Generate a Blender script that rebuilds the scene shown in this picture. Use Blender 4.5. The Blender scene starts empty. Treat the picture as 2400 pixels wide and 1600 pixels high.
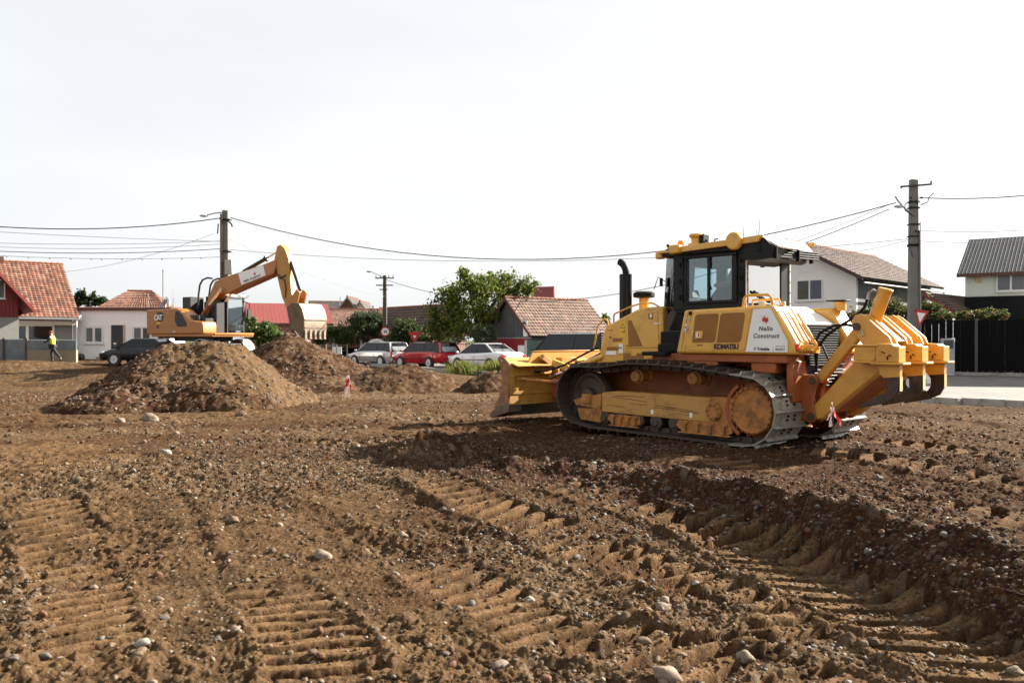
import bpy, bmesh, math, random
import numpy as np
from mathutils import Vector, Matrix, Euler

SC = bpy.context.scene
COL = SC.collection
random.seed(7)
RNG = np.random.default_rng(7)
R = math.radians

# ---------------------------------------------------------------- camera, sky, sun, exposure
cam_d = bpy.data.cameras.new("camera")
cam_d.lens = 30.0; cam_d.sensor_width = 36.0; cam_d.clip_end = 3000; cam_d.clip_start = 0.1
cam_d.dof.use_dof = True; cam_d.dof.focus_distance = 12.5; cam_d.dof.aperture_fstop = 3.2
cam = bpy.data.objects.new("camera", cam_d); COL.objects.link(cam)
cam.location = (0, 0, 1.5); cam.rotation_euler = (R(90 - 0.086), 0, 0)
SC.camera = cam

SUN_AZ = 63.0       # degrees clockwise from the view direction (+Y)
SUN_EL = 29.5
world = bpy.data.worlds.new("World"); SC.world = world; world.use_nodes = True
wn = world.node_tree; wn.nodes.clear()
w_out = wn.nodes.new("ShaderNodeOutputWorld"); w_bg = wn.nodes.new("ShaderNodeBackground")
w_sky = wn.nodes.new("ShaderNodeTexSky"); w_sky.sky_type = 'NISHITA'; w_sky.sun_disc = False
w_sky.sun_elevation = R(SUN_EL); w_sky.sun_rotation = R(SUN_AZ)
w_sky.air_density = 1.0; w_sky.dust_density = 2.0; w_sky.ozone_density = 1.0
w_hsv = wn.nodes.new("ShaderNodeHueSaturation"); w_hsv.inputs['Saturation'].default_value = 0.28
wn.links.new(w_sky.outputs[0], w_hsv.inputs['Color'])
# thin overcast veil that whitens the whole sky evenly
w_mix = wn.nodes.new("ShaderNodeMix"); w_mix.data_type = 'RGBA'; w_mix.inputs[0].default_value = 0.72

wn.links.new(w_hsv.outputs[0], w_mix.inputs[6])
# very faint high cloud streaks
w_tc = wn.nodes.new("ShaderNodeTexCoord"); w_mp = wn.nodes.new("ShaderNodeMapping"); w_mp.inputs['Scale'].default_value = (1.2, 1.2, 4.0)
w_ns = wn.nodes.new("ShaderNodeTexNoise"); w_ns.inputs['Scale'].default_value = 1.6; w_ns.inputs['Detail'].default_value = 5.0
w_rp = wn.nodes.new("ShaderNodeMapRange"); w_rp.inputs['From Min'].default_value = .38; w_rp.inputs['From Max'].default_value = .66; w_rp.inputs['To Min'].default_value = 1.08; w_rp.inputs['To Max'].default_value = 1.2
w_vm = wn.nodes.new("ShaderNodeVectorMath"); w_vm.operation = 'SCALE'; w_vm.inputs[0].default_value = (4.15, 4.24, 4.30)
wn.links.new(w_tc.outputs['Generated'], w_mp.inputs[0]); wn.links.new(w_mp.outputs[0], w_ns.inputs['Vector']); wn.links.new(w_ns.outputs[0], w_rp.inputs[0])
wn.links.new(w_rp.outputs[0], w_vm.inputs['Scale']); wn.links.new(w_vm.outputs[0], w_mix.inputs[7])
wn.links.new(w_mix.outputs[2], w_bg.inputs[0]); w_bg.inputs[1].default_value = 0.05
wn.links.new(w_bg.outputs[0], w_out.inputs[0])

sun_d = bpy.data.lights.new("sun", 'SUN'); sun_d.energy = 5.0; sun_d.angle = R(0.6); sun_d.color = (1.0, 0.93, 0.82)
sun = bpy.data.objects.new("sun", sun_d); COL.objects.link(sun)
_sd = Vector((math.sin(R(SUN_AZ)) * math.cos(R(SUN_EL)), math.cos(R(SUN_AZ)) * math.cos(R(SUN_EL)), math.sin(R(SUN_EL))))
sun.rotation_euler = _sd.to_track_quat('Z', 'Y').to_euler()
SC.view_settings.view_transform = 'Standard'; SC.view_settings.look = 'None'
SC.view_settings.exposure = 2.1; SC.view_settings.gamma = 1.0
SC.view_settings.use_curve_mapping = False
SC.render.film_transparent = False
try:
    SC.cycles.max_bounces = 6; SC.cycles.transparent_max_bounces = 12; SC.cycles.caustics_reflective = False
    SC.cycles.caustics_refractive = False; SC.cycles.use_denoising = True
except Exception:
    pass

# ---------------------------------------------------------------- helpers
FPX, CX, HY, CZ = 2000.0, 1200.0, 797.0, 1.5
def P(px, py, Y):
    """a point of the place: picture direction and distance in metres"""
    return Vector(((px - CX) / FPX * Y, Y, CZ + (HY - py) / FPX * Y))
def PX(px, Y): return (px - CX) / FPX * Y

def tag(o, label=None, cat=None, group=None, kind=None):
    if label: o['label'] = label
    if cat: o['category'] = cat
    if group: o['group'] = group
    if kind: o['kind'] = kind
    return o

def empty(name, loc=(0, 0, 0), rz=0.0, label=None, cat=None, group=None):
    o = bpy.data.objects.new(name, None); COL.objects.link(o)
    o.location = loc; o.rotation_euler = (0, 0, rz); o.empty_display_size = .3
    return tag(o, label, cat, group)

class MB:
    def __init__(s): s.v = []; s.f = []; s.m = []
    def add(s, vs, fs, m=0):
        n = len(s.v); s.v += [tuple(v) for v in vs]
        s.f += [tuple(i + n for i in f) for f in fs]; s.m += [m] * len(fs); return s
    def box(s, c, d, rot=None, m=0):
        x, y, z = [k / 2 for k in d]
        vs = [Vector((a, b, e)) for a in (-x, x) for b in (-y, y) for e in (-z, z)]
        if rot is not None:
            M_ = rot if isinstance(rot, Matrix) else Euler(rot).to_matrix()
            vs = [M_ @ v for v in vs]
        vs = [v + Vector(c) for v in vs]
        return s.add(vs, [(0, 1, 3, 2), (4, 6, 7, 5), (0, 4, 5, 1), (2, 3, 7, 6), (0, 2, 6, 4), (1, 5, 7, 3)], m)
    def bb(s, x0, x1, y0, y1, z0, z1, m=0):
        return s.box(((x0 + x1) / 2, (y0 + y1) / 2, (z0 + z1) / 2), (abs(x1 - x0), abs(y1 - y0), abs(z1 - z0)), None, m)
    def loops(s, A, B, m=0, capa=True, capb=True):
        n = len(A); fs = [(i, (i + 1) % n, n + (i + 1) % n, n + i) for i in range(n)]
        if capa: fs.append(tuple(reversed(range(n))))
        if capb: fs.append(tuple(range(n, 2 * n)))
        return s.add(list(A) + list(B), fs, m)
    def prism(s, pts, a0, a1, axis='y', m=0, inset=0):
        def q(p, a):
            if axis == 'y': return (p[0], a, p[1])
            if axis == 'x': return (a, p[0], p[1])
            return (p[0], p[1], a)
        return s.loops([q(p, a0) for p in pts], [q(p, a1) for p in pts], m)
    def cyl(s, p0, p1, r0, r1=None, n=16, m=0, cap=True):
        p0 = Vector(p0); p1 = Vector(p1); r1 = r0 if r1 is None else r1
        q = (p1 - p0).to_track_quat('Z', 'Y').to_matrix()
        A = [p0 + q @ Vector((r0 * math.cos(t), r0 * math.sin(t), 0)) for t in [2 * math.pi * i / n for i in range(n)]]
        B = [p1 + q @ Vector((r1 * math.cos(t), r1 * math.sin(t), 0)) for t in [2 * math.pi * i / n for i in range(n)]]
        return s.loops(A, B, m, cap, cap)
    def tube(s, path, r, n=8, m=0):
        path = [Vector(p) for p in path]; rings = []
        for i, p in enumerate(path):
            d = (path[min(i + 1, len(path) - 1)] - path[max(i - 1, 0)])
            q = d.to_track_quat('Z', 'Y').to_matrix() if i == 0 else None
            if i == 0: prev = q
            else:
                dn = d.normalized(); z = prev @ Vector((0, 0, 1))
                prev = z.rotation_difference(dn).to_matrix() @ prev
            rr = r[i] if isinstance(r, (list, tuple)) else r
            rings.append([p + prev @ Vector((rr * math.cos(2 * math.pi * k / n), rr * math.sin(2 * math.pi * k / n), 0)) for k in range(n)])
        vs = [v for g in rings for v in g]; fs = []
        for i in range(len(rings) - 1):
            for k in range(n):
                a = i * n + k; b = i * n + (k + 1) % n
                fs.append((a, b, b + n, a + n))
        fs.append(tuple(reversed(range(n)))); fs.append(tuple(range(len(vs) - n, len(vs))))
        return s.add(vs, fs, m)
    def lathe(s, c, prof, n=20, m=0, axis=None):
        vs = []; fs = []
        Q = Vector(axis).to_track_quat('Z', 'Y').to_matrix() if axis else Matrix.Identity(3)
        for (r, z) in prof:
            for k in range(n):
                t = 2 * math.pi * k / n
                vs.append(Vector(c) + Q @ Vector((r * math.cos(t), r * math.sin(t), z)))
        for i in range(len(prof) - 1):
            for k in range(n):
                a = i * n + k; b = i * n + (k + 1) % n
                fs.append((a, b, b + n, a + n))
        fs.append(tuple(reversed(range(n)))); fs.append(tuple(range(len(vs) - n, len(vs))))
        return s.add(vs, fs, m)
    def ball(s, c, r, n=10, m=0):
        if not isinstance(r, (tuple, list)): r = (r, r, r)
        vs = [(c[0], c[1], c[2] - r[2])]; rows = n // 2
        for i in range(1, rows):
            ph = -math.pi / 2 + math.pi * i / rows
            for k in range(n):
                t = 2 * math.pi * k / n
                vs.append((c[0] + r[0] * math.cos(ph) * math.cos(t), c[1] + r[1] * math.cos(ph) * math.sin(t), c[2] + r[2] * math.sin(ph)))
        vs.append((c[0], c[1], c[2] + r[2])); fs = []
        for k in range(n): fs.append((0, 1 + (k + 1) % n, 1 + k))
        for i in range(rows - 2):
            for k in range(n):
                a = 1 + i * n + k; b = 1 + i * n + (k + 1) % n
                fs.append((a, b, b + n, a + n))
        e = len(vs) - 1; l = e - n
        for k in range(n): fs.append((e, l + k, l + (k + 1) % n))
        return s.add(vs, fs, m)
    def quad(s, a, b, c, d, m=0): return s.add([a, b, c, d], [(0, 1, 2, 3)], m)
    def mesh(s, name, mats, smooth=True, fix=True):
        me = bpy.data.meshes.new(name); me.from_pydata(s.v, [], s.f)
        mats = mats if isinstance(mats, (list, tuple)) else [mats]
        for k in mats: me.materials.append(k)
        if len(mats) > 1: me.polygons.foreach_set('material_index', s.m)
        if fix:
            b = bmesh.new(); b.from_mesh(me); bmesh.ops.recalc_face_normals(b, faces=b.faces); b.to_mesh(me); b.free()
        if smooth:
            me.polygons.foreach_set('use_smooth', [True] * len(me.polygons)); me.set_sharp_from_angle(angle=R(32))
        me.update(); return me
    def build(s, name, mats, parent=None, bevel=0.0, smooth=True, loc=None, seg=1, **kw):
        o = bpy.data.objects.new(name, s.mesh(name, mats, smooth)); COL.objects.link(o)
        if parent is not None: o.parent = parent
        if loc is not None: o.location = loc
        if bevel:
            b = o.modifiers.new('edge', 'BEVEL'); b.width = bevel; b.segments = seg; b.limit_method = 'ANGLE'; b.angle_limit = R(40)
        if kw: tag(o, **kw)
        return o

def link(name, me, parent=None, loc=None, rot=None, **kw):
    o = bpy.data.objects.new(name, me); COL.objects.link(o)
    if parent is not None: o.parent = parent
    if loc is not None: o.location = loc
    if rot is not None: o.rotation_euler = rot
    if kw: tag(o, **kw)
    return o

def kids(o): return [c for c in bpy.data.objects if c.parent == o]
def copy_tree(o, parent=None, swap=None):
    c = o.copy(); COL.objects.link(c); c.parent = parent
    for ch in kids(o): copy_tree(ch, c)
    return c

# ---------------------------------------------------------------- materials
MAT = {}
def nn(t, kind, **kw):
    n = t.nodes.new(kind)
    for k, v in kw.items():
        if k.startswith('_'): setattr(n, k[1:], v)
        else: n.inputs[k.replace('__', ' ')].default_value = v
    return n
def c4(c): return (c[0], c[1], c[2], 1)
def mat(name, col, rough=0.6, metal=0.0, var=0.12, scale=3.0, dirt=None, damt=0.4, dscale=2.5, bump=0.0, bscale=40, spec=0.5, coat=0.0, coords='Object', emit=None, attr=False, trans=0.0, stretch=None):
    if name in MAT: return MAT[name]
    m = bpy.data.materials.new(name); m.use_nodes = True; t = m.node_tree; L = t.links
    b = t.nodes['Principled BSDF']; out = t.nodes['Material Output']
    b.inputs['Roughness'].default_value = rough; b.inputs['Metallic'].default_value = metal
    b.inputs['Specular IOR Level'].default_value = spec
    if coat: b.inputs['Coat Weight'].default_value = coat; b.inputs['Coat Roughness'].default_value = .08
    tc = t.nodes.new('ShaderNodeTexCoord'); vec = tc.outputs[coords]
    if stretch:
        mp = t.nodes.new('ShaderNodeMapping'); mp.inputs['Scale'].default_value = stretch
        L.new(vec, mp.inputs[0]); vec = mp.outputs[0]
    if attr:
        at = nn(t, 'ShaderNodeAttribute'); at.attribute_name = 'Col'; src = at.outputs['Color']
    else:
        rgb = t.nodes.new('ShaderNodeRGB'); rgb.outputs[0].default_value = c4(col); src = rgb.outputs[0]
    if var:
        n1 = nn(t, 'ShaderNodeTexNoise', Scale=scale, Detail=6.0, Roughness=.62); L.new(vec, n1.inputs['Vector'])
        mr = nn(t, 'ShaderNodeMapRange'); mr.inputs['From Min'].default_value = .3; mr.inputs['From Max'].default_value = .7
        mr.inputs['To Min'].default_value = 1 - var; mr.inputs['To Max'].default_value = 1 + var
        L.new(n1.outputs[0], mr.inputs[0])
        mx = nn(t, 'ShaderNodeVectorMath', _operation='SCALE'); L.new(src, mx.inputs[0]); L.new(mr.outputs[0], mx.inputs['Scale'])
        src = mx.outputs[0]
    if dirt:
        n2 = nn(t, 'ShaderNodeTexNoise', Scale=dscale, Detail=9.0, Roughness=.7); L.new(vec, n2.inputs['Vector'])
        r2 = nn(t, 'ShaderNodeMapRange'); r2.inputs['From Min'].default_value = .62 - .35 * damt; r2.inputs['From Max'].default_value = .80 - .35 * damt
        r2.inputs['To Max'].default_value = min(1, damt + .25)
        L.new(n2.outputs[0], r2.inputs[0])
        mm = nn(t, 'ShaderNodeMix', _data_type='RGBA'); L.new(r2.outputs[0], mm.inputs[0]); L.new(src, mm.inputs[6]); mm.inputs[7].default_value = c4(dirt)
        src = mm.outputs[2]
        ra = nn(t, 'ShaderNodeMapRange'); ra.inputs['To Min'].default_value = rough; ra.inputs['To Max'].default_value = .9
        L.new(r2.outputs[0], ra.inputs[0]); L.new(ra.outputs[0], b.inputs['Roughness'])
    L.new(src, b.inputs['Base Color'])
    if bump:
        n3 = nn(t, 'ShaderNodeTexNoise', Scale=bscale, Detail=5.0, Roughness=.65); L.new(vec, n3.inputs['Vector'])
        bp = nn(t, 'ShaderNodeBump', Strength=min(1, bump), Distance=.02); L.new(n3.outputs[0], bp.inputs['Height']); L.new(bp.outputs[0], b.inputs['Normal'])
    if emit:
        b.inputs['Emission Color'].default_value = c4(emit[0]); b.inputs['Emission Strength'].default_value = emit[1]
    if trans:
        tr = t.nodes.new('ShaderNodeBsdfTranslucent'); L.new(src, tr.inputs[0]); mxs = t.nodes.new('ShaderNodeMixShader'); mxs.inputs[0].default_value = trans
        L.new(b.outputs[0], mxs.inputs[1]); L.new(tr.outputs[0], mxs.inputs[2]); L.new(mxs.outputs[0], out.inputs[0])
    MAT[name] = m; return m

def glass(name, tint=(.8, .88, .88), refl=.12, rough=.02):
    if name in MAT: return MAT[name]
    m = bpy.data.materials.new(name); m.use_nodes = True; t = m.node_tree; t.nodes.clear(); L = t.links
    out = t.nodes.new('ShaderNodeOutputMaterial'); tr = t.nodes.new('ShaderNodeBsdfTransparent'); tr.inputs[0].default_value = c4(tint)
    gl = t.nodes.new('ShaderNodeBsdfGlossy'); gl.inputs['Roughness'].default_value = rough; gl.inputs[0].default_value = (1, 1, 1, 1)
    fr = t.nodes.new('ShaderNodeFresnel'); fr.inputs[0].default_value = 1.5
    ad = nn(t, 'ShaderNodeMath', _operation='ADD'); L.new(fr.outputs[0], ad.inputs[0]); ad.inputs[1].default_value = refl - .04; ad.use_clamp = True
    mx = t.nodes.new('ShaderNodeMixShader'); L.new(ad.outputs[0], mx.inputs[0]); L.new(tr.outputs[0], mx.inputs[1]); L.new(gl.outputs[0], mx.inputs[2])
    L.new(mx.outputs[0], out.inputs[0]); MAT[name] = m; return m

SOIL = (.17, .098, .05)
yel = mat('machine_yellow', (.68, .36, .05), .36, var=.07, scale=1.5, dirt=(.27, .15, .07), damt=.32, dscale=3.2, coat=.25)
yel_low = mat('machine_yellow_dusty', (.42, .165, .03), .6, var=.25, scale=4, dirt=(.12, .065, .03), damt=.5, dscale=6, bump=.15, bscale=60)
yel_scr = mat('machine_yellow_scratched', (.52, .265, .06), .6, var=.2, scale=3, dirt=(.12, .065, .03), damt=.4, dscale=3, bump=.15, bscale=50, stretch=(.8, 1, 2))
orange = mat('orange_chassis', (.30, .075, .014), .55, var=.2, scale=3, dirt=(.13, .07, .04), damt=.4, dscale=4)
yel_rip = mat('ripper_yellow', (.60, .295, .04), .36, var=.08, scale=2, dirt=(.26, .12, .05), damt=.3, dscale=5, coat=.2)
blade_y = mat('blade_yellow', (.48, .24, .035), .55, var=.15, scale=2, dirt=(.16, .08, .035), damt=.42, dscale=3)
blade_rust = mat('blade_rust', (.30, .13, .05), .7, var=.3, scale=6, dirt=(.12, .07, .04), damt=.5, dscale=8)
steel = mat('bright_steel', (.42, .40, .36), .38, .6, var=.2, scale=8, dirt=(.16, .12, .09), damt=.35, dscale=5)
steel_d = mat('worn_dark_steel', (.07, .048, .034), .6, .2, var=.3, scale=6, dirt=(.10, .055, .035), damt=.45, dscale=6)
shankm = mat('worn_shank_steel', (.085, .055, .05), .32, .75, var=.35, scale=7, dirt=(.05, .03, .025), damt=.4, dscale=6)
black = mat('black_plastic', (.006, .006, .007), .6, var=.15, spec=.2)
blackp = mat('black_cab_paint', (.007, .007, .008), .45, var=.2, dirt=(.03, .024, .02), damt=.12, spec=.25)
rubber = mat('rubber', (.02, .02, .02), .85, var=.2, dirt=(.12, .08, .05), damt=.35)
ventm = mat('perforated_vent', (.30, .13, .025), .7, var=.1, bump=.6, bscale=220)
white_st = mat('white_sticker', (.82, .81, .80), .5, var=.04, dirt=(.45, .38, .30), damt=.12, dscale=12)
white_p = mat('white_paint', (.78, .78, .78), .4, var=.04)
red_st = mat('red_print', (.52, .02, .03), .5, var=.02)
ink = mat('dark_ink', (.02, .017, .02), .5, var=0)
navy = mat('dark_purple_ink', (.035, .01, .03), .5, var=0)
chrome = mat('chrome_rod', (.7, .7, .7), .15, 1.0, var=.03)
amber = mat('amber_lens', (.85, .36, .01), .25, var=.05, trans=.4)
redlens = mat('red_lens', (.6, .02, .015), .2, var=.05, coat=.5)
cabglass = glass('cab_glass', (.74, .83, .86), .06)
carglass = glass('car_glass', (.12, .14, .15), .10)
tape_r = mat('red_ribbon', (.65, .02, .02), .5, var=.1, trans=.4)
tape_w = mat('white_ribbon', (.85, .72, .68), .5, var=.1, trans=.4)

def lettering(s, size, m, parent, origin, right, up, bold=0.0, shear=0.0, spacing=1.0, depth=.002, align='LEFT', name='lettering', **kw):
    cu = bpy.data.curves.new(name, 'FONT'); cu.body = s; cu.size = size; cu.extrude = depth; cu.offset = bold
    cu.shear = shear; cu.space_character = spacing; cu.align_x = align; cu.resolution_u = 3
    o = bpy.data.objects.new(name, cu); COL.objects.link(o)
    dg = bpy.context.evaluated_depsgraph_get(); me = bpy.data.meshes.new_from_object(o.evaluated_get(dg))
    bpy.data.objects.remove(o); me.materials.clear(); me.materials.append(m)
    x = Vector(right).normalized(); y = Vector(up).normalized(); z = x.cross(y)
    M_ = Matrix(((x[0], y[0], z[0], origin[0]), (x[1], y[1], z[1], origin[1]), (x[2], y[2], z[2], origin[2]), (0, 0, 0, 1)))
    me.transform(M_); me.name = name
    return link(name, me, parent, **kw)

# ---------------------------------------------------------------- noise for terrain
def _h(ix, iy, s):
    n = (ix.astype(np.int64) * 374761393 + iy.astype(np.int64) * 668265263 + s * 974634777) & 0xffffffff
    n = ((n ^ (n >> 13)) * 1274126177) & 0xffffffff
    n = n ^ (n >> 16)
    return (n & 0xffffff).astype(np.float64) / 16777215.0
def vnoise(x, y, s=0):
    xi = np.floor(x); yi = np.floor(y); fx = x - xi; fy = y - yi
    fx = fx * fx * fx * (fx * (fx * 6 - 15) + 10); fy = fy * fy * fy * (fy * (fy * 6 - 15) + 10)
    a = _h(xi, yi, s); b = _h(xi + 1, yi, s); c = _h(xi, yi + 1, s); d = _h(xi + 1, yi + 1, s)
    return (a * (1 - fx) + b * fx) * (1 - fy) + (c * (1 - fx) + d * fx) * fy - .5
def fbm(x, y, f, o, s=0, g=.5):
    r = np.zeros_like(x); a = 1.0; c_, s_ = .8, .6
    for i in range(o):
        xr = x * c_ - y * s_; yr = x * s_ + y * c_
        r += a * vnoise(xr * f + 17.3 * i, yr * f - 9.1 * i, s + i * 13); a *= g; f *= 2.03; x, y = xr, yr
    return r
def pebbles(x, y, cell, dens, s, flat=.55, rmin=.2, rmax=.5):
    """height of cobbles bedded in the soil, and a tone per cobble"""
    gx = np.floor(x / cell); gy = np.floor(y / cell); best = np.zeros_like(x); tone = np.zeros_like(x)
    for dx in (-1, 0, 1):
        for dy in (-1, 0, 1):
            ix = gx + dx; iy = gy + dy
            cx = (ix + .5 + .7 * (_h(ix, iy, s) - .5)) * cell; cy = (iy + .5 + .7 * (_h(ix, iy, s + 1) - .5)) * cell
            rr = cell * (rmin + (rmax - rmin) * _h(ix, iy, s + 2) ** 2); ok = _h(ix, iy, s + 3) < dens
            an = _h(ix, iy, s + 4) * 3.1416; u = (x - cx) * np.cos(an) + (y - cy) * np.sin(an); v = -(x - cx) * np.sin(an) + (y - cy) * np.cos(an)
            d2 = (u / rr) ** 2 + (v / (rr * .68)) ** 2
            hgt = np.where(ok & (d2 < 1), np.sqrt(np.maximum(0, 1 - d2)) * rr * flat, 0)
            tone = np.where(hgt > best, .25 + .75 * _h(ix, iy, s + 5), tone); best = np.maximum(best, hgt)
    return best, tone
def sst(t): t = np.clip(t, 0, 1); return t * t * (3 - 2 * t)
# ---------------------------------------------------------------- terrain
def G(px, py, z=0.0):
    Y = (CZ - z) * FPX / (py - HY); return ((px - CX) / FPX * Y, Y)
def poly_uv(x, y, pts):
    """arc length and signed offset (left positive) from a polyline"""
    best = np.full_like(x, 1e9); U = np.zeros_like(x); V = np.zeros_like(x); acc = 0.0
    for (a, b) in zip(pts[:-1], pts[1:]):
        dx, dy = b[0] - a[0], b[1] - a[1]; l = math.hypot(dx, dy); dx /= l; dy /= l
        t = (x - a[0]) * dx + (y - a[1]) * dy; v = -(x - a[0]) * dy + (y - a[1]) * dx
        tc = np.clip(t, 0, l); d = np.hypot(x - a[0] - tc * dx, y - a[1] - tc * dy)
        k = d < best; best = np.where(k, d, best); U = np.where(k, acc + t, U); V = np.where(k, v, V); acc += l
    return U, V, best, acc

KERB = [(-62, 138), (-26, 82), (-11.8, 60.0), (-6.6, 50.0), (-1.0, 40.0), (11.0, 22.4), (12.9, 20.6), (16.5, 18.0), (26, 13.0), (60, 2)]
FAR = [(-56, 142), (-20.6, 85.5), (-6.3, 63.4), (-.6, 53.0), (4.4, 44.6), (9, 42.4), (14, 41.6), (26, 38.9), (60, 30)]
EDGE_X = np.array([-30, -3, -1.9, -1.0, 0.0, 1.2, 2.25, 3.0, 3.6, 4.3, 5.5, 9, 30.])
EDGE_Y = np.array([10.8, 10.8, 10.6, 10.35, 10.1, 9.65, 8.95, 7.5, 6.2, 4.9, 3.2, 0, -14.])
FG = -.36

def macro(x, y):
    wob = .25 * fbm(x, y, .9, 3, 51)
    A = FG * (1 - sst((y - 6.0 - .6 * np.clip(x, 0, 4) + wob) / 4.2))
    e = np.interp(x, EDGE_X, EDGE_Y); sl = np.interp(x, [-2, 0, 2.3, 3.6, 5.5], [.15, .4, 1.2, 2.1, 1.8])
    d = (y - e) / np.sqrt(1 + sl * sl) + .16 * fbm(x, y, 1.6, 3, 5)
    w = np.interp(x, [-2, 1, 2.3, 3.2, 5], [.3, .4, 1.0, 1.6, 1.6])
    t = sst((d + w) / w)
    B = (np.where(x > 2.2, np.minimum(A, FG * sst((x - 2.2) / .8)), A) - .05 * sst((x - 1) / 1.5)) * (1 - t)
    k = sst((x + 1.7 + .4 * fbm(x, y, 1.3, 2, 8)) / 1.3)
    z = A * (1 - k) + B * k
    z = z + k * .07 * np.exp(-((d + .08) / .16) ** 2) * (1 + 1.6 * fbm(x, y, 3.0, 2, 9))
    # gentle undulation, rising lot at the far left, bank of the road
    z = z + .10 * fbm(x, y, .35, 3, 21) * sst((y - 4) / 8)
    z = z + .40 * fbm(x, y, .16, 3, 22) * sst((y - 17) / 14) * sst((-x - 2) / 7)
    z = z + .34 * sst((y - 33) / 16) * sst((-x - 8) / 8)
    U, V, D, _ = poly_uv(x, y, KERB)
    s = -V                                             # >0 on our side is left of the kerb line
    ours = V < 0
    dk = np.where(ours, D, 0)
    z = np.where(ours, z * sst((dk - .1) / 3.5) + (-.13 - .10 * np.exp(-((dk - .7) / .6) ** 2)) * (1 - sst((dk - .6) / 2.2)), z)
    U2, V2, D2, _ = poly_uv(x, y, FAR)
    road = (~ours) & (V2 < 0)
    z = np.where(~ours, -.34 + (.32 * sst((np.where(V2 > 0, D2, 0) - .02) / .25)), z)
    z = np.where((~ours) & (V2 > 0), z + .3 * sst((y - 44) / 10) * sst((-x - 8) / 10), z)
    return z, d, k, t, ours, dk

def GZ(px, py):
    z = -.2
    for _ in range(6):
        x, y = G(px, py, z); z = float(FG * (1 - sst((y - 6.0 - .6 * min(max(x, 0), 4)) / 4.2)))
    return (x, y)
IMPR = [  # centre line, half width, pitch, depth, skew, duty
    ([GZ(1000, 1118), GZ(1130, 1188), GZ(1310, 1262)], .30, .21, .075, .1, .42),
    ([GZ(1290, 1135), GZ(1440, 1180), GZ(1600, 1235), GZ(1700, 1275)], .30, .22, .085, .1, .5),
    ([GZ(1400, 1290), GZ(1560, 1345), GZ(1760, 1420), GZ(1900, 1490)], .34, .24, .085, .15, .5),
    ([GZ(1330, 1272), GZ(1480, 1350), GZ(1640, 1450), GZ(1760, 1560)], .33, .23, .07, .2, .5),
    ([GZ(1010, 1330), GZ(1180, 1420), GZ(1330, 1560)], .30, .22, .05, .3, .5),
    ([GZ(1600, 1215), GZ(1780, 1300), GZ(1950, 1385), GZ(2150, 1480), GZ(2390, 1610)], .42, .25, .12, -.3, .55),
    ([GZ(1320, 1490), GZ(1560, 1530), GZ(1800, 1580), GZ(2100, 1680)], .36, .25, .09, -.3, .5),
    ([G(1860, 1062), G(2060, 1085), G(2240, 1115), G(2440, 1150)], .36, .33, .085, .41, .55),
    ([G(2000, 1030), G(2200, 1052), G(2430, 1080)], .34, .33, .075, .41, .55),
    ([G(1540, 1072), G(1700, 1090), G(1860, 1110)], .32, .33, .06, -.3, .5),
    ([GZ(610, 1370), GZ(690, 1440), GZ(740, 1520), GZ(790, 1610)], .30, .20, .055, -.2, .45),
    ([G(560, 1052), G(690, 1047), G(800, 1047), G(940, 1044)], .26, .20, .10, .2, .60),
    ([G(930, 1008), G(1020, 1002), G(1110, 998), G(1220, 992)], .26, .22, .10, .5, .60),
    ([GZ(90, 1160), GZ(140, 1260), GZ(190, 1420), GZ(230, 1560)], .30, .20, .05, .1, .5),
    ([G(-40, 1048), G(90, 1058), G(190, 1100)], .85, .12, .022, -.5, .5),
    ([G(930, 1022), G(1060, 1014), G(1180, 1006)], .32, .14, .03, .0, .5),
    ([G(1960, 1180), G(2120, 1190), G(2420, 1225)], .45, .28, .05, .0, .5),
]
RUTS = [([GZ(330, 1060), GZ(470, 1230), GZ(520, 1420)], .06, .03), ([GZ(430, 1120), GZ(700, 1210), GZ(900, 1300), GZ(1250, 1420)], .15, .035),
        ([GZ(820, 1110), GZ(960, 1165), GZ(1060, 1210)], .10, .045), ([GZ(880, 1280), GZ(1100, 1330), GZ(1300, 1400)], .12, .04),
        ([G(0, 1000), G(300, 1005), G(800, 985), G(1200, 965)], .16, .06), ([G(250, 1020), G(560, 1025), G(700, 1015)], .15, .05),
        ([G(2000, 960), G(2200, 985), G(2420, 1010)], .12, .06), ([G(2000, 1000), G(2200, 1022), G(2420, 1040)], .10, .05), ([G(2050, 1130), G(2200, 1155), G(2420, 1190)], .12, .06),
        ([G(2000, 1210), G(2180, 1240), G(2420, 1290)], .12, .06)]

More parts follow.
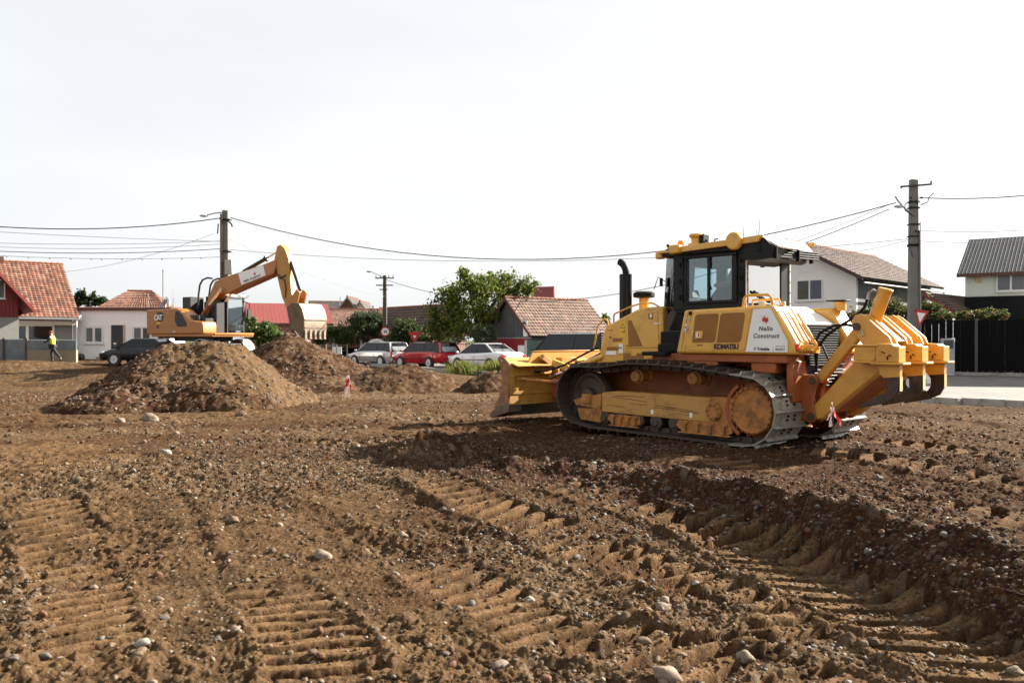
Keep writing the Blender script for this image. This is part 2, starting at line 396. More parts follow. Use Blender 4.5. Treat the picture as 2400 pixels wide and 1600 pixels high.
def micro(x, y, z, d, k, t, ours, dk):
    """relief and colour of the loose soil"""
    near = np.clip((34 - y) / 20, .0, 1)
    rough = .5 + sst((fbm(x, y, .55, 2, 77) + .15) / .3) * .8
    slope = np.maximum(np.exp(-((d + .3) / .4) ** 2), sst(1.6 - 1.6 * np.abs(2 * t - 1)) * sst((x - 1.2) / 1)) * k
    rough = rough + slope * .1
    off = np.zeros_like(x); prot = np.zeros_like(x); gap = np.zeros_like(x)
    for pts, hw, pitch, dep, skew, duty in IMPR:
        cx = sum(p[0] for p in pts) / len(pts); cy = sum(p[1] for p in pts) / len(pts)
        rad = max(math.hypot(p[0] - cx, p[1] - cy) for p in pts) + hw + .3
        m = np.hypot(x - cx, y - cy) < rad
        if not m.any(): continue
        xs, ys = x[m], y[m]; U, V, D, L = poly_uv(xs, ys, pts)
        V = V + .05 * fbm(xs, ys, 2.2, 2, 31)
        inn = sst((hw + .02 - np.abs(V)) / .05) * sst((U + .05) / .2) * sst((L + .05 - U) / .2)
        ph = (U + skew * V) / pitch + .24 * fbm(xs, ys, 2.2, 3, 33); s = np.abs((ph - np.floor(ph)) - .5) * 2
        bar = sst((s - (1 - duty)) / .10 + .5)
        brk = sst((fbm(xs, ys, 1.7, 3, 35) + .34) / .16)
        rim = np.exp(-((np.abs(V) - hw - .06) / .05) ** 2) * .35
        off[m] += inn * (-dep * (1 - bar) * (.35 + .65 * brk) + .012) + rim * dep * sst((U + .1) / .2) * sst((L + .1 - U) / .2)
        prot[m] = np.maximum(prot[m], inn * bar * brk); gap[m] = np.maximum(gap[m], inn * (1 - bar) * brk * (1.0 if dep > .045 else .5))
    for pts, hw, dep in RUTS:
        U, V, D, L = poly_uv(x, y, pts); V = V + .08 * fbm(x, y, 1.2, 2, 41)
        inn = sst((U + .2) / .6) * sst((L + .2 - U) / .6)
        off += inn * (-dep * .30 * np.exp(-(V / hw) ** 2) + dep * .4 * np.exp(-((V - 2 * hw) / hw) ** 2)) * (sst((fbm(x, y, 1.8, 3, 43) + .2) / .35) * 1.5)
    smooth = 1 - .88 * prot
    c1 = fbm(x, y, 2.6, 3, 101) ; c2 = fbm(x, y, 9.0, 3, 102); c3 = fbm(x, y, 30.0, 2, 103)
    ridge = 1 - np.abs(fbm(x, y, 5.5, 3, 104)) * 4
    dz = off + smooth * rough * (.032 * c1 + .025 * c2 * near + .018 * c3 * near + .010 * np.clip(ridge, -1, 1) * near)
    p1, t1 = pebbles(x, y, .17, .45, 201, .5, .12, .42); p2, t2 = pebbles(x, y, .065, .6, 221, .6, .2, .5); p3, t3 = pebbles(x, y, .04, .6, 241, .55)
    cob = sst((fbm(x, y, .5, 2, 61) + .25) / .3) * (1 - .9 * prot)
    p = np.maximum(np.maximum(p1 * cob, p2 * cob * .9), p3 * near * (1 - .6 * prot))
    p4, _t = pebbles(x, y, .055, .7, 261, .75, .18, .5); p5, _t = pebbles(x, y, .11, .35, 271, .7, .15, .42)
    crumb = (1 - .92 * prot) * (1 - .6 * np.clip(slope, 0, 1)) * sst((fbm(x, y, .7, 2, 66) + .3) / .3)
    dz = dz + np.maximum(p * np.clip((60 - y) / 30, 0, 1), np.maximum(p4, p5) * near * crumb)
    # colours: dry tan crust, red-brown moist soil where it was turned, shade painted in with it, cobbles
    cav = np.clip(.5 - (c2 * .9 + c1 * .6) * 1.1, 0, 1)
    wet = np.clip(sst((fbm(x, y, .42, 3, 71) + .02 + .10 * (cav - .5)) / .22) * .55 + slope * 1.0, 0, 1)  # bank face also darkened here as painted shade
    wet = np.maximum(wet, .75 * np.exp(-((y - 15.2 - .06 * x + .6 * fbm(x, y, .7, 2, 73)) / .55) ** 2) * sst((-x + 1) / 3))
    wet = np.maximum(wet, .6 * np.exp(-((y - 18.3 + .5 * fbm(x, y, .7, 2, 74)) / .5) ** 2) * sst((-x + .5) / 2))
    wet = np.maximum(wet, (.15 + .45 * sst((fbm(x, y, .8, 3, 75) + .1) / .2)) * sst((x - 2.2) / 2) * sst((y - e_of(x) - .2) / .8) * (1 - sst((y - 20) / 6)))
    wet = np.maximum(wet, .92 * sst((d - .05) / .4) * sst((x + 1.6) / .8) * (1 - sst((y - 14.5 + .25 * x) / 2.5)) * (1 - sst((x - 5.5) / 2)))  # bulldozer shadow zone: moist soil, painted darker to deepen the shade
    wet = np.maximum(wet, k * .8 * sst((d + .5) / .3) * (1 - sst((d - .5) / .6)))
    wet = wet * (1 - .85 * prot) * sst((y - 1) / 2)
    wet = np.where((x < -1.0) & (y < 10.5), wet * .35, wet)
    wet = np.maximum(wet, .75 * gap)
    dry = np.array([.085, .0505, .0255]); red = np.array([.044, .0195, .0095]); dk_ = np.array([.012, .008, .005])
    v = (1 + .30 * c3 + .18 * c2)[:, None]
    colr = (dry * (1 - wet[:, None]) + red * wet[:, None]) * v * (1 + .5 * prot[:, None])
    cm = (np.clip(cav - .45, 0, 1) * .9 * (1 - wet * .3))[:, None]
    colr = colr * (1 - cm) + dk_ * cm * 1.6  # hollows painted dark, as shade in the pits
    dit = (1 - sst((dk - .2) / 1.6)) * ours
    colr = colr * (1 - .75 * dit[:, None]) + np.array([.035, .03, .025]) * .75 * dit[:, None]
    tone = np.where(p == p1 * cob, t1, np.where(p == p2 * cob * .9, t2, t3)); pm = (sst(p / .006) * (p > .002))[:, None] * .75
    pc = tone[:, None] * np.array([.17, .13, .09]) + (1 - tone[:, None]) * np.array([.06, .034, .02])
    colr = colr * (1 - pm) + pc * pm * (1 - .35 * wet[:, None])
    return dz, np.clip(colr, .008, .8)
def e_of(x): return np.interp(x, EDGE_X, EDGE_Y)

def height(x, y):
    x = np.atleast_1d(np.asarray(x, float)); y = np.atleast_1d(np.asarray(y, float))
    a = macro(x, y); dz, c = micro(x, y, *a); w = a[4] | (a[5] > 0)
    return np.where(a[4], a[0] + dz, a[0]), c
def h1(x, y): return float(height([x], [y])[0][0])

def grid_mesh(name, X, Y, Z, Cc, m, closed=False):
    r, c = X.shape; n = r * c
    me = bpy.data.meshes.new(name); me.vertices.add(n)
    me.vertices.foreach_set('co', np.stack([X, Y, Z], -1).reshape(-1).astype(np.float32))
    idx = np.arange(n).reshape(r, c)
    if closed: idx = np.concatenate([idx, idx[:, :1]], 1)
    f = np.stack([idx[:-1, :-1], idx[:-1, 1:], idx[1:, 1:], idx[1:, :-1]], -1).reshape(-1, 4)
    me.loops.add(f.size); me.loops.foreach_set('vertex_index', f.reshape(-1).astype(np.int32))
    me.polygons.add(len(f)); me.polygons.foreach_set('loop_start', (np.arange(len(f)) * 4).astype(np.int32))
    me.polygons.foreach_set('use_smooth', np.ones(len(f), bool))
    if Cc is not None:
        a = me.color_attributes.new('Col', 'FLOAT_COLOR', 'POINT')
        a.data.foreach_set('color', np.concatenate([Cc.reshape(-1, 3), np.ones((n, 1))], 1).reshape(-1).astype(np.float32))
    me.materials.append(m); me.update(calc_edges=True); me.validate(); return me

soil = mat('loose_soil', SOIL, 1.0, var=.38, scale=34, attr=True, bump=1.0, bscale=62, spec=.03)
_cols = np.concatenate([np.linspace(-180, -62, 26, endpoint=False), np.linspace(-62, -40, 90, endpoint=False), np.linspace(-40, -32.5, 60, endpoint=False), np.linspace(-32.5, 32.5, 780, endpoint=False), np.linspace(32.5, 40, 60, endpoint=False), np.linspace(40, 62, 60, endpoint=False), np.linspace(62, 180, 26, endpoint=False)])
_rows = [1.2]
while _rows[-1] < 3.6: _rows.append(_rows[-1] * 1.03)
while _rows[-1] < 10: _rows.append(_rows[-1] * 1.0019)
while _rows[-1] < 24: _rows.append(_rows[-1] * 1.003)
while _rows[-1] < 62: _rows.append(_rows[-1] * 1.011)
while _rows[-1] < 1500: _rows.append(_rows[-1] * 1.09)
_th = np.radians(_cols); _rr = np.array(_rows)
GX = (_rr[:, None] * np.sin(_th)[None, :]); GY = (_rr[:, None] * np.cos(_th)[None, :])
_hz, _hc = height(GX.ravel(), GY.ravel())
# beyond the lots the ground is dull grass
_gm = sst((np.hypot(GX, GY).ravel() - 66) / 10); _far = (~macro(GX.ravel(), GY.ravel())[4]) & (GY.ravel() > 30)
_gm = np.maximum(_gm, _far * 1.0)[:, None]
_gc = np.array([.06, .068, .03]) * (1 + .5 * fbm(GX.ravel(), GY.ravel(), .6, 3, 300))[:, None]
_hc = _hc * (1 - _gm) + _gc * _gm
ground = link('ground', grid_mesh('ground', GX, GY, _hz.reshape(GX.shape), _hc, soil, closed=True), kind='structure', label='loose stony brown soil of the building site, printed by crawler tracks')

# ---------------------------------------------------------------- road and kerb
asph = mat('asphalt', (.115, .108, .10), .9, var=.12, scale=.6, dirt=(.24, .20, .15), damt=.38, dscale=.9, bump=.4, bscale=90)
def strip(pl, pr, z, name, m):
    mb = MB(); n = len(pl)
    mb.add([(p[0], p[1], z) for p in pl] + [(p[0], p[1], z) for p in pr], [(i, i + 1, n + i + 1, n + i) for i in range(n - 1)])
    return mb.mesh(name, m)
_kd = KERB[:]
_fp = []
for (a, b) in zip(KERB, [FAR[0], FAR[1], FAR[2], (-2.6, 56.7), FAR[4], FAR[5], FAR[6], (18, 40.8), FAR[7], FAR[8]]): _fp.append(b)
link('road', strip(KERB, _fp, -.12, 'road', asph), kind='structure', label='pale worn asphalt street running behind the building site')
kerbm = mat('kerb_concrete', (.34, .32, .29), .9, var=.15, scale=4, dirt=(.12, .09, .06), damt=.35, dscale=3, bump=.3, bscale=50)
kerb = empty('kerb', (0, 0, 0)); tag(kerb, 'grey concrete kerb between the site and the street', kind='structure')
def walk(pts, step):
    out = []; rest = 0.0
    for a, b in zip(pts[:-1], pts[1:]):
        l = math.hypot(b[0] - a[0], b[1] - a[1]); s = rest
        while s < l:
            t = s / l; out.append((a[0] + (b[0] - a[0]) * t, a[1] + (b[1] - a[1]) * t, math.atan2(b[1] - a[1], b[0] - a[0]))); s += step
        rest = s - l
    return out
_km = MB().prism([(-.11, -.45), (.11, -.45), (.11, .0), (.085, .03), (-.09, .03), (-.11, .0)], 0, .985, 'x').mesh('kerb_stone', kerbm)
for i, (kx, ky, ka) in enumerate(walk(KERB[1:8], 1.0)):
    link('kerb_stone', _km, kerb, (kx, ky, random.uniform(-.008, .008)), (0, 0, ka + random.uniform(-.004, .004)))
_kl = MB()
for (kx, ky, ka) in walk([FAR[2], FAR[3], FAR[4], FAR[5], FAR[6], FAR[7]], 1.0): _kl.box((kx + .5 * math.cos(ka), ky + .5 * math.sin(ka), -.09), (.98, .18, .2), (0, 0, ka))
_kl.build('far_kerb_stones', kerbm, kerb, kind='stuff')

# ---------------------------------------------------------------- spoil heaps
def heap(name, label, cx, cy, wx, wy, res, fn, wet_shade_f, seed, cob=1.0):
    nx = int(2 * wx / res); ny = int(2 * wy / res)
    X, Y = np.meshgrid(np.linspace(cx - wx, cx + wx, nx), np.linspace(cy - wy, cy + wy, ny)); x = X.ravel(); y = Y.ravel()
    x2 = x + .25 * fbm(x, y, .9, 3, seed); y2 = y + .25 * fbm(x, y, .9, 3, seed + 1)
    hh = fn(x2, y2); base = macro(x, y)[0]
    n1 = fbm(x, y, 2.4, 3, seed + 3); n2 = fbm(x, y, 8, 3, seed + 4); n3 = fbm(x, y, 24, 2, seed + 5)
    p, t = pebbles(x, y, .16, .6, seed + 7, .7, .15, .5); p2, t2 = pebbles(x, y, .08, .7, seed + 17, .8, .25, .5)
    t = np.where(p2 > p, t2, t); p = np.maximum(p, p2)
    q = sst(hh / .12)
    z = base + hh - .10 * (1 - q) + q * (.09 * n1 + .07 * n2 + .03 * n3 + p * cob)
    wet = np.clip(.12 + .8 * wet_shade_f(x, y, hh) + .9 * n1 + .6 * n2, 0, 1)
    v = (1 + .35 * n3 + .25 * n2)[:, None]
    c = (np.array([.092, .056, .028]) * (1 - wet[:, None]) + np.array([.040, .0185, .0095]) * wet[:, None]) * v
    pm = (sst(p / .008) * (p > .003))[:, None] * .75; pc = t[:, None] * np.array([.15, .11, .078]) + (1 - t[:, None]) * np.array([.05, .024, .014])
    c = np.clip(c * (1 - pm) + pc * pm, .01, .8)
    o = link(name, grid_mesh(name, X, Y, z.reshape(X.shape), c, soil)); tag(o, label, 'dirt pile'); return o
def ell(x, y, cx, cy, ax1, ax2, ay1, ay2):
    dx = np.where(x < cx, (cx - x) / ax1, (x - cx) / ax2); dy = np.where(y < cy, (cy - y) / ay1, (y - cy) / ay2)
    return np.sqrt(dx * dx + dy * dy)
def f_main(x, y):
    d = ell(np.where(x < -8.0, x, np.where(x > -7.0, x - (-7.0) - 8.0 + 0.0, -8.0)), y, -8.0, 20.7, 2.55, 2.25, 3.4, 3.0)
    a = 1.34 * np.clip(1.04 - d, 0, .85) / .85
    b = .70 * np.clip(1 - ell(x, y, -6.3, 18.3, 2.4, 1.5, 1.1, 1.6), 0, 1) ** 1.1
    c = .45 * np.clip(1 - ell(x, y, -8.3, 17.9, 1.7, 1.6, .9, 1.4), 0, 1)
    return np.maximum(np.maximum(a ** 1.12 * .955, b), c)
heap('dirt_pile', 'large flat-topped pile of tan stony soil in front of the wheeled excavator', -7.3, 19.9, 4.3, 4.4, .035, f_main,
     lambda x, y, h: np.where(h < .55, 1.0, .3) * sst((19.9 - y) / .8) + .95 * sst((-7.9 - x) / 1.2) * sst((h) / .4) - .5 * sst((x + 6.4) / 1), 400)  # moist front; left side painted as shaded, right side as sunlit
heap('dirt_pile', 'dark moist pile of soil under the excavator bucket', -7.0, 29.5, 4.2, 3.6, .06,
     lambda x, y: 1.62 * np.clip(1.02 - ell(x, y, -7.9, 30, 2.6, 3.6, 3.0, 3), 0, 1) ** .9, lambda x, y, h: .85 + 0 * x, 430)
heap('dirt_pile', 'low wide bank of reddish gravel soil beside the striped survey stake', -3.4, 26.3, 3.9, 2.6, .06,
     lambda x, y: np.maximum(.80 * np.clip(1.05 - ell(x, y, -3.5, 26.6, 2.2, 2.2, 2.2, 1.6), 0, .86), .45 * np.clip(1.05 - ell(x, y, -5.6, 25.6, 1.8, 1.8, 1.8, 1.5), 0, .8)), lambda x, y, h: .62 + 0 * x, 460)
heap('dirt_pile', 'small heap of red gravel right behind the bulldozer blade end', -.75, 25.4, 1.5, 1.6, .05,
     lambda x, y: .66 * np.clip(1.05 - ell(x, y, -.6, 25.5, .95, 1.3, 1.3, 1.2), 0, .85), lambda x, y, h: .6 + 0 * x, 490)
heap('dirt_pile', 'small mound of turned soil half in the bulldozer shadow', -1.15, 10.7, 1.1, 1.2, .02,
     lambda x, y: np.maximum(.36 * np.clip(1 - ell(x, y, -1.15, 10.75, .75, .9, .8, .9), 0, 1) ** .9, 0), lambda x, y, h: .9 + 0 * x, 520, .8)

# ---------------------------------------------------------------- stones
stone_m = mat('river_stone', SOIL, .8, var=.18, scale=14, attr=True, bump=.25, bscale=60, spec=.3, dirt=(.085, .052, .027), damt=.35, dscale=18)
def ico(sub):
    b = bmesh.new(); bmesh.ops.create_icosphere(b, subdivisions=sub, radius=1); v = np.array([q.co[:] for q in b.verts]); f = np.array([[q.index for q in p.verts] for p in b.faces]); b.free(); return v, f
ICO1, ICO2, ICO3 = ico(1), ico(2), ico(3)
PAL = np.array([[.36, .31, .25], [.30, .23, .17], [.22, .15, .10], [.44, .40, .34], [.26, .24, .22], [.30, .17, .11], [.19, .11, .07], [.40, .31, .20]])
def stone_shape(base, n_seed, ang=.0):
    v = base[0].copy(); r = 1 + .55 * fbm(v[:, 0] * 1.0 + n_seed * 3.1, v[:, 1] + v[:, 2] * 1.3, 1.2, 3, n_seed)
    return v * r[:, None]
def scatter(name, label, xs, ys, rad, base, m, tint, sink=.35, seed=0, zoff=None, kindname='stuff', flat=.6, rough=0.0):
    n = len(xs); rng = np.random.default_rng(seed); z, gc = height(xs, ys)
    if zoff is not None: z = zoff
    shapes = [stone_shape(base, s + 1) for s in range(8)]; V = []; C = []
    sh = rng.integers(0, 8, n); an = rng.uniform(0, 6.28, n); ti = rng.normal(0, .25, n)
    el = rng.uniform(.62, 1.0, n); fl = rng.uniform(flat * .7, flat * 1.25, n)
    for i in range(n):
        v = shapes[sh[i]] * np.array([rad[i], rad[i] * el[i], rad[i] * fl[i]])
        c, s = math.cos(ti[i]), math.sin(ti[i]); v = np.stack([v[:, 0] * c + v[:, 2] * s, v[:, 1], -v[:, 0] * s + v[:, 2] * c], 1)
        c, s = math.cos(an[i]), math.sin(an[i]); v = np.stack([v[:, 0] * c - v[:, 1] * s, v[:, 0] * s + v[:, 1] * c, v[:, 2]], 1)
        V.append(v + np.array([xs[i], ys[i], z[i] + rad[i] * fl[i] * (.5 - sink)]))
    V = np.concatenate(V); nv = len(base[0]); F = (base[1][None] + (np.arange(n) * nv)[:, None, None]).reshape(-1, 3)
    cc = tint(rng, n, gc); cc = np.repeat(cc, nv, 0)
    me = bpy.data.meshes.new(name); me.vertices.add(len(V)); me.vertices.foreach_set('co', V.reshape(-1).astype(np.float32))
    me.loops.add(F.size); me.loops.foreach_set('vertex_index', F.reshape(-1).astype(np.int32)); me.polygons.add(len(F))
    me.polygons.foreach_set('loop_start', (np.arange(len(F)) * 3).astype(np.int32)); me.polygons.foreach_set('use_smooth', np.full(len(F), rough == 0))
    a = me.color_attributes.new('Col', 'FLOAT_COLOR', 'POINT'); a.data.foreach_set('color', np.concatenate([cc, np.ones((len(cc), 1))], 1).reshape(-1).astype(np.float32))
    me.materials.append(m); me.update(calc_edges=True)
    return link(name, me, kind='stuff', label=label)
def tint_stone(rng, n, gc): return PAL[rng.integers(0, len(PAL), n)] * rng.uniform(.22, .58, (n, 1))
def tint_soil(rng, n, gc): return np.clip(gc * rng.uniform(.75, 1.15, (n, 1)), .02, .4)
def sample(n, y0, y1, spread=.78, seed=1, pw=1.0):
    rng = np.random.default_rng(seed); d = (y0 ** pw + rng.uniform(0, 1, n * 2) * (y1 ** pw - y0 ** pw)) ** (1 / pw); x = rng.uniform(-spread, spread, n * 2) * d
    w = .25 + sst((fbm(x, d, .5, 2, 61) + .2) / .35); keep = rng.uniform(0, 1.25, n * 2) < w
    a = macro(x, d); keep &= a[4]
    return x[keep][:n], d[keep][:n], rng
x_, y_, rg = sample(11000, 4.3, 12, seed=11, pw=1.3); scatter('gravel', 'small pale river pebbles strewn over the loose soil', x_, y_, .007 + .016 * rg.random(len(x_)) ** 2.2, ICO1, stone_m, tint_stone, seed=21)
x_, y_, rg = sample(3200, 12, 24, seed=12, pw=1.3); scatter('gravel', 'river pebbles lying on the levelled soil round the piles', x_, y_, .014 + .028 * rg.random(len(x_)) ** 2.4, ICO1, stone_m, tint_stone, seed=22)
x_, y_, rg = sample(17500, 4.3, 11, seed=13, pw=1.1); scatter('soil_clods', 'crumbly clods of brown earth on the churned soil', x_, y_, .005 + .019 * rg.random(len(x_)) ** 2.4, ICO1, soil, tint_soil, sink=.25, seed=23, flat=.85, rough=1)
x_, y_, rg = sample(3000, 11, 22, seed=14, pw=1.2); scatter('soil_clods', 'crumbly clods of red-brown earth round the bulldozer', x_, y_, .012 + .03 * rg.random(len(x_)) ** 2, ICO1, soil, tint_soil, sink=.25, seed=24, flat=.85, rough=1)
# cobbles on the shaded bank
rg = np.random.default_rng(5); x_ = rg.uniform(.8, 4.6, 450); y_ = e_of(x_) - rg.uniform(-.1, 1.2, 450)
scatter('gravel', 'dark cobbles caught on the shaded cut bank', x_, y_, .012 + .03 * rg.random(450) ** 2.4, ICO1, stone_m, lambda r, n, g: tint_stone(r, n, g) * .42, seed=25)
# cobbles on the big heap: the heap surface is needed there
def heap_scatter(ob, n, seed, r0, r1, label):
    me = ob.data; nv = len(me.vertices); co = np.empty(nv * 3, np.float32); me.vertices.foreach_get('co', co); co = co.reshape(-1, 3)
    rng = np.random.default_rng(seed); b = macro(co[:, 0].astype(float), co[:, 1].astype(float))[0]; ok = np.where(co[:, 2] > b + .02)[0]
    pick = rng.choice(ok, n); p = co[pick].astype(float)
    scatter('gravel', label, p[:, 0], p[:, 1], r0 + (r1 - r0) * rng.random(n) ** 2.5, ICO1, stone_m, lambda r, k, g: tint_stone(r, k, g) * .85, seed=seed, zoff=p[:, 2], sink=.4)
_hp = [o for o in bpy.data.objects if o.name.startswith('dirt_pile')]
heap_scatter(_hp[0], 1700, 31, .012, .055, 'cobbles embedded in the slopes of the flat-topped pile')
heap_scatter(_hp[1], 700, 32, .02, .07, 'cobbles embedded in the dark moist pile')
heap_scatter(_hp[2], 500, 33, .015, .05, 'cobbles embedded in the low red bank')
heap_scatter(_hp[4], 260, 34, .008, .03, 'pebbles embedded in the small shaded mound')

# single stones that stand out
SHAPES = []
for s in range(10):
    v = stone_shape(ICO3 if s < 5 else ICO2, 40 + s); f = (ICO3 if s < 5 else ICO2)[1]
    SHAPES.append((v, f))
STM = [mat('stone_' + n_, c_, .8, var=.22, scale=9, dirt=(.085, .052, .027), damt=.45, dscale=5, bump=.25, bscale=30, spec=.3) for n_, c_ in
       (('cream', (.20, .155, .115)), ('tan', (.14, .10, .062)), ('grey', (.10, .088, .076)), ('brown', (.07, .042, .027)), ('white', (.25, .22, .185)), ('russet', (.12, .052, .03)))]
_sm = {}
def stone_obj(x, y, r, shape, mi, label, group=None, asp=(1, .75, .6), rz=0, sink=.3, z=None, tilt=0.0):
    key = (shape, mi)
    if key not in _sm:
        me = bpy.data.meshes.new('stone'); me.from_pydata(SHAPES[shape][0].tolist(), [], SHAPES[shape][1].tolist()); me.materials.append(STM[mi])
        me.polygons.foreach_set('use_smooth', [True] * len(me.polygons)); _sm[key] = me
    z = h1(x, y) if z is None else z
    o = link('stone', _sm[key], None, (x, y, z + r * asp[2] * (.5 - sink)), (0, tilt, rz), label=label, cat='stone'); o.scale = (r * asp[0], r * asp[1], r * asp[2])
    if group: o['group'] = group
    return o
BIG = [(758, 1302, .078, 0, 'big speckled pinkish boulder on the rut edge'), (334, 1509, .052, 4, 'bright cream oval cobble lying alone on dark crumbly soil'),
       (388, 1063, .085, 4, 'white angular stone among pebbles beyond the tyre ruts'), (552, 1483, .034, 0, 'pale oval cobble beside a grey flat one'),
       (510, 1497, .032, 2, 'grey rounded cobble next to the pale oval one'), (116, 1455, .05, 3, 'brown stone half buried in a dark hollow'),
       (104, 1535, .04, 2, 'mottled flat stone in deep crumbly soil near a small tan cobble'), (140, 1545, .026, 0, 'small tan cobble touching mottled flat stone'),
       (546, 1220, .055, 1, 'tan lying stone casting a wide shadow'), (439, 1155, .055, 1, 'yellowish angular stone standing on gravel'),
       (373, 1405, .036, 1, 'tan wedge stone above the round one'), (383, 1452, .038, 2, 'round grey-topped cobble on fine soil'),
       (655, 1228, .038, 0, 'pale oblong cobble in the pebble row'), (942, 1257, .045, 0, 'pale triangular stone on fine crumbs'), (1240, 1403, .040, 4, 'white stone at the head of a cobble cluster'),
       (1553, 1432, .058, 0, 'large egg-shaped cream stone by the lug prints'), (1174, 1563, .052, 0, 'pale knobbly stone standing upright in soft soil'),
       (1285, 1507, .042, 1, 'tan egg-shaped cobble beside a hollow'), (895, 1493, .034, 0, 'light flat cobble next to dark hollow'), (1073, 1425, .034, 2, 'greyish round cobble on a soil crest'),
       (926, 1345, .036, 0, 'pale cobble on the edge of a dark pit'), (1510, 1542, .046, 1, 'buff long cobble in the tread trough'), (1562, 1595, .075, 0, 'wide light boulder at the picture bottom'),
       (1745, 1540, .05, 0, 'smooth tan oval cobble between big lug ridges'), (1630, 1393, .034, 4, 'white small stone on a sunlit ridge'), (2046, 1342, .04, 3, 'brown rounded stone at the foot of shaded bank'),
       (2069, 1340, .034, 0, 'pale stone glowing in the dark bank'), (1916, 1240, .075, 3, 'big brown boulder in the shaded bank'), (1775, 1157, .048, 5, 'pink-brown round stone on the bank rim'),
       (1664, 1178, .042, 5, 'orange-brown stone on the slope above pebbles'), (1728, 1188, .045, 1, 'speckled stone at the top of the bank'), (1325, 1102, .05, 5, 'upright red-brown stone on the dug rim'),
       (1345, 1122, .04, 1, 'rounded buff cobble on the red rim'), (2057, 1125, .055, 2, 'grey leaning stone on a rut crest'), (852, 1000, .085, 1, 'rounded tan boulder near the tread blocks'),
       (352, 985, .15, 0, 'cream boulder at the foot of flat-topped pile'), (565, 976, .11, 1, 'tan half buried boulder under the low red slope'), (283, 988, .09, 0, 'small pale boulder beside the cream one'),
       (2380, 1410, .05, 1, 'long tan cobble at the bank foot near the frame edge'), (2270, 1425, .06, 3, 'brown round boulder resting in dark cobbles')]
for i, (px, py, r, mi, lb) in enumerate(BIG):
    x, y = GZ(px, py)
    for _ in range(3): x, y = G(px, py, h1(x, y))
    stone_obj(x, y, r * (1.0 if y < 9 else 1.0), i % 5, mi, lb, asp=(1, random.uniform(.62, .85), random.uniform(.55, .75)), rz=random.uniform(-.5, .5), sink=.36, tilt=random.uniform(-.25, .25))
zones = [((-3.2, -1.0), (4.5, 8.5), 'fist-sized river cobble among crumbly soil and pebbles', 'cobbles over the lower soil', 88),
         ((-1.0, 2.2), (4.5, 8.6), 'fist-sized cobble in the track-printed soil', 'cobbles in the track-printed soil', 84),
         ((1.4, 4.2), (5.0, 9.2), 'fist-sized cobble on the shaded bank slope', 'cobbles on the shaded bank', 52),
         ((-6.0, -1.5), (9, 17), 'fist-sized cobble on the flat soil before the piles', 'cobbles before the piles', 36)]
for (xa, xb), (ya, yb), lb, gp, n in zones:
    k = 0
    while k < n:
        y = random.uniform(ya, yb); x = random.uniform(xa, xb)
        if abs(x) > .6 * y: continue
        if 'bank' in gp and not (-1.25 < y - float(e_of(x)) < .05): continue
        if 'printed' in gp and y > float(e_of(x)) - .3: continue
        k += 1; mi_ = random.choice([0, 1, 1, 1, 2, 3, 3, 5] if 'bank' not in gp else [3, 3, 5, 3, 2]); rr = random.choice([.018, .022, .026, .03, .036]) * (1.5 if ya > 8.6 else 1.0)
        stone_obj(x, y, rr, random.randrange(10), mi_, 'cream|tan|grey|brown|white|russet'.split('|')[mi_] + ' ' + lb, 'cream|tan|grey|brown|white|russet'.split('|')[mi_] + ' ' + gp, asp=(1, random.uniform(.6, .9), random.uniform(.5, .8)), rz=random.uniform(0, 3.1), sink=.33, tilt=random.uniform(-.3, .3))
# ================================================================ bulldozer
# local frame: X forward, Y towards its left side, Z up; origin on the ground between the tracks
DZ = empty('bulldozer', (3.089, 13.852, 0.02), R(131), 'yellow crawler bulldozer with rear ripper and black cab on brown soil', 'bulldozer')
TW0, TW1 = .48, 1.27            # inner and outer edge of a track
def arcpts(c, r, a0, a1, n): return [(c[0] + r * math.cos(R(a0 + (a1 - a0) * i / n)), c[1] + r * math.sin(R(a0 + (a1 - a0) * i / n))) for i in range(n + 1)]
# closed path of the chain (outer face of the shoes), X,Z
path = [(1.35, .02), (-1.60, .0)] + arcpts((-1.64, .50), .495, -90, -255, 18) + [(-1.15, 1.045), (-.62, 1.10), (.05, 1.125), (.55, 1.12), (1.15, 1.035)] + arcpts((1.60, .545), .50, 80, -70, 16) + [(1.52, .045)]
path = [(x, z + .012 * max(0, x)) for x, z in path]
def resample(pts, n):
    pts = pts + [pts[0]]; seg = [math.dist(a, b) for a, b in zip(pts[:-1], pts[1:])]; L = sum(seg); out = []; d = 0; i = 0; acc = 0
    for k in range(n):
        t = L * k / n
        while acc + seg[i] < t: acc += seg[i]; i += 1
        u = (t - acc) / seg[i]; a, b = pts[i], pts[i + 1]; out.append((a[0] + (b[0] - a[0]) * u, a[1] + (b[1] - a[1]) * u))
    return out, L
NSH = 46
sp, Lp = resample(path, NSH); PIT = Lp / NSH
shoe_st = mat('track_shoe_steel', (.30, .285, .25), .42, .35, var=.3, scale=9, dirt=(.15, .10, .065), damt=.42, dscale=6)
shoe_top = mat('track_shoe_dark', (.06, .045, .035), .6, .3, var=.3, scale=8, dirt=(.10, .055, .035), damt=.45, dscale=7)
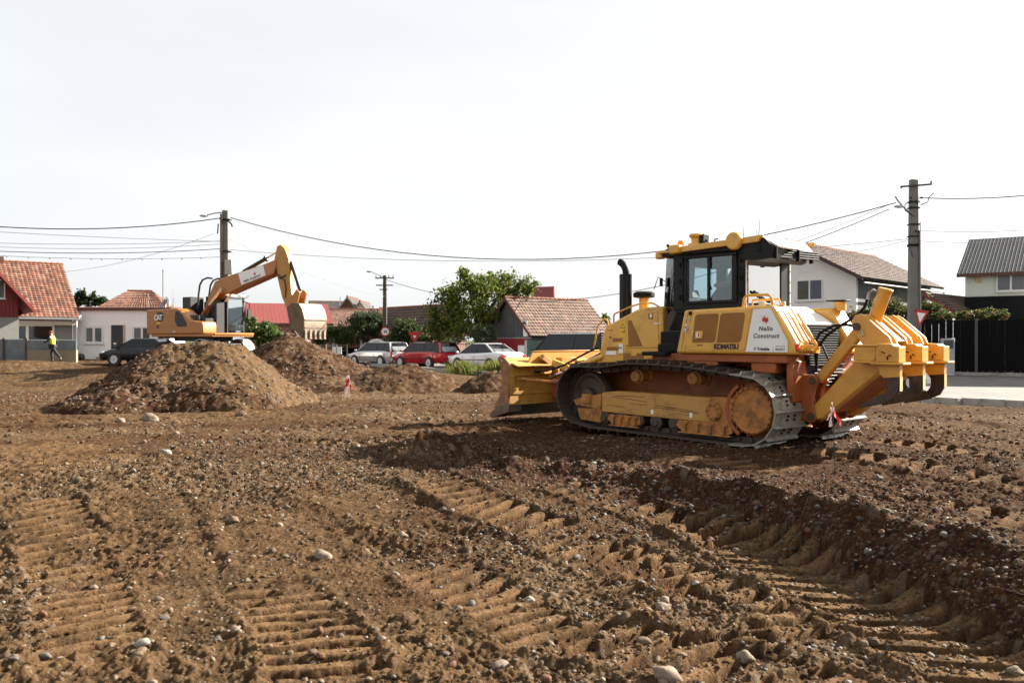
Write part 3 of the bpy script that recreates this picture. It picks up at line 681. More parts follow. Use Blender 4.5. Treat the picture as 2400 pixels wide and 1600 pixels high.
def shoe_mesh(m):
    b = MB(); w = (TW1 - TW0) / 2; p = PIT
    # plate, grouser bar at the trailing edge, slanted overlap lip; local x along the chain, z outwards
    b.loops([(-p * .5, -w, -.012), (p * .47, -w, -.012), (p * .47, -w, .006), (-p * .5, -w, .012)], [(-p * .5, w, -.012), (p * .47, w, -.012), (p * .47, w, .006), (-p * .5, w, .012)], 0)
    ww = w - .02
    b.loops([(-p * .5 + .002, -ww - .015, .008), (-p * .5 + .032, -ww - .015, .008), (-p * .5 + .022, -ww, .062), (-p * .5 + .006, -ww, .062)],
            [(-p * .5 + .002, ww + .015, .008), (-p * .5 + .032, ww + .015, .008), (-p * .5 + .022, ww, .062), (-p * .5 + .006, ww, .062)], 0)
    for y in (-.085, .085):
        b.box((0, y, -.055), (p * 1.04, .04, .075), None, 1)
        for x in (.0, .055): b.cyl((x, y, .0), (x, y, .028), .017, n=6, m=2)
    b.cyl((p * .5, -.14, -.06), (p * .5, .14, -.06), .028, n=8, m=1)
    return b.mesh('track_shoe', [m, steel_d, black])
_s1 = shoe_mesh(shoe_st); _s2 = shoe_mesh(shoe_top)
def track(side):
    yc = side * (TW0 + TW1) / 2
    for i in range(NSH):
        a, b = sp[i], sp[(i + 1) % NSH]; mx, mz = (a[0] + b[0]) / 2, (a[1] + b[1]) / 2
        ang = math.atan2(b[1] - a[1], b[0] - a[0])     # chain runs: bottom backwards, up the sprocket, forwards on top
        rearish = mx < -1.25 or (mz < .1 and mx < -1.2)
        o = link('track_shoe', _s1 if mx < -1.45 else _s2, DZ)  # rear shoes take the paler steel, all others the darker one
        d = Vector((math.cos(ang), 0, math.sin(ang))); nrm = Vector((d.z, 0, -d.x)) * -1
        nrm = Vector((-d.z, 0, d.x)); cen = Vector((.0, 0, .55))
        if nrm.dot(Vector((mx, 0, mz)) - cen) < 0: nrm = -nrm
        yv = nrm.cross(d)
        M_ = Matrix(((d.x, yv.x, nrm.x, mx + nrm.x * -.012), (d.y, yv.y, nrm.y, yc), (d.z, yv.z, nrm.z, mz + nrm.z * -.012), (0, 0, 0, 1)))
        o.matrix_local = M_
    y0, y1 = side * .72, side * 1.08
    fr = MB().prism([(-1.30, .27), (1.22, .30), (1.22, .62), (.9, .655), (-1.28, .64)], y0, y1)
    f = fr.build('track_frame', yel_scr, DZ, .015)
    ff = MB(); ff.prism([(1.22, .33), (1.80, .38), (1.86, .47), (1.22, .60)], side * 1.06, side * 1.10); ff.prism([(1.22, .12), (1.70, .14), (1.78, .33), (1.22, .36)], side * 1.0, side * 1.09)
    ff.bb(1.44, 1.64, side * 1.02, side * 1.12, .42, .58)
    ff.build('idler_yoke', yel_low, DZ, .01)
    b = MB(); b.lathe((1.60, y0 + side * .16, .545), [(.06, -.16), (.12, -.15), (.14, -.06), (.30, -.05), (.34, -.09), (.385, -.09), (.40, -.04), (.40, .04), (.385, .09), (.34, .09), (.30, .05), (.14, .06), (.12, .15), (.06, .16)], 32, axis=(0, 1, 0)); b.build('front_idler', steel_d, DZ)
    # sprocket teeth segments and final drive cover
    b = MB(); b.lathe((-1.64, side * .9, .50), [(.36, -.05), (.40, -.03), (.40, .03), (.36, .05)], 30, axis=(0, 1, 0))
    for k in range(22):
        t = 2 * math.pi * k / 22; b.box((-1.64 + .415 * math.cos(t), side * .9, .50 + .415 * math.sin(t)), (.06, .05, .05), (0, -t, 0))
    sprk = b.build('sprocket', orange, DZ, .006)
    b = MB(); b.lathe((-1.64, side * .99, .50), [(.345, -.1 * side), (.345, .08 * side), (.325, .115 * side), (.305, .118 * side), (.29, .098 * side), (.27, .098 * side), (.02, .118 * side)], 36, axis=(0, 1, 0)); dr = b.build('final_drive_cover', yel_low, DZ)
    bm_ = MB()
    for k in range(22):
        t = 2 * math.pi * k / 22; bm_.cyl((-1.64 + .318 * math.cos(t), side * 1.10, .50 + .318 * math.sin(t)), (-1.64 + .318 * math.cos(t), side * 1.128, .50 + .318 * math.sin(t)), .016, n=6)
    bm_.build('bolt_ring', orange, dr, kind='stuff')
    g = MB(); g.tube([(-1.64 + .385 * math.cos(R(a)), side * 1.08, .50 + .39 * math.sin(R(a))) for a in range(108, 262, 12)][::-1], .0, 4) if False else None
    g = MB(); A = arcpts((-1.64, .50), .37, 58, -60, 12); B_ = arcpts((-1.64, .50), .425, 58, -60, 12)
    g.loops([(p[0], side * 1.05, p[1]) for p in A + B_[::-1]], [(p[0], side * 1.11, p[1]) for p in A + B_[::-1]]); g.build('sprocket_guard', orange, DZ, .006)
    b = MB(); b.prism([(-1.30, .24), (-1.22, .24), (-.92, .27), (-.92, .62), (-1.0, .66), (-1.33, .66), (-1.36, .5)], side * 1.0, side * 1.10); b.build('pivot_plate', yel_low, DZ, .012)
    b = MB(); b.cyl((-1.02, side * 1.08, .45), (-1.02, side * 1.135, .45), .13, n=24)
    for k in range(8):
        t = 2 * math.pi * (k + .3) / 8; b.cyl((-1.02 + .10 * math.cos(t), side * 1.13, .45 + .10 * math.sin(t)), (-1.02 + .10 * math.cos(t), side * 1.155, .45 + .10 * math.sin(t)), .02, n=6)
    b.build('pivot_hub', yel_low, DZ, .006)
    b = MB(); b.cyl((.16, side * 1.07, .50), (.16, side * 1.09, .50), .092, n=24); b.cyl((.10, side * 1.085, .50), (.10, side * 1.096, .50), .012, n=6); b.cyl((.22, side * 1.085, .50), (.22, side * 1.096, .50), .012, n=6); b.build('access_cover', yel_scr, DZ, .003)
    for x in (.48, -.63):
        b = MB(); b.lathe((x, side * .9, .905), [(.05, -.16), (.075, -.15), (.11, -.14), (.11, -.09), (.085, -.08), (.085, .08), (.11, .09), (.11, .14), (.09, .15), (.09, .2), (.075, .215), (.02, .215)], 20, axis=(0, side, 0)); b.build('carrier_roller', yel_low, DZ)
    for x in (1.18, .82, .46, .10, -.26, -.62, -.98):
        b = MB(); b.lathe((x, side * .9, .215), [(.06, -.19), (.07, -.17), (.115, -.15), (.115, -.09), (.095, -.07), (.095, .07), (.115, .09), (.115, .15), (.07, .17), (.06, .19)], 16, axis=(0, 1, 0)); b.build('track_roller', steel_d, DZ)
    for xa, xb in ((1.02, .40), (-.38, -1.30)):
        b = MB(); b.prism([(xa, .28), (xb, .28), (xb - .03, .16), (xb + .1, .10), (xa - .08, .10), (xa + .06, .2)], side * 1.07, side * 1.095)
        for k in range(4):
            x = xa + (xb - xa) * (k + .5) / 4; b.bb(x - .025, x + .025, side * 1.09, side * 1.13, .12, .27); b.bb(x - .06, x + .06, side * 1.085, side * 1.12, .235, .28)
        b.bb(min(xa, xb), max(xa, xb), side * 1.07, side * 1.13, .095, .115)
        b.build('rock_guard', yel_low, DZ, .004)
track(1); track(-1)

for (sx_, sz_) in ((.12, .335), (-.62, .33)): MB().bb(sx_, sx_ + .05, 1.081, 1.084, sz_, sz_ + .07).build('sticker', white_st, DZ)
b = MB()
for (x0_, z0_, x1_, z1_) in ((1.0, .56, .1, .50), (.9, .58, .3, .585), (-.1, .46, -.7, .42), (.6, .47, -.3, .455), (.2, .44, -.75, .40), (1.1, .42, .7, .40)): b.tube([(x0_, 1.081, z0_), ((x0_ + x1_) / 2, 1.082, (z0_ + z1_) / 2 + .008), (x1_, 1.081, z1_)], .0035, 4)
b.build('frame_scratches', steel_d, DZ, kind='stuff')
# main frame between and above the tracks
b = MB(); b.prism([(-2.0, .42), (1.7, .42), (1.85, .75), (1.85, 1.05), (.3, 1.2), (-2.05, 1.26), (-2.12, .9)], -.44, .44); b.build('main_frame', orange, DZ, .02)
b = MB(); b.bb(-2.1, -.25, -.93, .93, 1.16, 1.275); b.prism([(-.25, 1.02), (.35, 1.06), (.42, 1.26), (-.25, 1.28)], -.78, .78); b.bb(-1.9, -1.5, .5, .9, 1.02, 1.17); b.bb(-.95, -.4, .5, .93, 1.08, 1.17); b.build('fender', orange, DZ, .015)
MB().bb(-2.13, -2.03, .42, .86, .62, 1.2).build('rear_case', orange, DZ, .02); MB().bb(-2.13, -2.03, -.86, -.42, .62, 1.2).build('rear_case', orange, DZ, .02)
# hood
hood = MB().prism([(.40, 1.04), (1.83, 1.0), (1.80, 1.30), (1.70, 1.66), (1.62, 1.745), (1.46, 1.80), (.98, 1.985), (.80, 2.02), (.42, 2.03)], -.50, .50).build('hood', yel, DZ, .03, seg=2)
def inset(poly, y, name, m, par, t=.004, side=1): return MB().prism(poly, y, y + side * t).build(name, m, par)
HY_ = .5
b = MB(); b.prism([(.47, 1.36), (1.19, 1.35), (1.19, 1.77), (1.14, 1.80), (.90, 1.915), (.72, 1.955), (.52, 1.97)], HY_, HY_ + .012); b.build('engine_door', yel, DZ, .006)
inset([(.82, 1.38), (1.13, 1.37), (1.14, 1.80), (1.07, 1.82)], HY_ + .012, 'vent', ventm, hood)
inset([(1.28, 1.46), (1.50, 1.45), (1.50, 1.51), (1.28, 1.52)], HY_, 'vent', ventm, hood)
inset([(1.36, 1.31), (1.63, 1.30), (1.63, 1.36), (1.36, 1.37)], HY_ + .006, 'vent', ventm, hood)
inset([(.80, 1.12), (1.25, 1.06), (1.25, 1.265), (1.10, 1.265), (1.08, 1.22), (.96, 1.22), (.95, 1.265), (.80, 1.265)], HY_ + .006, 'vent', ventm, hood)
b = MB(); b.prism([(.74, 1.08), (1.30, 1.04), (1.30, 1.30), (.74, 1.31)], HY_, HY_ + .006); b.prism([(1.33, 1.22), (1.68, 1.21), (1.64, 1.41), (1.33, 1.42)], HY_, HY_ + .006); b.build('service_panel', yel, DZ, .003)
inset([(1.42, 1.23), (1.66, 1.23), (1.63, 1.295), (1.42, 1.295)], HY_ + .007, 'sticker', white_st, DZ, .002)
inset([(1.26, 1.26), (1.35, 1.26), (1.35, 1.42), (1.26, 1.42)], HY_ + .007, 'sticker', white_st, DZ, .002)
inset([(1.19 + .02, 1.53), (1.33, 1.53), (1.33, 1.80 - .02), (1.21, 1.80)], HY_, 'warning_sticker', mat('sticker_yellow', (.75, .45, .03), .4, var=.02), DZ, .002)
b = MB()
for (a, c) in (((1.22, 1.69), (1.32, 1.69)), ((1.32, 1.69), (1.27, 1.77)), ((1.27, 1.77), (1.22, 1.69))):
    b.tube([(a[0], HY_ + .004, a[1]), (c[0], HY_ + .004, c[1])], .0035, 4)
b.tube([(1.235, HY_ + .004, 1.60), (1.235, HY_ + .004, 1.66)], .007, 4); b.tube([(1.30, HY_ + .004, 1.62), (1.25, HY_ + .004, 1.62)], .004, 4)
b.build('warning_symbol', ink, DZ)
lettering('107.', .045, ink, DZ, (1.35, HY_ + .010, 1.335), (-1, 0, 0), (0, 0, 1), bold=.001)
inset([(.60, 1.83), (.70, 1.83), (.70, 1.92), (.60, 1.92)], HY_ + .013, 'latch', ventm, DZ, .004); inset([(.62, 1.85), (.66, 1.85), (.66, 1.91), (.62, 1.91)], HY_ + .018, 'latch_handle', white_st, DZ, .003)
inset([(.43, 1.745), (.58, 1.745), (.58, 1.76), (.43, 1.76)], HY_ + .014, 'sticker', white_st, DZ, .002)
b = MB()
for px_, pz_ in ((1.55, 1.53), (1.16, 1.385)): b.cyl((px_, HY_ + .002, pz_), (px_, HY_ + .016, pz_), .016, n=10)
b.build('panel_lock', mat('latch_red', (.25, .05, .02), .5), DZ)
# radiator front
b = MB()
for k in range(14): b.box((1.835, 0, 1.06 + k * .042), (.05, .9, .012), (0, R(25), 0))
b.build('radiator_grille', black, DZ)
def rail(pts, r=.016, name='handrail', m=yel): return MB().tube(pts, r, 8).build(name, m, DZ)
rail([(1.50, .47, 1.77), (1.50, .47, 1.90), (1.47, .47, 1.935), (1.10, .47, 2.05), (.90, .47, 2.09), (.66, .47, 2.09), (.60, .47, 2.07), (.50, .47, 2.02)], .014)
rail([(1.92, .47, 1.32), (1.97, .47, 1.34), (1.88, .47, 1.72), (1.84, .47, 1.76), (1.72, .47, 1.85), (1.66, .47, 1.84), (1.63, .47, 1.78), (1.62, .50, 1.68), (1.52, .52, 1.66)], .015)
rail([(1.50, -.47, 1.77), (1.50, -.47, 1.90), (1.10, -.47, 2.05), (.66, -.47, 2.09), (.50, -.47, 2.02)], .014)
# exhaust and air intake
ex = MB(); ex.cyl((1.44, .22, 1.72), (1.44, .22, 2.60), .075, n=20)
ex.tube([(1.44, .22, 2.56), (1.44, .22, 2.66), (1.455, .22, 2.72), (1.50, .22, 2.79), (1.56, .22, 2.835), (1.585, .22, 2.845)], .062, 16)
exo = ex.build('exhaust_stack', black, DZ)
g = MB(); g.prism(arcpts((1.44, .22), .115, 20, 190, 14) + arcpts((1.44, .22), .108, 190, 20, 14), 1.76, 2.62, 'z')
for zc in (2.28, 2.58): g.prism(arcpts((1.44, .22), .119, 20, 190, 14) + arcpts((1.44, .22), .108, 190, 20, 14), zc, zc + .015, 'z')
g.build('heat_shield', blackp, exo)
hl = MB()
for a in (60, 100, 140):
    for k in range(26):
        x = 1.44 + .1165 * math.cos(R(a)); y = .22 + .1165 * math.sin(R(a)); hl.ball((x, y, 1.80 + k * .031), .007, 6)
hl.build('shield_holes', mat('hole_grey', (.12, .12, .12), .6), exo, kind='stuff')
pc = MB(); pc.cyl((1.14, .1, 1.90), (1.14, .1, 2.22), .085, .082, n=20); pco = pc.build('intake_pipe', yel, DZ, .004)
MB().lathe((1.14, .1, 2.20), [(.09, 0), (.175, .015), (.185, .03), (.185, .085), (.16, .10), (.13, .115), (.02, .12)], 28).build('intake_cap', black, pco)
# dark gap between hood and cab, floor and steps
b = MB(); b.bb(-.32, .42, -.55, .55, 1.22, 1.62); b.prism([(-.1, 1.62), (.30, 1.62), (.12, 1.97), (-.1, 2.02)], -.5, .5); b.bb(-.30, .42, .40, .62, 1.30, 1.42); b.build('cowl', black, DZ, .01)
b = MB(); b.prism([(.0, 1.45), (.38, 1.45), (.34, 1.86), (.22, 1.98), (.0, 1.95)], .42, .50); b.build('cowl_panel', mat('olive_dark', (.035, .03, .012), .5, var=.3), DZ, .01)
b = MB(); b.bb(.02, .50, .5, .92, 1.235, 1.30); b.build('step', black, DZ, .01)
# side consoles / fuel and battery tanks
def tank(s):
    y0, y1 = s * .56, s * .98
    A = [(-.23, 1.28), (-.39, 1.935), (-1.90, 1.965), (-2.22, 1.45), (-2.25, 1.28)]
    q = MB().prism(A, y0, y1).build('side_tank', yel, DZ, .035, seg=2)
    return q
tk = tank(1); tk2 = tank(-1)
Yt = .982
b = MB(); b.prism([(-.42, 1.42), (-.46, 1.30 + .03), (-1.44, 1.335), (-1.47, 1.40), (-1.56, 1.905), (-.55, 1.90)], Yt, Yt + .006); b.build('tank_door', yel, tk, .003)
inset([(-.545, 1.445), (-.60, 1.83), (-.64, 1.865), (-1.00, 1.87), (-1.02, 1.84), (-.96, 1.48), (-.92, 1.445)], Yt + .006, 'vent', ventm, tk)
inset([(-.985, 1.445), (-1.05, 1.84), (-1.09, 1.87), (-1.445, 1.875), (-1.465, 1.84), (-1.40, 1.48), (-1.36, 1.445)], Yt + .006, 'vent', ventm, tk)
b = MB(); b.prism([(-.60, 1.50), (-.74, 1.50), (-.75, 1.615), (-.61, 1.615)], Yt + .008, Yt + .026); b.build('door_latch', yel, tk, .008); inset([(-.635, 1.52), (-.70, 1.52), (-.70, 1.595), (-.64, 1.595)], Yt + .026, 'latch_recess', white_st, tk, .002); inset([(-.67, 1.53), (-.69, 1.53), (-.69, 1.59), (-.67, 1.59)], Yt + .029, 'latch_pull', red_st, tk, .002)
b = MB(); b.cyl((-.51, Yt - .01, 1.885), (-.51, Yt + .012, 1.885), .03, n=16); b.build('fuel_cap', black, tk)
lettering('KOMATSU', .098, navy, tk, (-.935, Yt + .008, 1.355), (-1, 0, 0), (0, 0, 1), bold=.0055, spacing=.88)
lettering('Hybrid', .042, ink, tk, (-.62, Yt + .008, 1.39), (-1, 0, 0), (0, 0, 1), shear=.3) if False else lettering('Power', .038, ink, tk, (-.63, Yt + .008, 1.395), (-1, 0, 0), (0, 0, 1), shear=.35)
stb = mat('sticker_blue', (.25, .42, .50), .5, var=.1)
for (cx_, cz_, w_, h_, an, mm) in ((-.50, 1.80, .09, .014, .1, stb), (-.66, 1.80, .075, .018, -.1, stb), (-.47, 1.665, .10, .02, .7, stb), (-.61, 1.62, .12, .018, .25, white_st), (-.42, 1.63, .02, .05, .1, white_st), (-.43, 1.71, .03, .03, 0, white_st)):
    MB().box((cx_, Yt + .006, cz_), (w_, .004, h_), (0, an, 0), 0).build('sticker', mm, tk)
b = MB()
for xs in ((-.40, 1.30, -.545, 1.93), (-.335, 1.30, -.47, 1.93)): b.tube([(xs[0], Yt + .001, xs[1]), (xs[2], Yt + .001, xs[3])], .0022, 4)
b.build('panel_seam', ink, tk)
stk = MB().prism([(-1.475, 1.315), (-1.60, 1.915), (-1.875, 1.92), (-2.135, 1.47), (-2.135, 1.315)], Yt + .002, Yt + .008).build('company_sticker', white_st, tk)
ys = Yt + .009
lettering('Nello', .088, ink, stk, (-1.795, ys, 1.612), (-1, 0, 0), (0, 0, 1), bold=.0018, shear=.22, spacing=1.12, align='CENTER')
lettering('Construct', .088, ink, stk, (-1.80, ys, 1.512), (-1, 0, 0), (0, 0, 1), bold=.0018, shear=.22, spacing=1.12, align='CENTER')
lettering('Trimble', .062, ink, stk, (-1.66, ys, 1.338), (-1, 0, 0), (0, 0, 1), bold=.0018)
lettering('READY', .046, ink, stk, (-1.95, ys, 1.338), (-1, 0, 0), (0, 0, 1), bold=.0006, spacing=1.05)
lettering('TECHNOLOGY', .022, mat('pale_grey_ink', (.3, .3, .3), .5), stk, (-1.95, ys, 1.39), (-1, 0, 0), (0, 0, 1))
b = MB()
for k in range(8):
    t = k * math.pi / 4; b.box((-1.625 + .016 * math.cos(t), ys, 1.36 + .016 * math.sin(t)), (.014, .003, .006), (0, -t, 0))
b.box((-1.915, ys, 1.355), (.003, .003, .06)); b.build('sticker_symbol', ink, stk)
hx = [(-1.79 - .055 * math.sin(R(60 * k)), 1.765 + .06 * math.cos(R(60 * k))) for k in range(6)]
b = MB()
for k in range(6): b.tube([(hx[k][0], ys, hx[k][1]), (hx[(k + 1) % 6][0], ys, hx[(k + 1) % 6][1])], .0018, 4, 1)
c0 = (-1.79, 1.765)
b.prism([(-1.745, 1.775), (-1.785, 1.815), (-1.792, 1.785), (-1.80, 1.745), (-1.77, 1.735), (-1.745, 1.75)], ys - .001, ys + .003, m=0)
b.prism([(-1.835, 1.785), (-1.805, 1.795), (-1.785, 1.755), (-1.80, 1.715), (-1.835, 1.745)], ys - .001, ys + .003, m=0)
b.build('company_logo', [red_st, mat('hex_grey', (.35, .33, .35), .5)], stk)
# tank tops: filler, cap, rails; tail lamp and hinge hardware at the back edge
b = MB(); b.cyl((-1.62, .80, 1.96), (-1.62, .80, 2.03), .05, n=16); b.cyl((-1.9, .72, 1.96), (-1.9, .72, 2.02), .035, n=14); b.build('filler_cap', mat('cap_cream', (.6, .55, .45), .5), DZ, .004)
rail([(-1.36, .88, 1.95), (-1.38, .88, 2.08), (-1.42, .88, 2.12), (-1.78, .88, 2.115), (-1.82, .88, 2.07), (-1.84, .88, 1.96)], .02)
rail([(-1.36, .66, 1.95), (-1.38, .66, 2.06), (-1.80, .66, 2.06), (-1.84, .66, 1.96)], .016)
b = MB()
for yy in (.62, .74, .86): b.tube([(-1.96, yy, 1.93), (-2.24, yy, 1.49), (-2.30, yy, 1.44)], .013, 8)
b.tube([(-2.02, .55, 1.86), (-2.35, .55, 1.36)], .02, 8); b.bb(-2.34, -2.23, .50, .60, 1.30, 1.40); b.bb(-2.30, -2.2, .62, .9, 1.33, 1.38)
b.build('rear_ladder', yel, DZ, .003)
MB().box((-2.245, .93, 1.385), (.03, .05, .10)).build('tail_lamp', redlens, DZ, .006)
b = MB(); b.bb(-2.36, -2.22, .70, .80, 1.33, 1.42); b.build('tow_bracket', yel, DZ, .01)
b = MB(); b.cyl((-1.95, -.78, 1.92), (-1.95, -.78, 2.06), .09, n=18); b.build('fuel_neck', yel, tk2, .005); MB().box((-1.93, -.76, 2.075), (.3, .2, .02)).build('fuel_neck_lid', black, tk2, .005)
# white rear bonnet and louvres between the tanks
b = MB(); b.prism([(-1.22, 1.3), (-1.22, 1.99), (-1.55, 1.98), (-1.80, 1.84), (-1.98, 1.72), (-2.0, 1.3)], -.55, .55); b.build('rear_bonnet', white_st, DZ, .015)
b = MB(); b.prism([(-2.0, 1.72), (-2.03, 1.72), (-2.14, 1.25), (-2.14, .8), (-2.08, .8)], -.5, .5)
b.build('rear_guard_back', black, DZ)
b = MB()
for k in range(17):
    z = 1.70 - k * .035; x = -2.045 - (1.70 - z) * .22; b.box((x, 0, z), (.05, .98, .009), (0, R(-30), 0))
for k in range(6): b.cyl((-2.18, .38, 1.06 - k * .045), (-2.18, -.4, 1.06 - k * .045), .014, n=8)
b.build('rear_louvres', mat('louvre_black', (.012, .012, .012), .4, spec=.3), DZ)
# ---------------- cab
cab = MB()
W = .60; X0, X1 = -1.20, .08; XF = .50; WF = .36; ZB, ZT = 1.96, 2.86
def post(x, y, w=.07, d=.07, m=0, x2=None, y2=None): cab.loops([(x - w / 2, y - d / 2, ZB), (x + w / 2, y - d / 2, ZB), (x + w / 2, y + d / 2, ZB), (x - w / 2, y + d / 2, ZB)],
    [((x2 if x2 is not None else x) - w / 2, (y2 if y2 is not None else y) - d / 2, ZT), ((x2 if x2 is not None else x) + w / 2, (y2 if y2 is not None else y) - d / 2, ZT), ((x2 if x2 is not None else x) + w / 2, (y2 if y2 is not None else y) + d / 2, ZT), ((x2 if x2 is not None else x) - w / 2, (y2 if y2 is not None else y) + d / 2, ZT)], m)
for s in (1, -1):
    post(X0 + .10, s * (W - .03), .26, .07); post(X1 - .06, s * (W - .03), .20, .07)
    cab.bb(X0, X1, s * W, s * (W - .06), 1.93, 2.07); cab.bb(X0, X1, s * W, s * (W - .06), 2.76, 2.88)
post(XF - .02, -WF + .02, .045, .045, x2=XF - .08)
cab.bb(X0 - .01, X1, -W, W, 1.90, 1.97); cab.prism([(X1, 1.90), (XF, 1.90), (XF, 1.98), (X1, 1.98)], -WF, WF)
cab.bb(X0, X0 + .05, -W, W, 1.96, 2.03); cab.bb(X0, X0 + .05, -W, W, 2.72, 2.86)
cab.build('cab_frame', blackp, DZ, .012)
# door with two panes
dr = MB(); yd = W + .012
def frame_rect(mb, x0, x1, z0, z1, y, w, t=.04, lean=0.0):
    mb.bb(x0, x1, y - t / 2, y + t / 2, z0, z0 + w); mb.bb(x0, x1, y - t / 2, y + t / 2, z1 - w, z1)
    mb.bb(x0, x0 + w, y - t / 2, y + t / 2, z0 + w, z1 - w); mb.bb(x1 - w, x1, y - t / 2, y + t / 2, z0 + w, z1 - w)
frame_rect(dr, -1.08, -.12, 2.04, 2.79, yd, .045); dr.bb(-.60, -.545, yd - .015, yd + .015, 2.08, 2.75)
dro = dr.build('cab_door', blackp, DZ, .008)
for s in (1, -1):
    MB().bb(-1.04, -.57, s * (W - .01), s * (W - .004), 2.08, 2.75).build('window_pane', cabglass, DZ, smooth=False); MB().bb(-.545, -.16, s * (W - .01), s * (W - .004), 2.08, 2.75).build('window_pane', cabglass, DZ, smooth=False)
for z in (2.15, 2.40, 2.66):
    MB().cyl((-.02, W + .01, z - .035), (-.02, W + .01, z + .035), .022, n=8).build('door_hinge', black, dro); MB().cyl((-1.14, W + .01, z - .03), (-1.14, W + .01, z + .03), .018, n=8).build('door_hinge', black, dro)
rail([(-1.13, .63, 2.16), (-1.15, .66, 2.2), (-1.15, .66, 2.52), (-1.13, .63, 2.56)], .012, 'grab_handle', black)
# front quarter panes and windscreen
b = MB()
for s in (1, -1): b.loops([(X1, s * W, 1.97), (XF, s * WF, 1.97), (XF - .06, s * WF, 2.82), (X1, s * W, 2.84)], [(X1 + .004, s * (W - .008), 1.97), (XF - .004, s * (WF - .008), 1.97), (XF - .064, s * (WF - .008), 2.82), (X1 + .004, s * (W - .008), 2.84)])
b.build('quarter_pane', cabglass, DZ, smooth=False)
MB().loops([(XF, -WF, 1.97), (XF, WF, 1.97), (XF - .06, WF, 2.82), (XF - .06, -WF, 2.82)], [(XF - .006, -WF, 1.97), (XF - .006, WF, 1.97), (XF - .066, WF, 2.82), (XF - .066, -WF, 2.82)]).build('windscreen', cabglass, DZ, smooth=False)
b = MB(); b.loops([(XF - .004, WF - .13, 1.97), (XF - .004, WF, 1.97), (XF - .064, WF, 2.82), (XF - .064, WF - .13, 2.82)], [(XF + .002, WF - .13, 1.97), (XF + .002, WF, 1.97), (XF - .058, WF, 2.82), (XF - .058, WF - .13, 2.82)]); b.build('windscreen_border', mat('smoked_border', (.35, .38, .38), .3), DZ, smooth=False)
MB().bb(X0 - .006, X0 - .001, -W + .05, W - .05, 2.02, 2.74).build('rear_pane', glass('rear_glass', (.85, .9, .92), .42), DZ, smooth=False)
b = MB(); b.bb(X0 - .03, X0, W - .05, W + .004, 1.93, 2.68); b.bb(X0 - .03, X0, -W - .004, -W + .03, 1.93, 2.68); b.build('cab_edge_strip', white_st, DZ, .003)
b = MB()
for z in (2.05, 2.22, 2.38, 2.55): b.cyl((X0 - .032, W - .02, z), (X0 - .038, W - .02, z), .009, n=6); b.cyl((X0 - .032, -W + .01, z), (X0 - .038, -W + .01, z), .009, n=6)
b.build('strip_bolts', black, DZ, kind='stuff')
b = MB(); b.bb(X0 - .022, X0 + .10, -W + .03, -W + .26, 1.93, 2.72); b.build('rear_post', blackp, DZ, .01)
# wipers and mirror
b = MB(); b.tube([(.20, .55, 2.02), (.17, .57, 2.12), (.16, .575, 2.2)], .014, 6); b.tube([(.16, .575, 2.2), (.12, .585, 2.45), (.10, .59, 2.56)], .007, 6); b.tube([(.17, .575, 2.15), (.19, .565, 2.35), (.13, .58, 2.56)], .005, 6); b.build('wiper', black, DZ)
b = MB(); b.tube([(-1.235, .42, 2.20), (-1.235, .1, 2.10), (-1.235, -.1, 2.06)], .02, 6); b.build('rear_wiper', black, DZ)
b = MB(); b.tube([(XF + .01, .30, 2.44), (XF + .10, .38, 2.52), (XF + .12, .42, 2.40), (XF + .14, .44, 2.32)], .008, 6); b.bb(XF + .02, XF + .04, .36, .42, 2.36, 2.5); b.build('mirror', black, DZ)
# roof
rf = MB(); rf.prism([(-1.25, 2.80), (.30, 2.82), (.33, 2.86), (.25, 2.90), (-1.25, 2.93)], -.66, .66); roof = rf.build('cab_roof', blackp, DZ, .012)
b = MB()
for s in (1, -1): b.loops([(.02, s * .66, 2.845), (-1.50, s * .68, 2.89), (-1.58, s * .68, 2.985), (.02, s * .66, 2.935)], [(.02, s * .72, 2.845), (-1.50, s * .74, 2.89), (-1.58, s * .74, 2.985), (.02, s * .72, 2.935)])
b.bb(.30, .36, -.62, .66, 2.80, 2.90); b.bb(.0, .34, .60, .70, 2.86, 2.90); b.build('roof_rail', yel, roof, .008)
# rear visor / air conditioner
v = MB(); v.loops([(-1.20, -.60, 2.66), (-1.44, -.56, 2.63), (-1.56, -.50, 2.65), (-1.60, -.50, 2.80), (-1.50, -.58, 2.95), (-1.20, -.60, 2.92)], [(-1.20, .70, 2.66), (-1.48, .70, 2.63), (-1.70, .66, 2.65), (-1.73, .66, 2.80), (-1.58, .70, 2.95), (-1.20, .70, 2.92)])
vis = v.build('roof_visor', blackp, DZ, .01)
b = MB(); b.loops([(-1.46, -.58, 2.945), (-1.50, .68, 2.955), (-1.52, .68, 2.985), (-1.48, -.58, 2.975)], [(-1.63, -.52, 2.80), (-1.75, .60, 2.80), (-1.77, .60, 2.82), (-1.65, -.52, 2.82)]); b.build('air_unit_cover', white_st, vis, .004)
b = MB()
for k in range(4): b.box((-1.695, .07, 2.785 - k * .033), (.03, 1.14, .013), (0, R(20), R(-6)))
b.bb(-1.66, -1.60, -.54, -.50, 2.64, 2.81); b.bb(-1.735, -1.68, -.01, .01, 2.64, 2.81); b.bb(-1.76, -1.70, .62, .65, 2.64, 2.81); b.build('air_unit_slats', mat('slat_black', (.004, .004, .004), .6, spec=.1), vis)
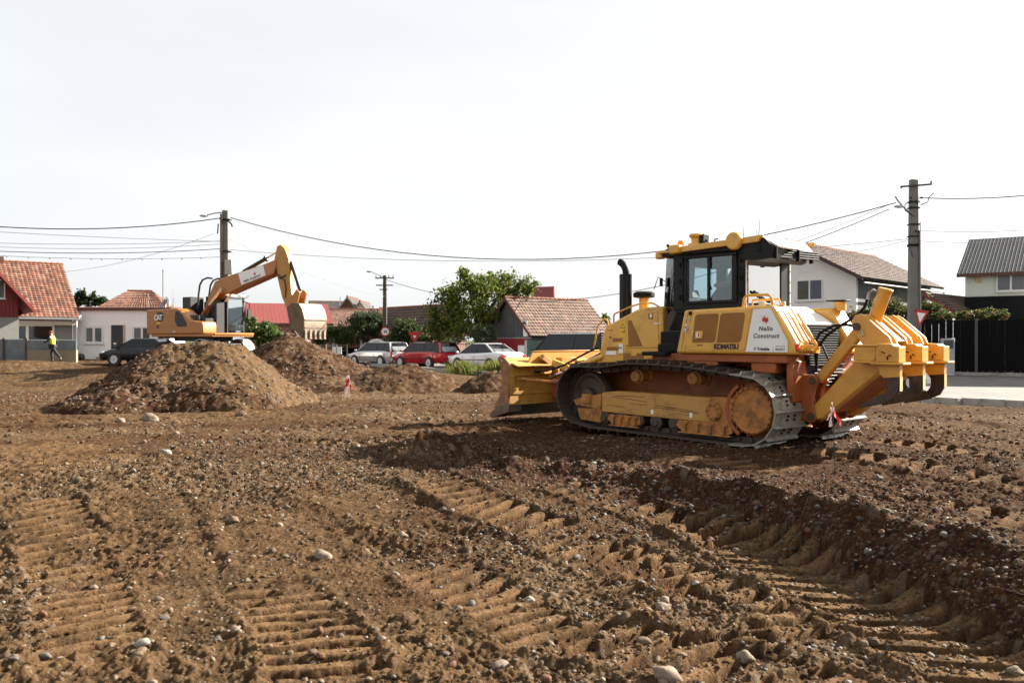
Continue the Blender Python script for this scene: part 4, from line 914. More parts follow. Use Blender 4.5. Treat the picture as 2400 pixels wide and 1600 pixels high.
# lamps, beacon, positioning boxes, aerials
def lamp_box(x, y, z, sx, sy, sz, name='work_lamp'): MB().bb(x - sx / 2, x + sx / 2, y - sy / 2, y + sy / 2, z - sz / 2, z + sz / 2).build(name, yel, roof, .025, seg=2)
lamp_box(-.02, .72, 2.90, .20, .12, .14); lamp_box(.36, .62, 2.84, .13, .12, .12); lamp_box(.36, -.5, 2.84, .13, .12, .12)
b = MB(); b.lathe((-1.12, .74, 2.935), [(.02, -.06), (.12, -.055), (.135, -.02), (.135, .02), (.12, .055), (.02, .06)], 20, axis=(0, 1, 0)); b.bb(-1.25, -1.0, .68, .78, 2.90, 2.965); b.build('side_lamp', yel, roof, .006)
b = MB(); b.lathe((-.30, .55, 2.96), [(.05, 0), (.085, .02), (.085, .1), (.115, .12), (.12, .15), (.10, .17), (.02, .175)], 20); b.bb(-.40, -.20, .45, .64, 2.90, 2.985); b.build('positioning_antenna', yel, roof, .006)
b = MB(); b.bb(-.48, -.40, .48, .62, 2.90, 3.10); b.tube([(-.42, .55, 3.12), (-.52, .55, 2.96), (-.60, .55, 2.92)], .012, 6); b.tube([(-.6, .5, 2.95), (-.6, .5, 3.02), (-.66, .5, 3.03)], .012, 6); b.build('antenna_bracket', black, roof, .004)
MB().lathe((.16, .35, 2.93), [(.035, 0), (.05, .01), (.052, .03), (.05, .13), (.04, .15), (.02, .152)], 16).build('beacon', amber, roof)
b = MB(); b.ball((.30, .5, 3.0), .028); b.tube([(.30, .5, 2.99), (.29, .5, 2.90)], .012, 6); b.tube([(.32, .52, 2.93), (.10, .55, 2.86)], .02, 6); b.tube([(.12, .5, 2.98), (.02, .5, 2.98)], .012, 6); b.build('roof_bracket', black, roof)
b = MB()
for (x, y, h) in ((-1.02, .35, .30), (-1.16, .2, .22)): b.tube([(x, y, 2.92), (x + .02, y, 2.92 + h)], [.006, .003], 5)
b.build('short_aerial', black, roof)
b = MB(); b.tube([(-1.50, .72, 2.76), (-1.505, .72, 2.9), (-1.54, .73, 3.22)], [.008, .006, .002], 5); b.ball((-1.50, .72, 2.77), .02); b.build('whip_aerial', black, roof)
# interior: headliner, seat, console, lever
b = MB(); b.bb(-1.12, .1, -.54, .54, 2.66, 2.80); b.build('headliner', black, DZ)
b = MB(); b.bb(-.98, -.48, -.25, .27, 2.08, 2.18); b.bb(-1.06, -.94, -.25, .27, 2.14, 2.62); b.bb(-1.05, -.96, -.13, .15, 2.6, 2.74); b.bb(-.9, -.5, .28, .38, 2.05, 2.28); b.bb(-.95, -.5, -.40, -.28, 2.05, 2.27); b.build('seat', black, DZ, .03)
b = MB(); b.bb(.05, .28, -.3, .3, 1.97, 2.16); b.box((.1, .08, 2.22), (.06, .2, .14), (0, .3, 0)); b.tube([(-.42, .34, 2.27), (-.38, .34, 2.36)], .02, 6); b.bb(-.20, -.14, .5, .56, 2.22, 2.42); b.build('console', black, DZ, .01)
rail([(-.30, -.55, 2.66), (-.30, -.55, 2.58), (-.36, -.55, 2.56), (-.62, -.55, 2.56)], .008, 'grab_handle', black); rail([(-.66, -.5, 2.66), (-.68, -.5, 2.5), (-.78, -.5, 2.44)], .008, 'grab_handle', black)

# ---------------- blade
XB = 3.08; YW = 1.47
prof = [(XB, .34), (XB, 1.06), (3.30, 1.17), (3.36, 1.14), (3.26, .95), (3.21, .72), (3.25, .50), (3.42, .30)]
bl = MB(); bl.loops([(x, -YW, z) for x, z in prof], [(x, YW, z) for x, z in prof]); blade = bl.build('blade', blade_y, DZ, .012)
for s in (1, -1):
    b = MB(); b.prism([(XB - .005, .33), (XB - .005, 1.055), (3.08, 1.07), (3.22, 1.17), (3.34, 1.20), (3.40, 1.14), (3.32, 1.0), (3.27, .75), (3.32, .5), (3.50, .28)], s * YW, s * (YW + .022)); b.build('end_plate', blade_rust, blade, .006)
    b = MB(); b.prism([(XB + .0, .335), (3.40, .30), (3.64, .085), (3.52, .075), (XB + .0, .20)], s * (YW - .28), s * (YW + .03)); b.build('end_bit', mat('end_bit_steel', (.16, .12, .09), .45, .5, var=.2, dirt=(.12, .07, .04), damt=.3), blade, .005)
    MB().cyl((3.27, s * (YW + .02), 1.11), (3.27, s * (YW + .03), 1.11), .02, n=10).build('end_pin', steel, blade)
b = MB(); b.prism([(3.38, .32), (3.58, .10), (3.55, .08), (3.34, .28)], -YW + .25, YW - .25); b.build('cutting_edge', steel, blade, .003)
b = MB(); b.loops([(XB, 1.03, 1.06), (XB, -1.03, 1.06), (XB, -.88, 1.28), (XB, .90, 1.28)], [(XB + .03, 1.03, 1.06), (XB + .03, -1.03, 1.06), (XB + .03, -.88, 1.28), (XB + .03, .90, 1.28)])
b.bb(XB - .01, XB + .04, -.88, .90, 1.272, 1.29); b.build('spill_plate', blade_y, blade, .005)
b = MB()
for z in (.83, .52, .335): b.bb(XB - .014, XB, -YW + .02, YW - .02, z - .012, z + .012)
b.prism([(XB - .17, 1.02), (XB, 1.07), (XB, 1.045), (XB - .16, 1.0)], -YW + .03, YW - .05)
b.bb(XB - .20, XB, .42, .47, .50, .95); b.bb(XB - .20, XB, -.47, -.42, .50, .95)
b.box((XB - .06, .62, 1.10), (.10, .30, .10), (R(32), 0, 0)); b.box((XB - .1, .1, 1.10), (.16, .5, .12)); b.build('blade_rib', blade_y, blade, .006)
b = MB(); b.tube([(XB - .02, YW - .12, .83), (XB - .03, YW - .14, .72), (XB - .02, YW - .10, .66)], .012, 6); b.tube([(XB - .02, YW - .1, .84), (XB - .02, .7, .835)], .008, 6); b.build('blade_hook', blade_rust, blade)
# C-frame, cylinders, hose between tractor and blade
for s in (1, -1):
    b = MB(); b.prism([(1.75, .42), (1.75, .60), (2.75, .74), (2.95, .74), (2.95, .44), (2.4, .36)], s * .36, s * .56); b.build('push_frame', orange, DZ, .012)
    b = MB(); b.cyl((1.72, s * .47, 1.20), (2.35, s * .60, .98), .055, n=14); b.build('lift_cylinder', yel, DZ); MB().cyl((2.35, s * .60, .98), (2.85, s * .7, .80), .032, n=12).build('cylinder_rod', chrome, DZ)
    b = MB(); b.cyl((2.0, s * .55, .70), (2.55, s * .95, .74), .05, n=14); b.build('angle_cylinder', orange, DZ); MB().cyl((2.55, s * .95, .74), (3.05, s * 1.25, .78), .03, n=10).build('cylinder_rod', yel_low, DZ)
b = MB(); b.bb(2.55, 3.05, -.30, .30, .50, .98); b.bb(2.4, 2.75, -.18, .18, .85, 1.12); b.bb(2.3, 2.9, -.42, .42, .42, .6); b.build('c_frame_head', yel_low, DZ, .02)
b = MB(); b.box((2.72, .55, 1.02), (.34, .10, .12), (0, R(-18), R(20))); b.box((2.6, .2, 1.12), (.12, .34, .05), (0, 0, .2)); b.bb(2.95, 3.05, .55, .75, .86, .93); b.build('mounting_bracket', yel, DZ, .01)
rail([(1.84, .50, 1.36), (2.15, .62, 1.20), (2.45, .75, 1.03), (2.75, .88, .93), (2.95, .98, .92), (3.04, .8, .88)], .018, 'hose', black)
rail([(1.84, .35, 1.28), (2.2, .4, 1.12), (2.5, .42, 1.05), (2.7, .40, .95)], .016, 'hose', black)
b = MB(); b.cyl((.02, .64, 1.20), (1.30, .66, 1.055), .062, n=14); b.tube([(-.1, .64, 1.22), (-.12, .64, 1.1), (-.02, .64, 1.0), (.2, .62, 1.04)], .035, 8, 0); b.build('tilt_cylinder', yel_low, DZ)
b = MB(); b.bb(-.02, .12, .56, .70, 1.10, 1.30); b.build('cylinder_mount', black, DZ, .01)
rail([(.10, .68, 1.28), (.02, .74, 1.24), (-.10, .80, 1.12), (-.28, .78, 1.05)], .014, 'hose', black)

# ---------------- ripper
b = MB()
for yy in (.55, .32, -.32, -.55): b.prism([(-2.06, 1.0), (-2.30, 1.0), (-2.36, .92), (-2.30, .82), (-2.27, .70), (-2.30, .52), (-2.33, .40), (-2.24, .33), (-2.06, .42)], yy - .045, yy + .045)
b.bb(-2.14, -2.04, -.6, .6, .36, 1.06); b.build('ripper_bracket', orange, DZ, .012)
b = MB()
for yy in (.55, .32, -.32, -.55): b.cyl((-2.28, yy - .06, .92), (-2.28, yy + .06, .92), .05, n=16); b.cyl((-2.26, yy - .06, .43), (-2.26, yy + .06, .43), .055, n=16)
b.build('bracket_pin', steel_d, DZ)
for s in (1, -1):
    yy = s * .48
    b = MB(); b.prism([(-2.22, .47), (-2.30, .38), (-2.40, .40), (-3.22, 1.08), (-3.22, 1.20), (-3.0, 1.24), (-2.86, 1.20), (-2.24, .55)], yy - .08, yy + .08); b.build('ripper_arm', yel_rip, DZ, .02)
    b = MB(); b.prism([(-2.24, .97), (-2.30, .88), (-2.36, .90), (-2.93, 1.55), (-2.95, 1.68), (-2.88, 1.72), (-2.80, 1.64)], s * .43 - .05, s * .43 + .05); b.build('ripper_link', yel_rip, DZ, .015)
b = MB(); b.prism([(-2.36, .46), (-2.30, .52), (-2.95, 1.18), (-3.2, 1.10)], -.40, .40); b.build('ripper_web', orange, DZ, .01)
bm = MB(); bm.bb(-2.98, -3.26, -.74, .80, 1.215, 1.40); bm.bb(-2.95, -3.30, -.76, .82, 1.40, 1.425); bm.bb(-2.95, -3.30, -.76, .82, 1.185, 1.215); beam = bm.build('ripper_beam', yel_rip, DZ, .008)
fin = [(-2.84, 1.60), (-2.83, 1.74), (-2.87, 1.81), (-2.95, 1.83), (-3.02, 1.79), (-3.33, 1.52), (-3.37, 1.42), (-2.98, 1.42)]
for yy in (.55, .40, .11, -.04, -.36, -.50):
    MB().prism(fin, yy - .018, yy + .018).build('tower_plate', yel_rip, DZ, .006)
b = MB(); b.loops([(-2.95, .39, 1.80), (-3.0, .39, 1.76), (-3.34, .39, 1.47), (-3.32, .39, 1.44)], [(-2.95, .13, 1.80), (-3.0, .13, 1.76), (-3.34, .13, 1.47), (-3.32, .13, 1.44)]); b.build('tower_cover', yel_rip, DZ)
b = MB(); b.cyl((-2.90, .60, 1.66), (-2.90, -.56, 1.66), .05, n=18); b.build('tower_pin', steel_d, DZ)
b = MB(); b.tube([(-2.95, .575, 1.62), (-2.99, .60, 1.60), (-3.0, .60, 1.55), (-2.96, .60, 1.54)], .01, 6); b.build('pin_clip', steel, DZ)
for yy in (.26,):
    b = MB(); b.cyl((-2.93, yy, 1.60), (-3.14, yy, 2.15), .088, n=24); b.cyl((-3.135, yy, 2.13), (-3.145, yy, 2.165), .095, n=24); b.build('ripper_cylinder', yel_rip, DZ, .006)
b = MB(); b.tube([(-3.09, .30, 2.10), (-3.0, .32, 2.15), (-2.94, .33, 2.10), (-2.93, .34, 2.02)], .018, 8); b.build('hose_fitting', steel, DZ)
rail([(-2.93, .34, 2.02), (-2.90, .36, 1.92), (-2.80, .40, 1.80), (-2.62, .46, 1.68), (-2.45, .52, 1.55), (-2.32, .54, 1.38), (-2.30, .52, 1.2), (-2.28, .5, 1.05)], .02, 'hose', black)
rail([(-2.90, .2, 1.60), (-2.75, .22, 1.66), (-2.60, .24, 1.69), (-2.42, .3, 1.68), (-2.28, .4, 1.58), (-2.20, .42, 1.42), (-2.24, .42, 1.15)], .02, 'hose', black)
rail([(-2.10, .2, 1.5), (-2.22, .22, 1.4), (-2.3, .2, 1.2), (-2.22, .2, 1.0)], .014, 'hose', black)
for yc in (.70, .04, -.62):
    b = MB(); y0, y1 = yc - .10, yc + .10
    b.prism([(-3.26, 1.20), (-3.26, 1.425), (-3.30, 1.44), (-3.47, 1.43), (-3.50, 1.405), (-3.56, 1.40), (-3.56, 1.20)], y0, y1); b.bb(-3.20, -3.62, y0 - .02, y1 + .02, 1.165, 1.20); pk = b.build('shank_pocket', yel_rip, DZ, .01)
    b = MB(); b.cyl((-3.42, y1, 1.30), (-3.42, y1 + .025, 1.30), .024, n=14); b.build('pocket_pin', yel_rip, pk, .003)
    b = MB(); b.tube([(-3.34, y1 + .012, 1.335), (-3.42, y1 + .014, 1.31), (-3.47, y1 + .012, 1.28)], .006, 5); b.tube([(-3.42, y1 + .008, 1.28), (-3.42, y1 + .006, 1.23)], .008, 5); b.build('pin_clip', black, pk)
    sh = [(-3.28, 1.165), (-3.29, 1.05), (-3.36, .96), (-3.365, .86), (-3.33, .80), (-3.22, .735), (-3.20, .68), (-3.36, .685), (-3.47, .735), (-3.53, .84), (-3.54, 1.0), (-3.54, 1.165)]
    s_ = MB().prism(sh, yc - .035, yc + .035).build('ripper_shank', shankm, DZ, .008)
    MB().prism([(-3.275, 1.163), (-3.285, 1.05), (-3.34, 1.0), (-3.545, 1.02), (-3.545, 1.163)], yc - .039, yc + .039).build('painted_top', yel_rip, s_, .003)
    MB().prism([(-3.545, .84), (-3.545, 1.02), (-3.549, 1.02), (-3.549, .84)], yc - .036, yc + .036).build('painted_edge', mat('pale_edge', (.62, .47, .22), .6, var=.1), s_)
    MB().loops([(-3.30, yc - .05, .80), (-3.30, yc + .05, .80), (-3.37, yc + .05, .68), (-3.37, yc - .05, .68)], [(-2.99, yc - .022, .615), (-2.99, yc + .022, .615), (-3.0, yc + .022, .595), (-3.0, yc - .022, .595)]).build('shank_tip', steel_d, s_, .005)
# ================================================================ wheeled excavator
_f = Vector((math.cos(R(33)), -math.sin(R(33)), 0))
EX = empty('wheeled_excavator', tuple(Vector((-15.6, 41.9, .38)) + _f * .7), R(-33), 'orange-yellow wheeled excavator with raised boom behind the tan soil pile', 'excavator')
EX.location.z = 0.0
ey = mat('excavator_yellow', (.38, .145, .022), .45, var=.1, scale=1.2, dirt=(.3, .17, .08), damt=.2, coat=.2)
ed = mat('excavator_dark', (.02, .02, .022), .5, var=.3, scale=6)
egl = glass('excavator_glass', (.45, .52, .55), .35)
def EP(x, z): return (x - .7, z)
b = MB(); b.prism([EP(-2.0, 1.78), EP(-2.03, 2.98), EP(.30, 3.02), EP(.55, 2.95), EP(1.05, 2.62), EP(1.38, 2.42), EP(2.2, 2.36), EP(2.28, 2.2), EP(2.28, 1.80)], -1.25, -.45); body = b.build('engine_body', ey, EX, .05, seg=2)
MB().prism([EP(-2.0, 1.78), EP(-2.0, 2.95), EP(.3, 2.95), EP(.3, 1.78)], -.45, 1.2).build('counterweight', ey, EX, .05)
MB().prism([EP(.26, 2.84), EP(.24, 2.45), EP(.42, 2.14), EP(1.10, 2.14), EP(1.12, 2.3), EP(.80, 2.70), EP(.45, 2.90)], -1.26, -1.25).build('side_window', ed, body)
b = MB()
for z in (2.15, 2.62): b.bb(-2.7, -.3, -1.256, -1.25, z, z + .012)
b.build('body_crease', orange, body)
bd = MB(); bd.prism([EP(-1.05, 2.42), EP(-1.30, 2.35), EP(-.75, 2.42), EP(-.65, 2.62), EP(-.70, 2.80), EP(-.85, 2.86), EP(-1.15, 2.86)], -1.262, -1.25); bd.build('emblem_disc', ed, body)
lettering('CAT', .36, white_st, body, (-2.13 + .05, -1.268, 2.48), (1, 0, 0), (0, 0, 1), bold=.012, spacing=.85)
MB().prism([(-1.92, 2.30), (-1.62, 2.30), (-1.62, 2.38), (-1.92, 2.38)], -1.258, -1.25).build('sticker', mat('sticker_lemon', (.75, .6, .08), .5), body)
MB().prism([(-1.87, 2.08), (-1.72, 2.08), (-1.72, 2.22), (-1.87, 2.22)], -1.258, -1.25).build('sticker', ink, body)
lettering('320', .13, white_st, body, (-.62, -1.262, 1.86), (1, 0, 0), (0, 0, 1), bold=.002)
b = MB(); b.bb(-2.4, 2.2, -1.2, 1.2, 1.66, 1.80); b.bb(1.0, 2.25, -1.1, 1.2, 1.74, 1.84); b.build('deck', ey, EX, .02)
b = MB(); b.bb(-1.3, 1.3, -.7, .7, 1.45, 1.66); b.bb(-2.3, -1.3, -.9, -.3, 1.58, 1.66); b.build('slew_ring', ed, EX)
# cab with windscreen
b = MB(); X0_, X1_, Y0_, Y1_, Z0_, Z1_ = -.2, 1.30, .36, 1.32, 1.80, 3.55
for x in (X0_, X1_):
    for y in (Y0_, Y1_): b.bb(x - .05, x + .05, y - .05, y + .05, Z0_, Z1_)
b.bb(X0_, X1_, Y0_, Y1_, Z0_, 1.9); b.prism([(X0_ - .05, Z1_), (X1_ + .1, Z1_ - .04), (X1_ + .1, Z1_ + .03), (X0_ - .05, Z1_ + .1)], Y0_ - .05, Y1_ + .05); b.bb(X0_, X1_, Y0_ - .02, Y0_ + .02, 1.8, 2.5); b.build('cab_frame', ed, EX, .02)
b = MB(); b.loops([(1.36, Y0_ + .04, 1.95), (1.36, Y1_ - .04, 1.95), (1.30, Y1_ - .04, 3.50), (1.30, Y0_ + .04, 3.50)], [(1.37, Y0_ + .04, 1.95), (1.37, Y1_ - .04, 1.95), (1.31, Y1_ - .04, 3.50), (1.31, Y0_ + .04, 3.50)]); b.build('windscreen', egl, EX, smooth=False)
MB().bb(X0_ - .03, X1_ + .02, Y0_ - .05, Y0_ - .03, 1.8, 3.55).build('side_pane', mat('tinted_window', (.008, .010, .012), .08, var=0, spec=.35), EX, smooth=False)
b = MB(); b.bb(.1, .6, .6, 1.1, 2.0, 2.9); b.bb(.7, 1.2, .7, 1.0, 1.9, 2.25); b.build('operator_seat', ed, EX, .04)
b = MB(); b.box((1.36, .5, 3.66), (.14, .5, .09)); b.box((1.36, 1.2, 3.66), (.14, .3, .09)); b.build('work_lamp', white_p, EX, .02)
b = MB(); b.tube([(1.35, 1.3, 3.4), (1.55, 1.5, 3.3), (1.5, 1.5, 2.9)], .03, 6); b.bb(1.45, 1.55, 1.42, 1.6, 2.6, 3.0); b.build('mirror', ed, EX)
b = MB(); b.bb(-.95, -.35, -.5, .3, 1.8, 3.60); b.bb(-.3, .9, -.95, .35, 1.8, 2.7); b.bb(.3, 1.2, -.8, -.1, 1.85, 2.55); b.bb(-1.4, -.9, -1.1, -.7, 2.3, 3.0); b.bb(.35, 1.28, -.25, .30, 1.8, 3.35); b.build('machinery_tower', ed, EX, .03)
b = MB()
for k in range(5): b.tube([(.1 + .12 * k, -.96, 1.9), (.12 + .12 * k, -1.0, 2.3), (.05 + .15 * k, -.98, 2.65)], .025, 6)
b.build('hydraulic_lines', mat('hose_grey', (.12, .12, .12), .3), EX)
for yy in (-.5, .1): MB().tube([(.25, yy, 3.0), (.30, yy, 3.7), (.40, yy, 4.15), (.60, yy, 4.38), (.95, yy, 4.46), (1.3, yy, 4.42)], .045, 8).build('boom_hose', ed, EX)
MB().tube([(-1.5, -1.1, 3.0), (-1.52, -1.1, 3.5), (-1.3, -1.1, 3.6), (-1.2, -1.1, 3.0)], .02, 6).build('handrail', ed, EX)
# boom, stick, bucket
bo = MB(); bo.prism([EP(.55, 1.9), EP(1.50, 3.70), EP(1.90, 4.30), EP(2.98, 4.54), EP(5.34, 4.95), EP(6.10, 5.12), EP(6.16, 4.80), EP(6.0, 4.50), EP(3.89, 4.00), EP(2.85, 3.68), EP(2.2, 3.70), EP(1.75, 3.45), EP(1.05, 1.9)], -.28, .18); boom = bo.build('boom', ey, EX, .03)
MB().prism([EP(3.83, 4.06), EP(3.58, 4.60), EP(5.30, 4.91), EP(5.46, 4.44)], -.288, -.28).build('company_banner', white_st, boom)
d_ = Vector((5.46 - 3.83, 0, 4.44 - 4.06)).normalized(); u_ = Vector((-d_.z, 0, d_.x))
lettering('Nello Construct', .175, ink, boom, (3.28, -.292, 4.15), d_, u_, bold=.003, shear=.2)
b = MB(); b.prism([(3.95, 4.55), (4.05, 4.62), (4.02, 4.48)], -.293, -.289); b.prism([(4.05, 4.60), (4.13, 4.52), (4.03, 4.46)], -.293, -.289); b.build('company_logo', red_st, boom)
b = MB(); b.prism([EP(3.9, 3.97), EP(2.9, 3.66), EP(6.0, 4.47), EP(6.05, 4.52)], -.27, .17); b.build('boom_underside', orange, boom)
b = MB(); b.cyl((.35, -.45, 2.5), (1.0, -.45, 3.15), .10, n=12); b.cyl((.35, .35, 2.5), (1.0, .35, 3.15), .10, n=12); bc = b.build('boom_cylinder', orange, EX); b = MB(); b.cyl((1.0, -.45, 3.15), (1.9, -.4, 3.95), .055, n=10); b.cyl((1.0, .35, 3.15), (1.9, .3, 3.95), .055, n=10); b.build('cylinder_rod', chrome, bc)
b = MB(); b.cyl((3.0, -.05, 4.70), (4.6, -.05, 5.25), .09, n=12); b.cyl((4.5, -.05, 5.21), (4.65, -.05, 5.27), .14, n=12); ac = b.build('stick_cylinder', ed, EX); MB().cyl((4.6, -.05, 5.25), (5.50, -.05, 5.58), .045, n=10).build('cylinder_rod', chrome, ac)
st = MB(); st.prism([EP(6.05, 4.6), EP(5.95, 5.15), EP(6.12, 5.72), EP(6.35, 5.78), EP(6.60, 5.6), EP(6.88, 5.1), EP(6.90, 4.6), EP(7.05, 3.6), EP(7.25, 3.15), EP(7.05, 2.75), EP(6.8, 2.85), EP(6.45, 3.4), EP(6.15, 4.3)], -.22, .12); stick = st.build('stick', mat('stick_yellow', (.42, .20, .035), .45, var=.1, dirt=(.3, .18, .08), damt=.25), EX, .03)
b = MB(); b.tube([EP3 for EP3 in [(5.35, -.24, 4.9), (5.45, -.26, 4.5), (5.75, -.26, 4.3), (6.05, -.24, 4.4)]], .03, 6); b.tube([(5.55, -.24, 4.3), (5.95, -.25, 4.2), (6.05, -.25, 3.8), (6.0, -.24, 3.4)], .025, 6); b.build('stick_hose', ed, stick)
b = MB(); b.cyl((6.15, -.05, 5.0), (6.75, -.05, 3.7), .085, n=12); b.build('bucket_cylinder', ed, EX)
b = MB(); b.prism([EP(7.0, 3.3), EP(7.45, 3.75), EP(7.65, 3.6), EP(7.5, 3.1), EP(7.3, 2.85), EP(7.05, 2.9)], -.3, -.2); b.prism([EP(7.0, 3.3), EP(7.45, 3.75), EP(7.65, 3.6), EP(7.5, 3.1), EP(7.3, 2.85), EP(7.05, 2.9)], .1, .2); b.build('bucket_linkage', ey, EX, .02)
bk = [EP(7.25, 2.95), EP(7.6, 3.12), EP(8.0, 3.10), EP(8.22, 2.85), EP(8.34, 2.5), EP(8.35, 2.0), EP(8.22, 1.55), EP(8.16, 1.55), EP(8.1, 1.65), EP(7.45, 2.2)]
bs = mat('bucket_steel', (.15, .095, .06), .6, .3, var=.3, dirt=(.10, .06, .04), damt=.35); bl_ = mat('bucket_worn_back', (.24, .19, .13), .5, .2, var=.25, scale=2, dirt=(.2, .13, .08), damt=.4, stretch=(1, 1, 4))
for yy in (-.68, .64): MB().prism(bk, yy, yy + .05).build('bucket_side', bs, EX, .01)
shell = bk[1:7]; ins = [(x - .05, z - .02) for x, z in shell]
bb_ = MB(); bb_.prism(shell + ins[::-1], -.64, .66); bke = bb_.build('bucket_shell', bl_, EX, .008)
b = MB(); b.bb(7.50, 7.60, -.68, .69, 1.53, 1.60)
for k in range(5): b.bb(7.54, 7.66, -.62 + k * .28, -.50 + k * .28, 1.55, 1.95)
b.build('bucket_teeth', bl_, bke, .01)
b = MB()
for z in (2.35, 2.02): b.bb(7.60, 7.665, -.64, .66, z, z + .05)
b.build('bucket_ribs', bs, bke)
# undercarriage
b = MB(); b.bb(-2.2, 2.2, -.5, .5, .75, 1.35); b.bb(-1.7, -1.3, -1.0, 1.0, .45, .7); b.bb(1.3, 1.7, -1.0, 1.0, .45, .7); b.bb(-.8, .8, -1.2, 1.2, .75, 1.2); b.build('chassis', ed, EX, .03)
tyre = mat('tyre_black', (.022, .021, .02), .85, var=.2, dirt=(.14, .10, .07), damt=.35)
b = MB(); b.lathe((0, 0, 0), [(.28, -.25), (.47, -.26), (.52, -.2), (.53, 0), (.52, .2), (.47, .26), (.28, .25)], 26, axis=(0, 1, 0)); _tm = b.mesh('wheel', tyre); _rm = MB().lathe((0, 0, 0), [(.05, -.25), (.28, -.262), (.29, .262), (.05, .25)], 20, axis=(0, 1, 0)).mesh('rim', ey)
for x in (-1.5, 1.5):
    for y in (-1.05, 1.05): w = link('wheel', _tm, EX, (x, y, .92)); link('rim', _rm, w)
for y in (-1.05, 1.05):
    b = MB(); A = arcpts((1.5, .92), .64, 150, 10, 10); B_ = arcpts((1.5, .92), .60, 150, 10, 10); b.prism(A + B_[::-1], y - .3, y + .3); b.build('mudguard', mat('guard_grey', (.3, .3, .3), .4, var=.2), EX)
b = MB(); b.loops([(2.35, -1.2, .35), (2.35, 1.2, .35), (2.15, 1.2, 1.0), (2.15, -1.2, 1.0)], [(2.45, -1.2, .35), (2.45, 1.2, .35), (2.25, 1.2, 1.0), (2.25, -1.2, 1.0)]); b.bb(1.9, 2.2, -.6, .6, .6, .9); b.build('dozer_plate', mat('plate_grey', (.38, .37, .35), .4, .2, var=.2), EX, .02)

# ================================================================ cars
def paint(n, c, met=.2, coat=.6): return mat('car_paint_' + n, c, .25, met, var=.03, coat=coat, spec=.35, dirt=(.3, .25, .2), damt=.05)
carblack = mat('car_trim_black', (.015, .015, .016), .5, var=.1)
rimm = mat('alloy_rim', (.55, .55, .56), .35, .15, var=.1); platem = mat('number_plate', (.7, .7, .72), .4, var=.02)
tmesh = MB().lathe((0, 0, 0), [(.19, -.10), (.29, -.11), (.315, -.08), (.318, 0), (.315, .08), (.29, .11), (.19, .10)], 24, axis=(0, 1, 0)).mesh('wheel', tyre)
_b = MB(); _b.lathe((0, 0, 0), [(.20, -.09), (.212, .085), (.20, .095), (.185, .08)], 24, axis=(0, 1, 0)); _b.cyl((0, .04, 0), (0, .085, 0), .055, n=12)
for k in range(5): _b.box((.11 * math.cos(k * 1.2566), .075, .11 * math.sin(k * 1.2566)), (.17, .02, .045), (0, -k * 1.2566, 0))
rmesh = _b.mesh('rim', rimm); hubm = MB().cyl((0, -.07, 0), (0, .02, 0), .195, n=24).mesh('brake', carblack)
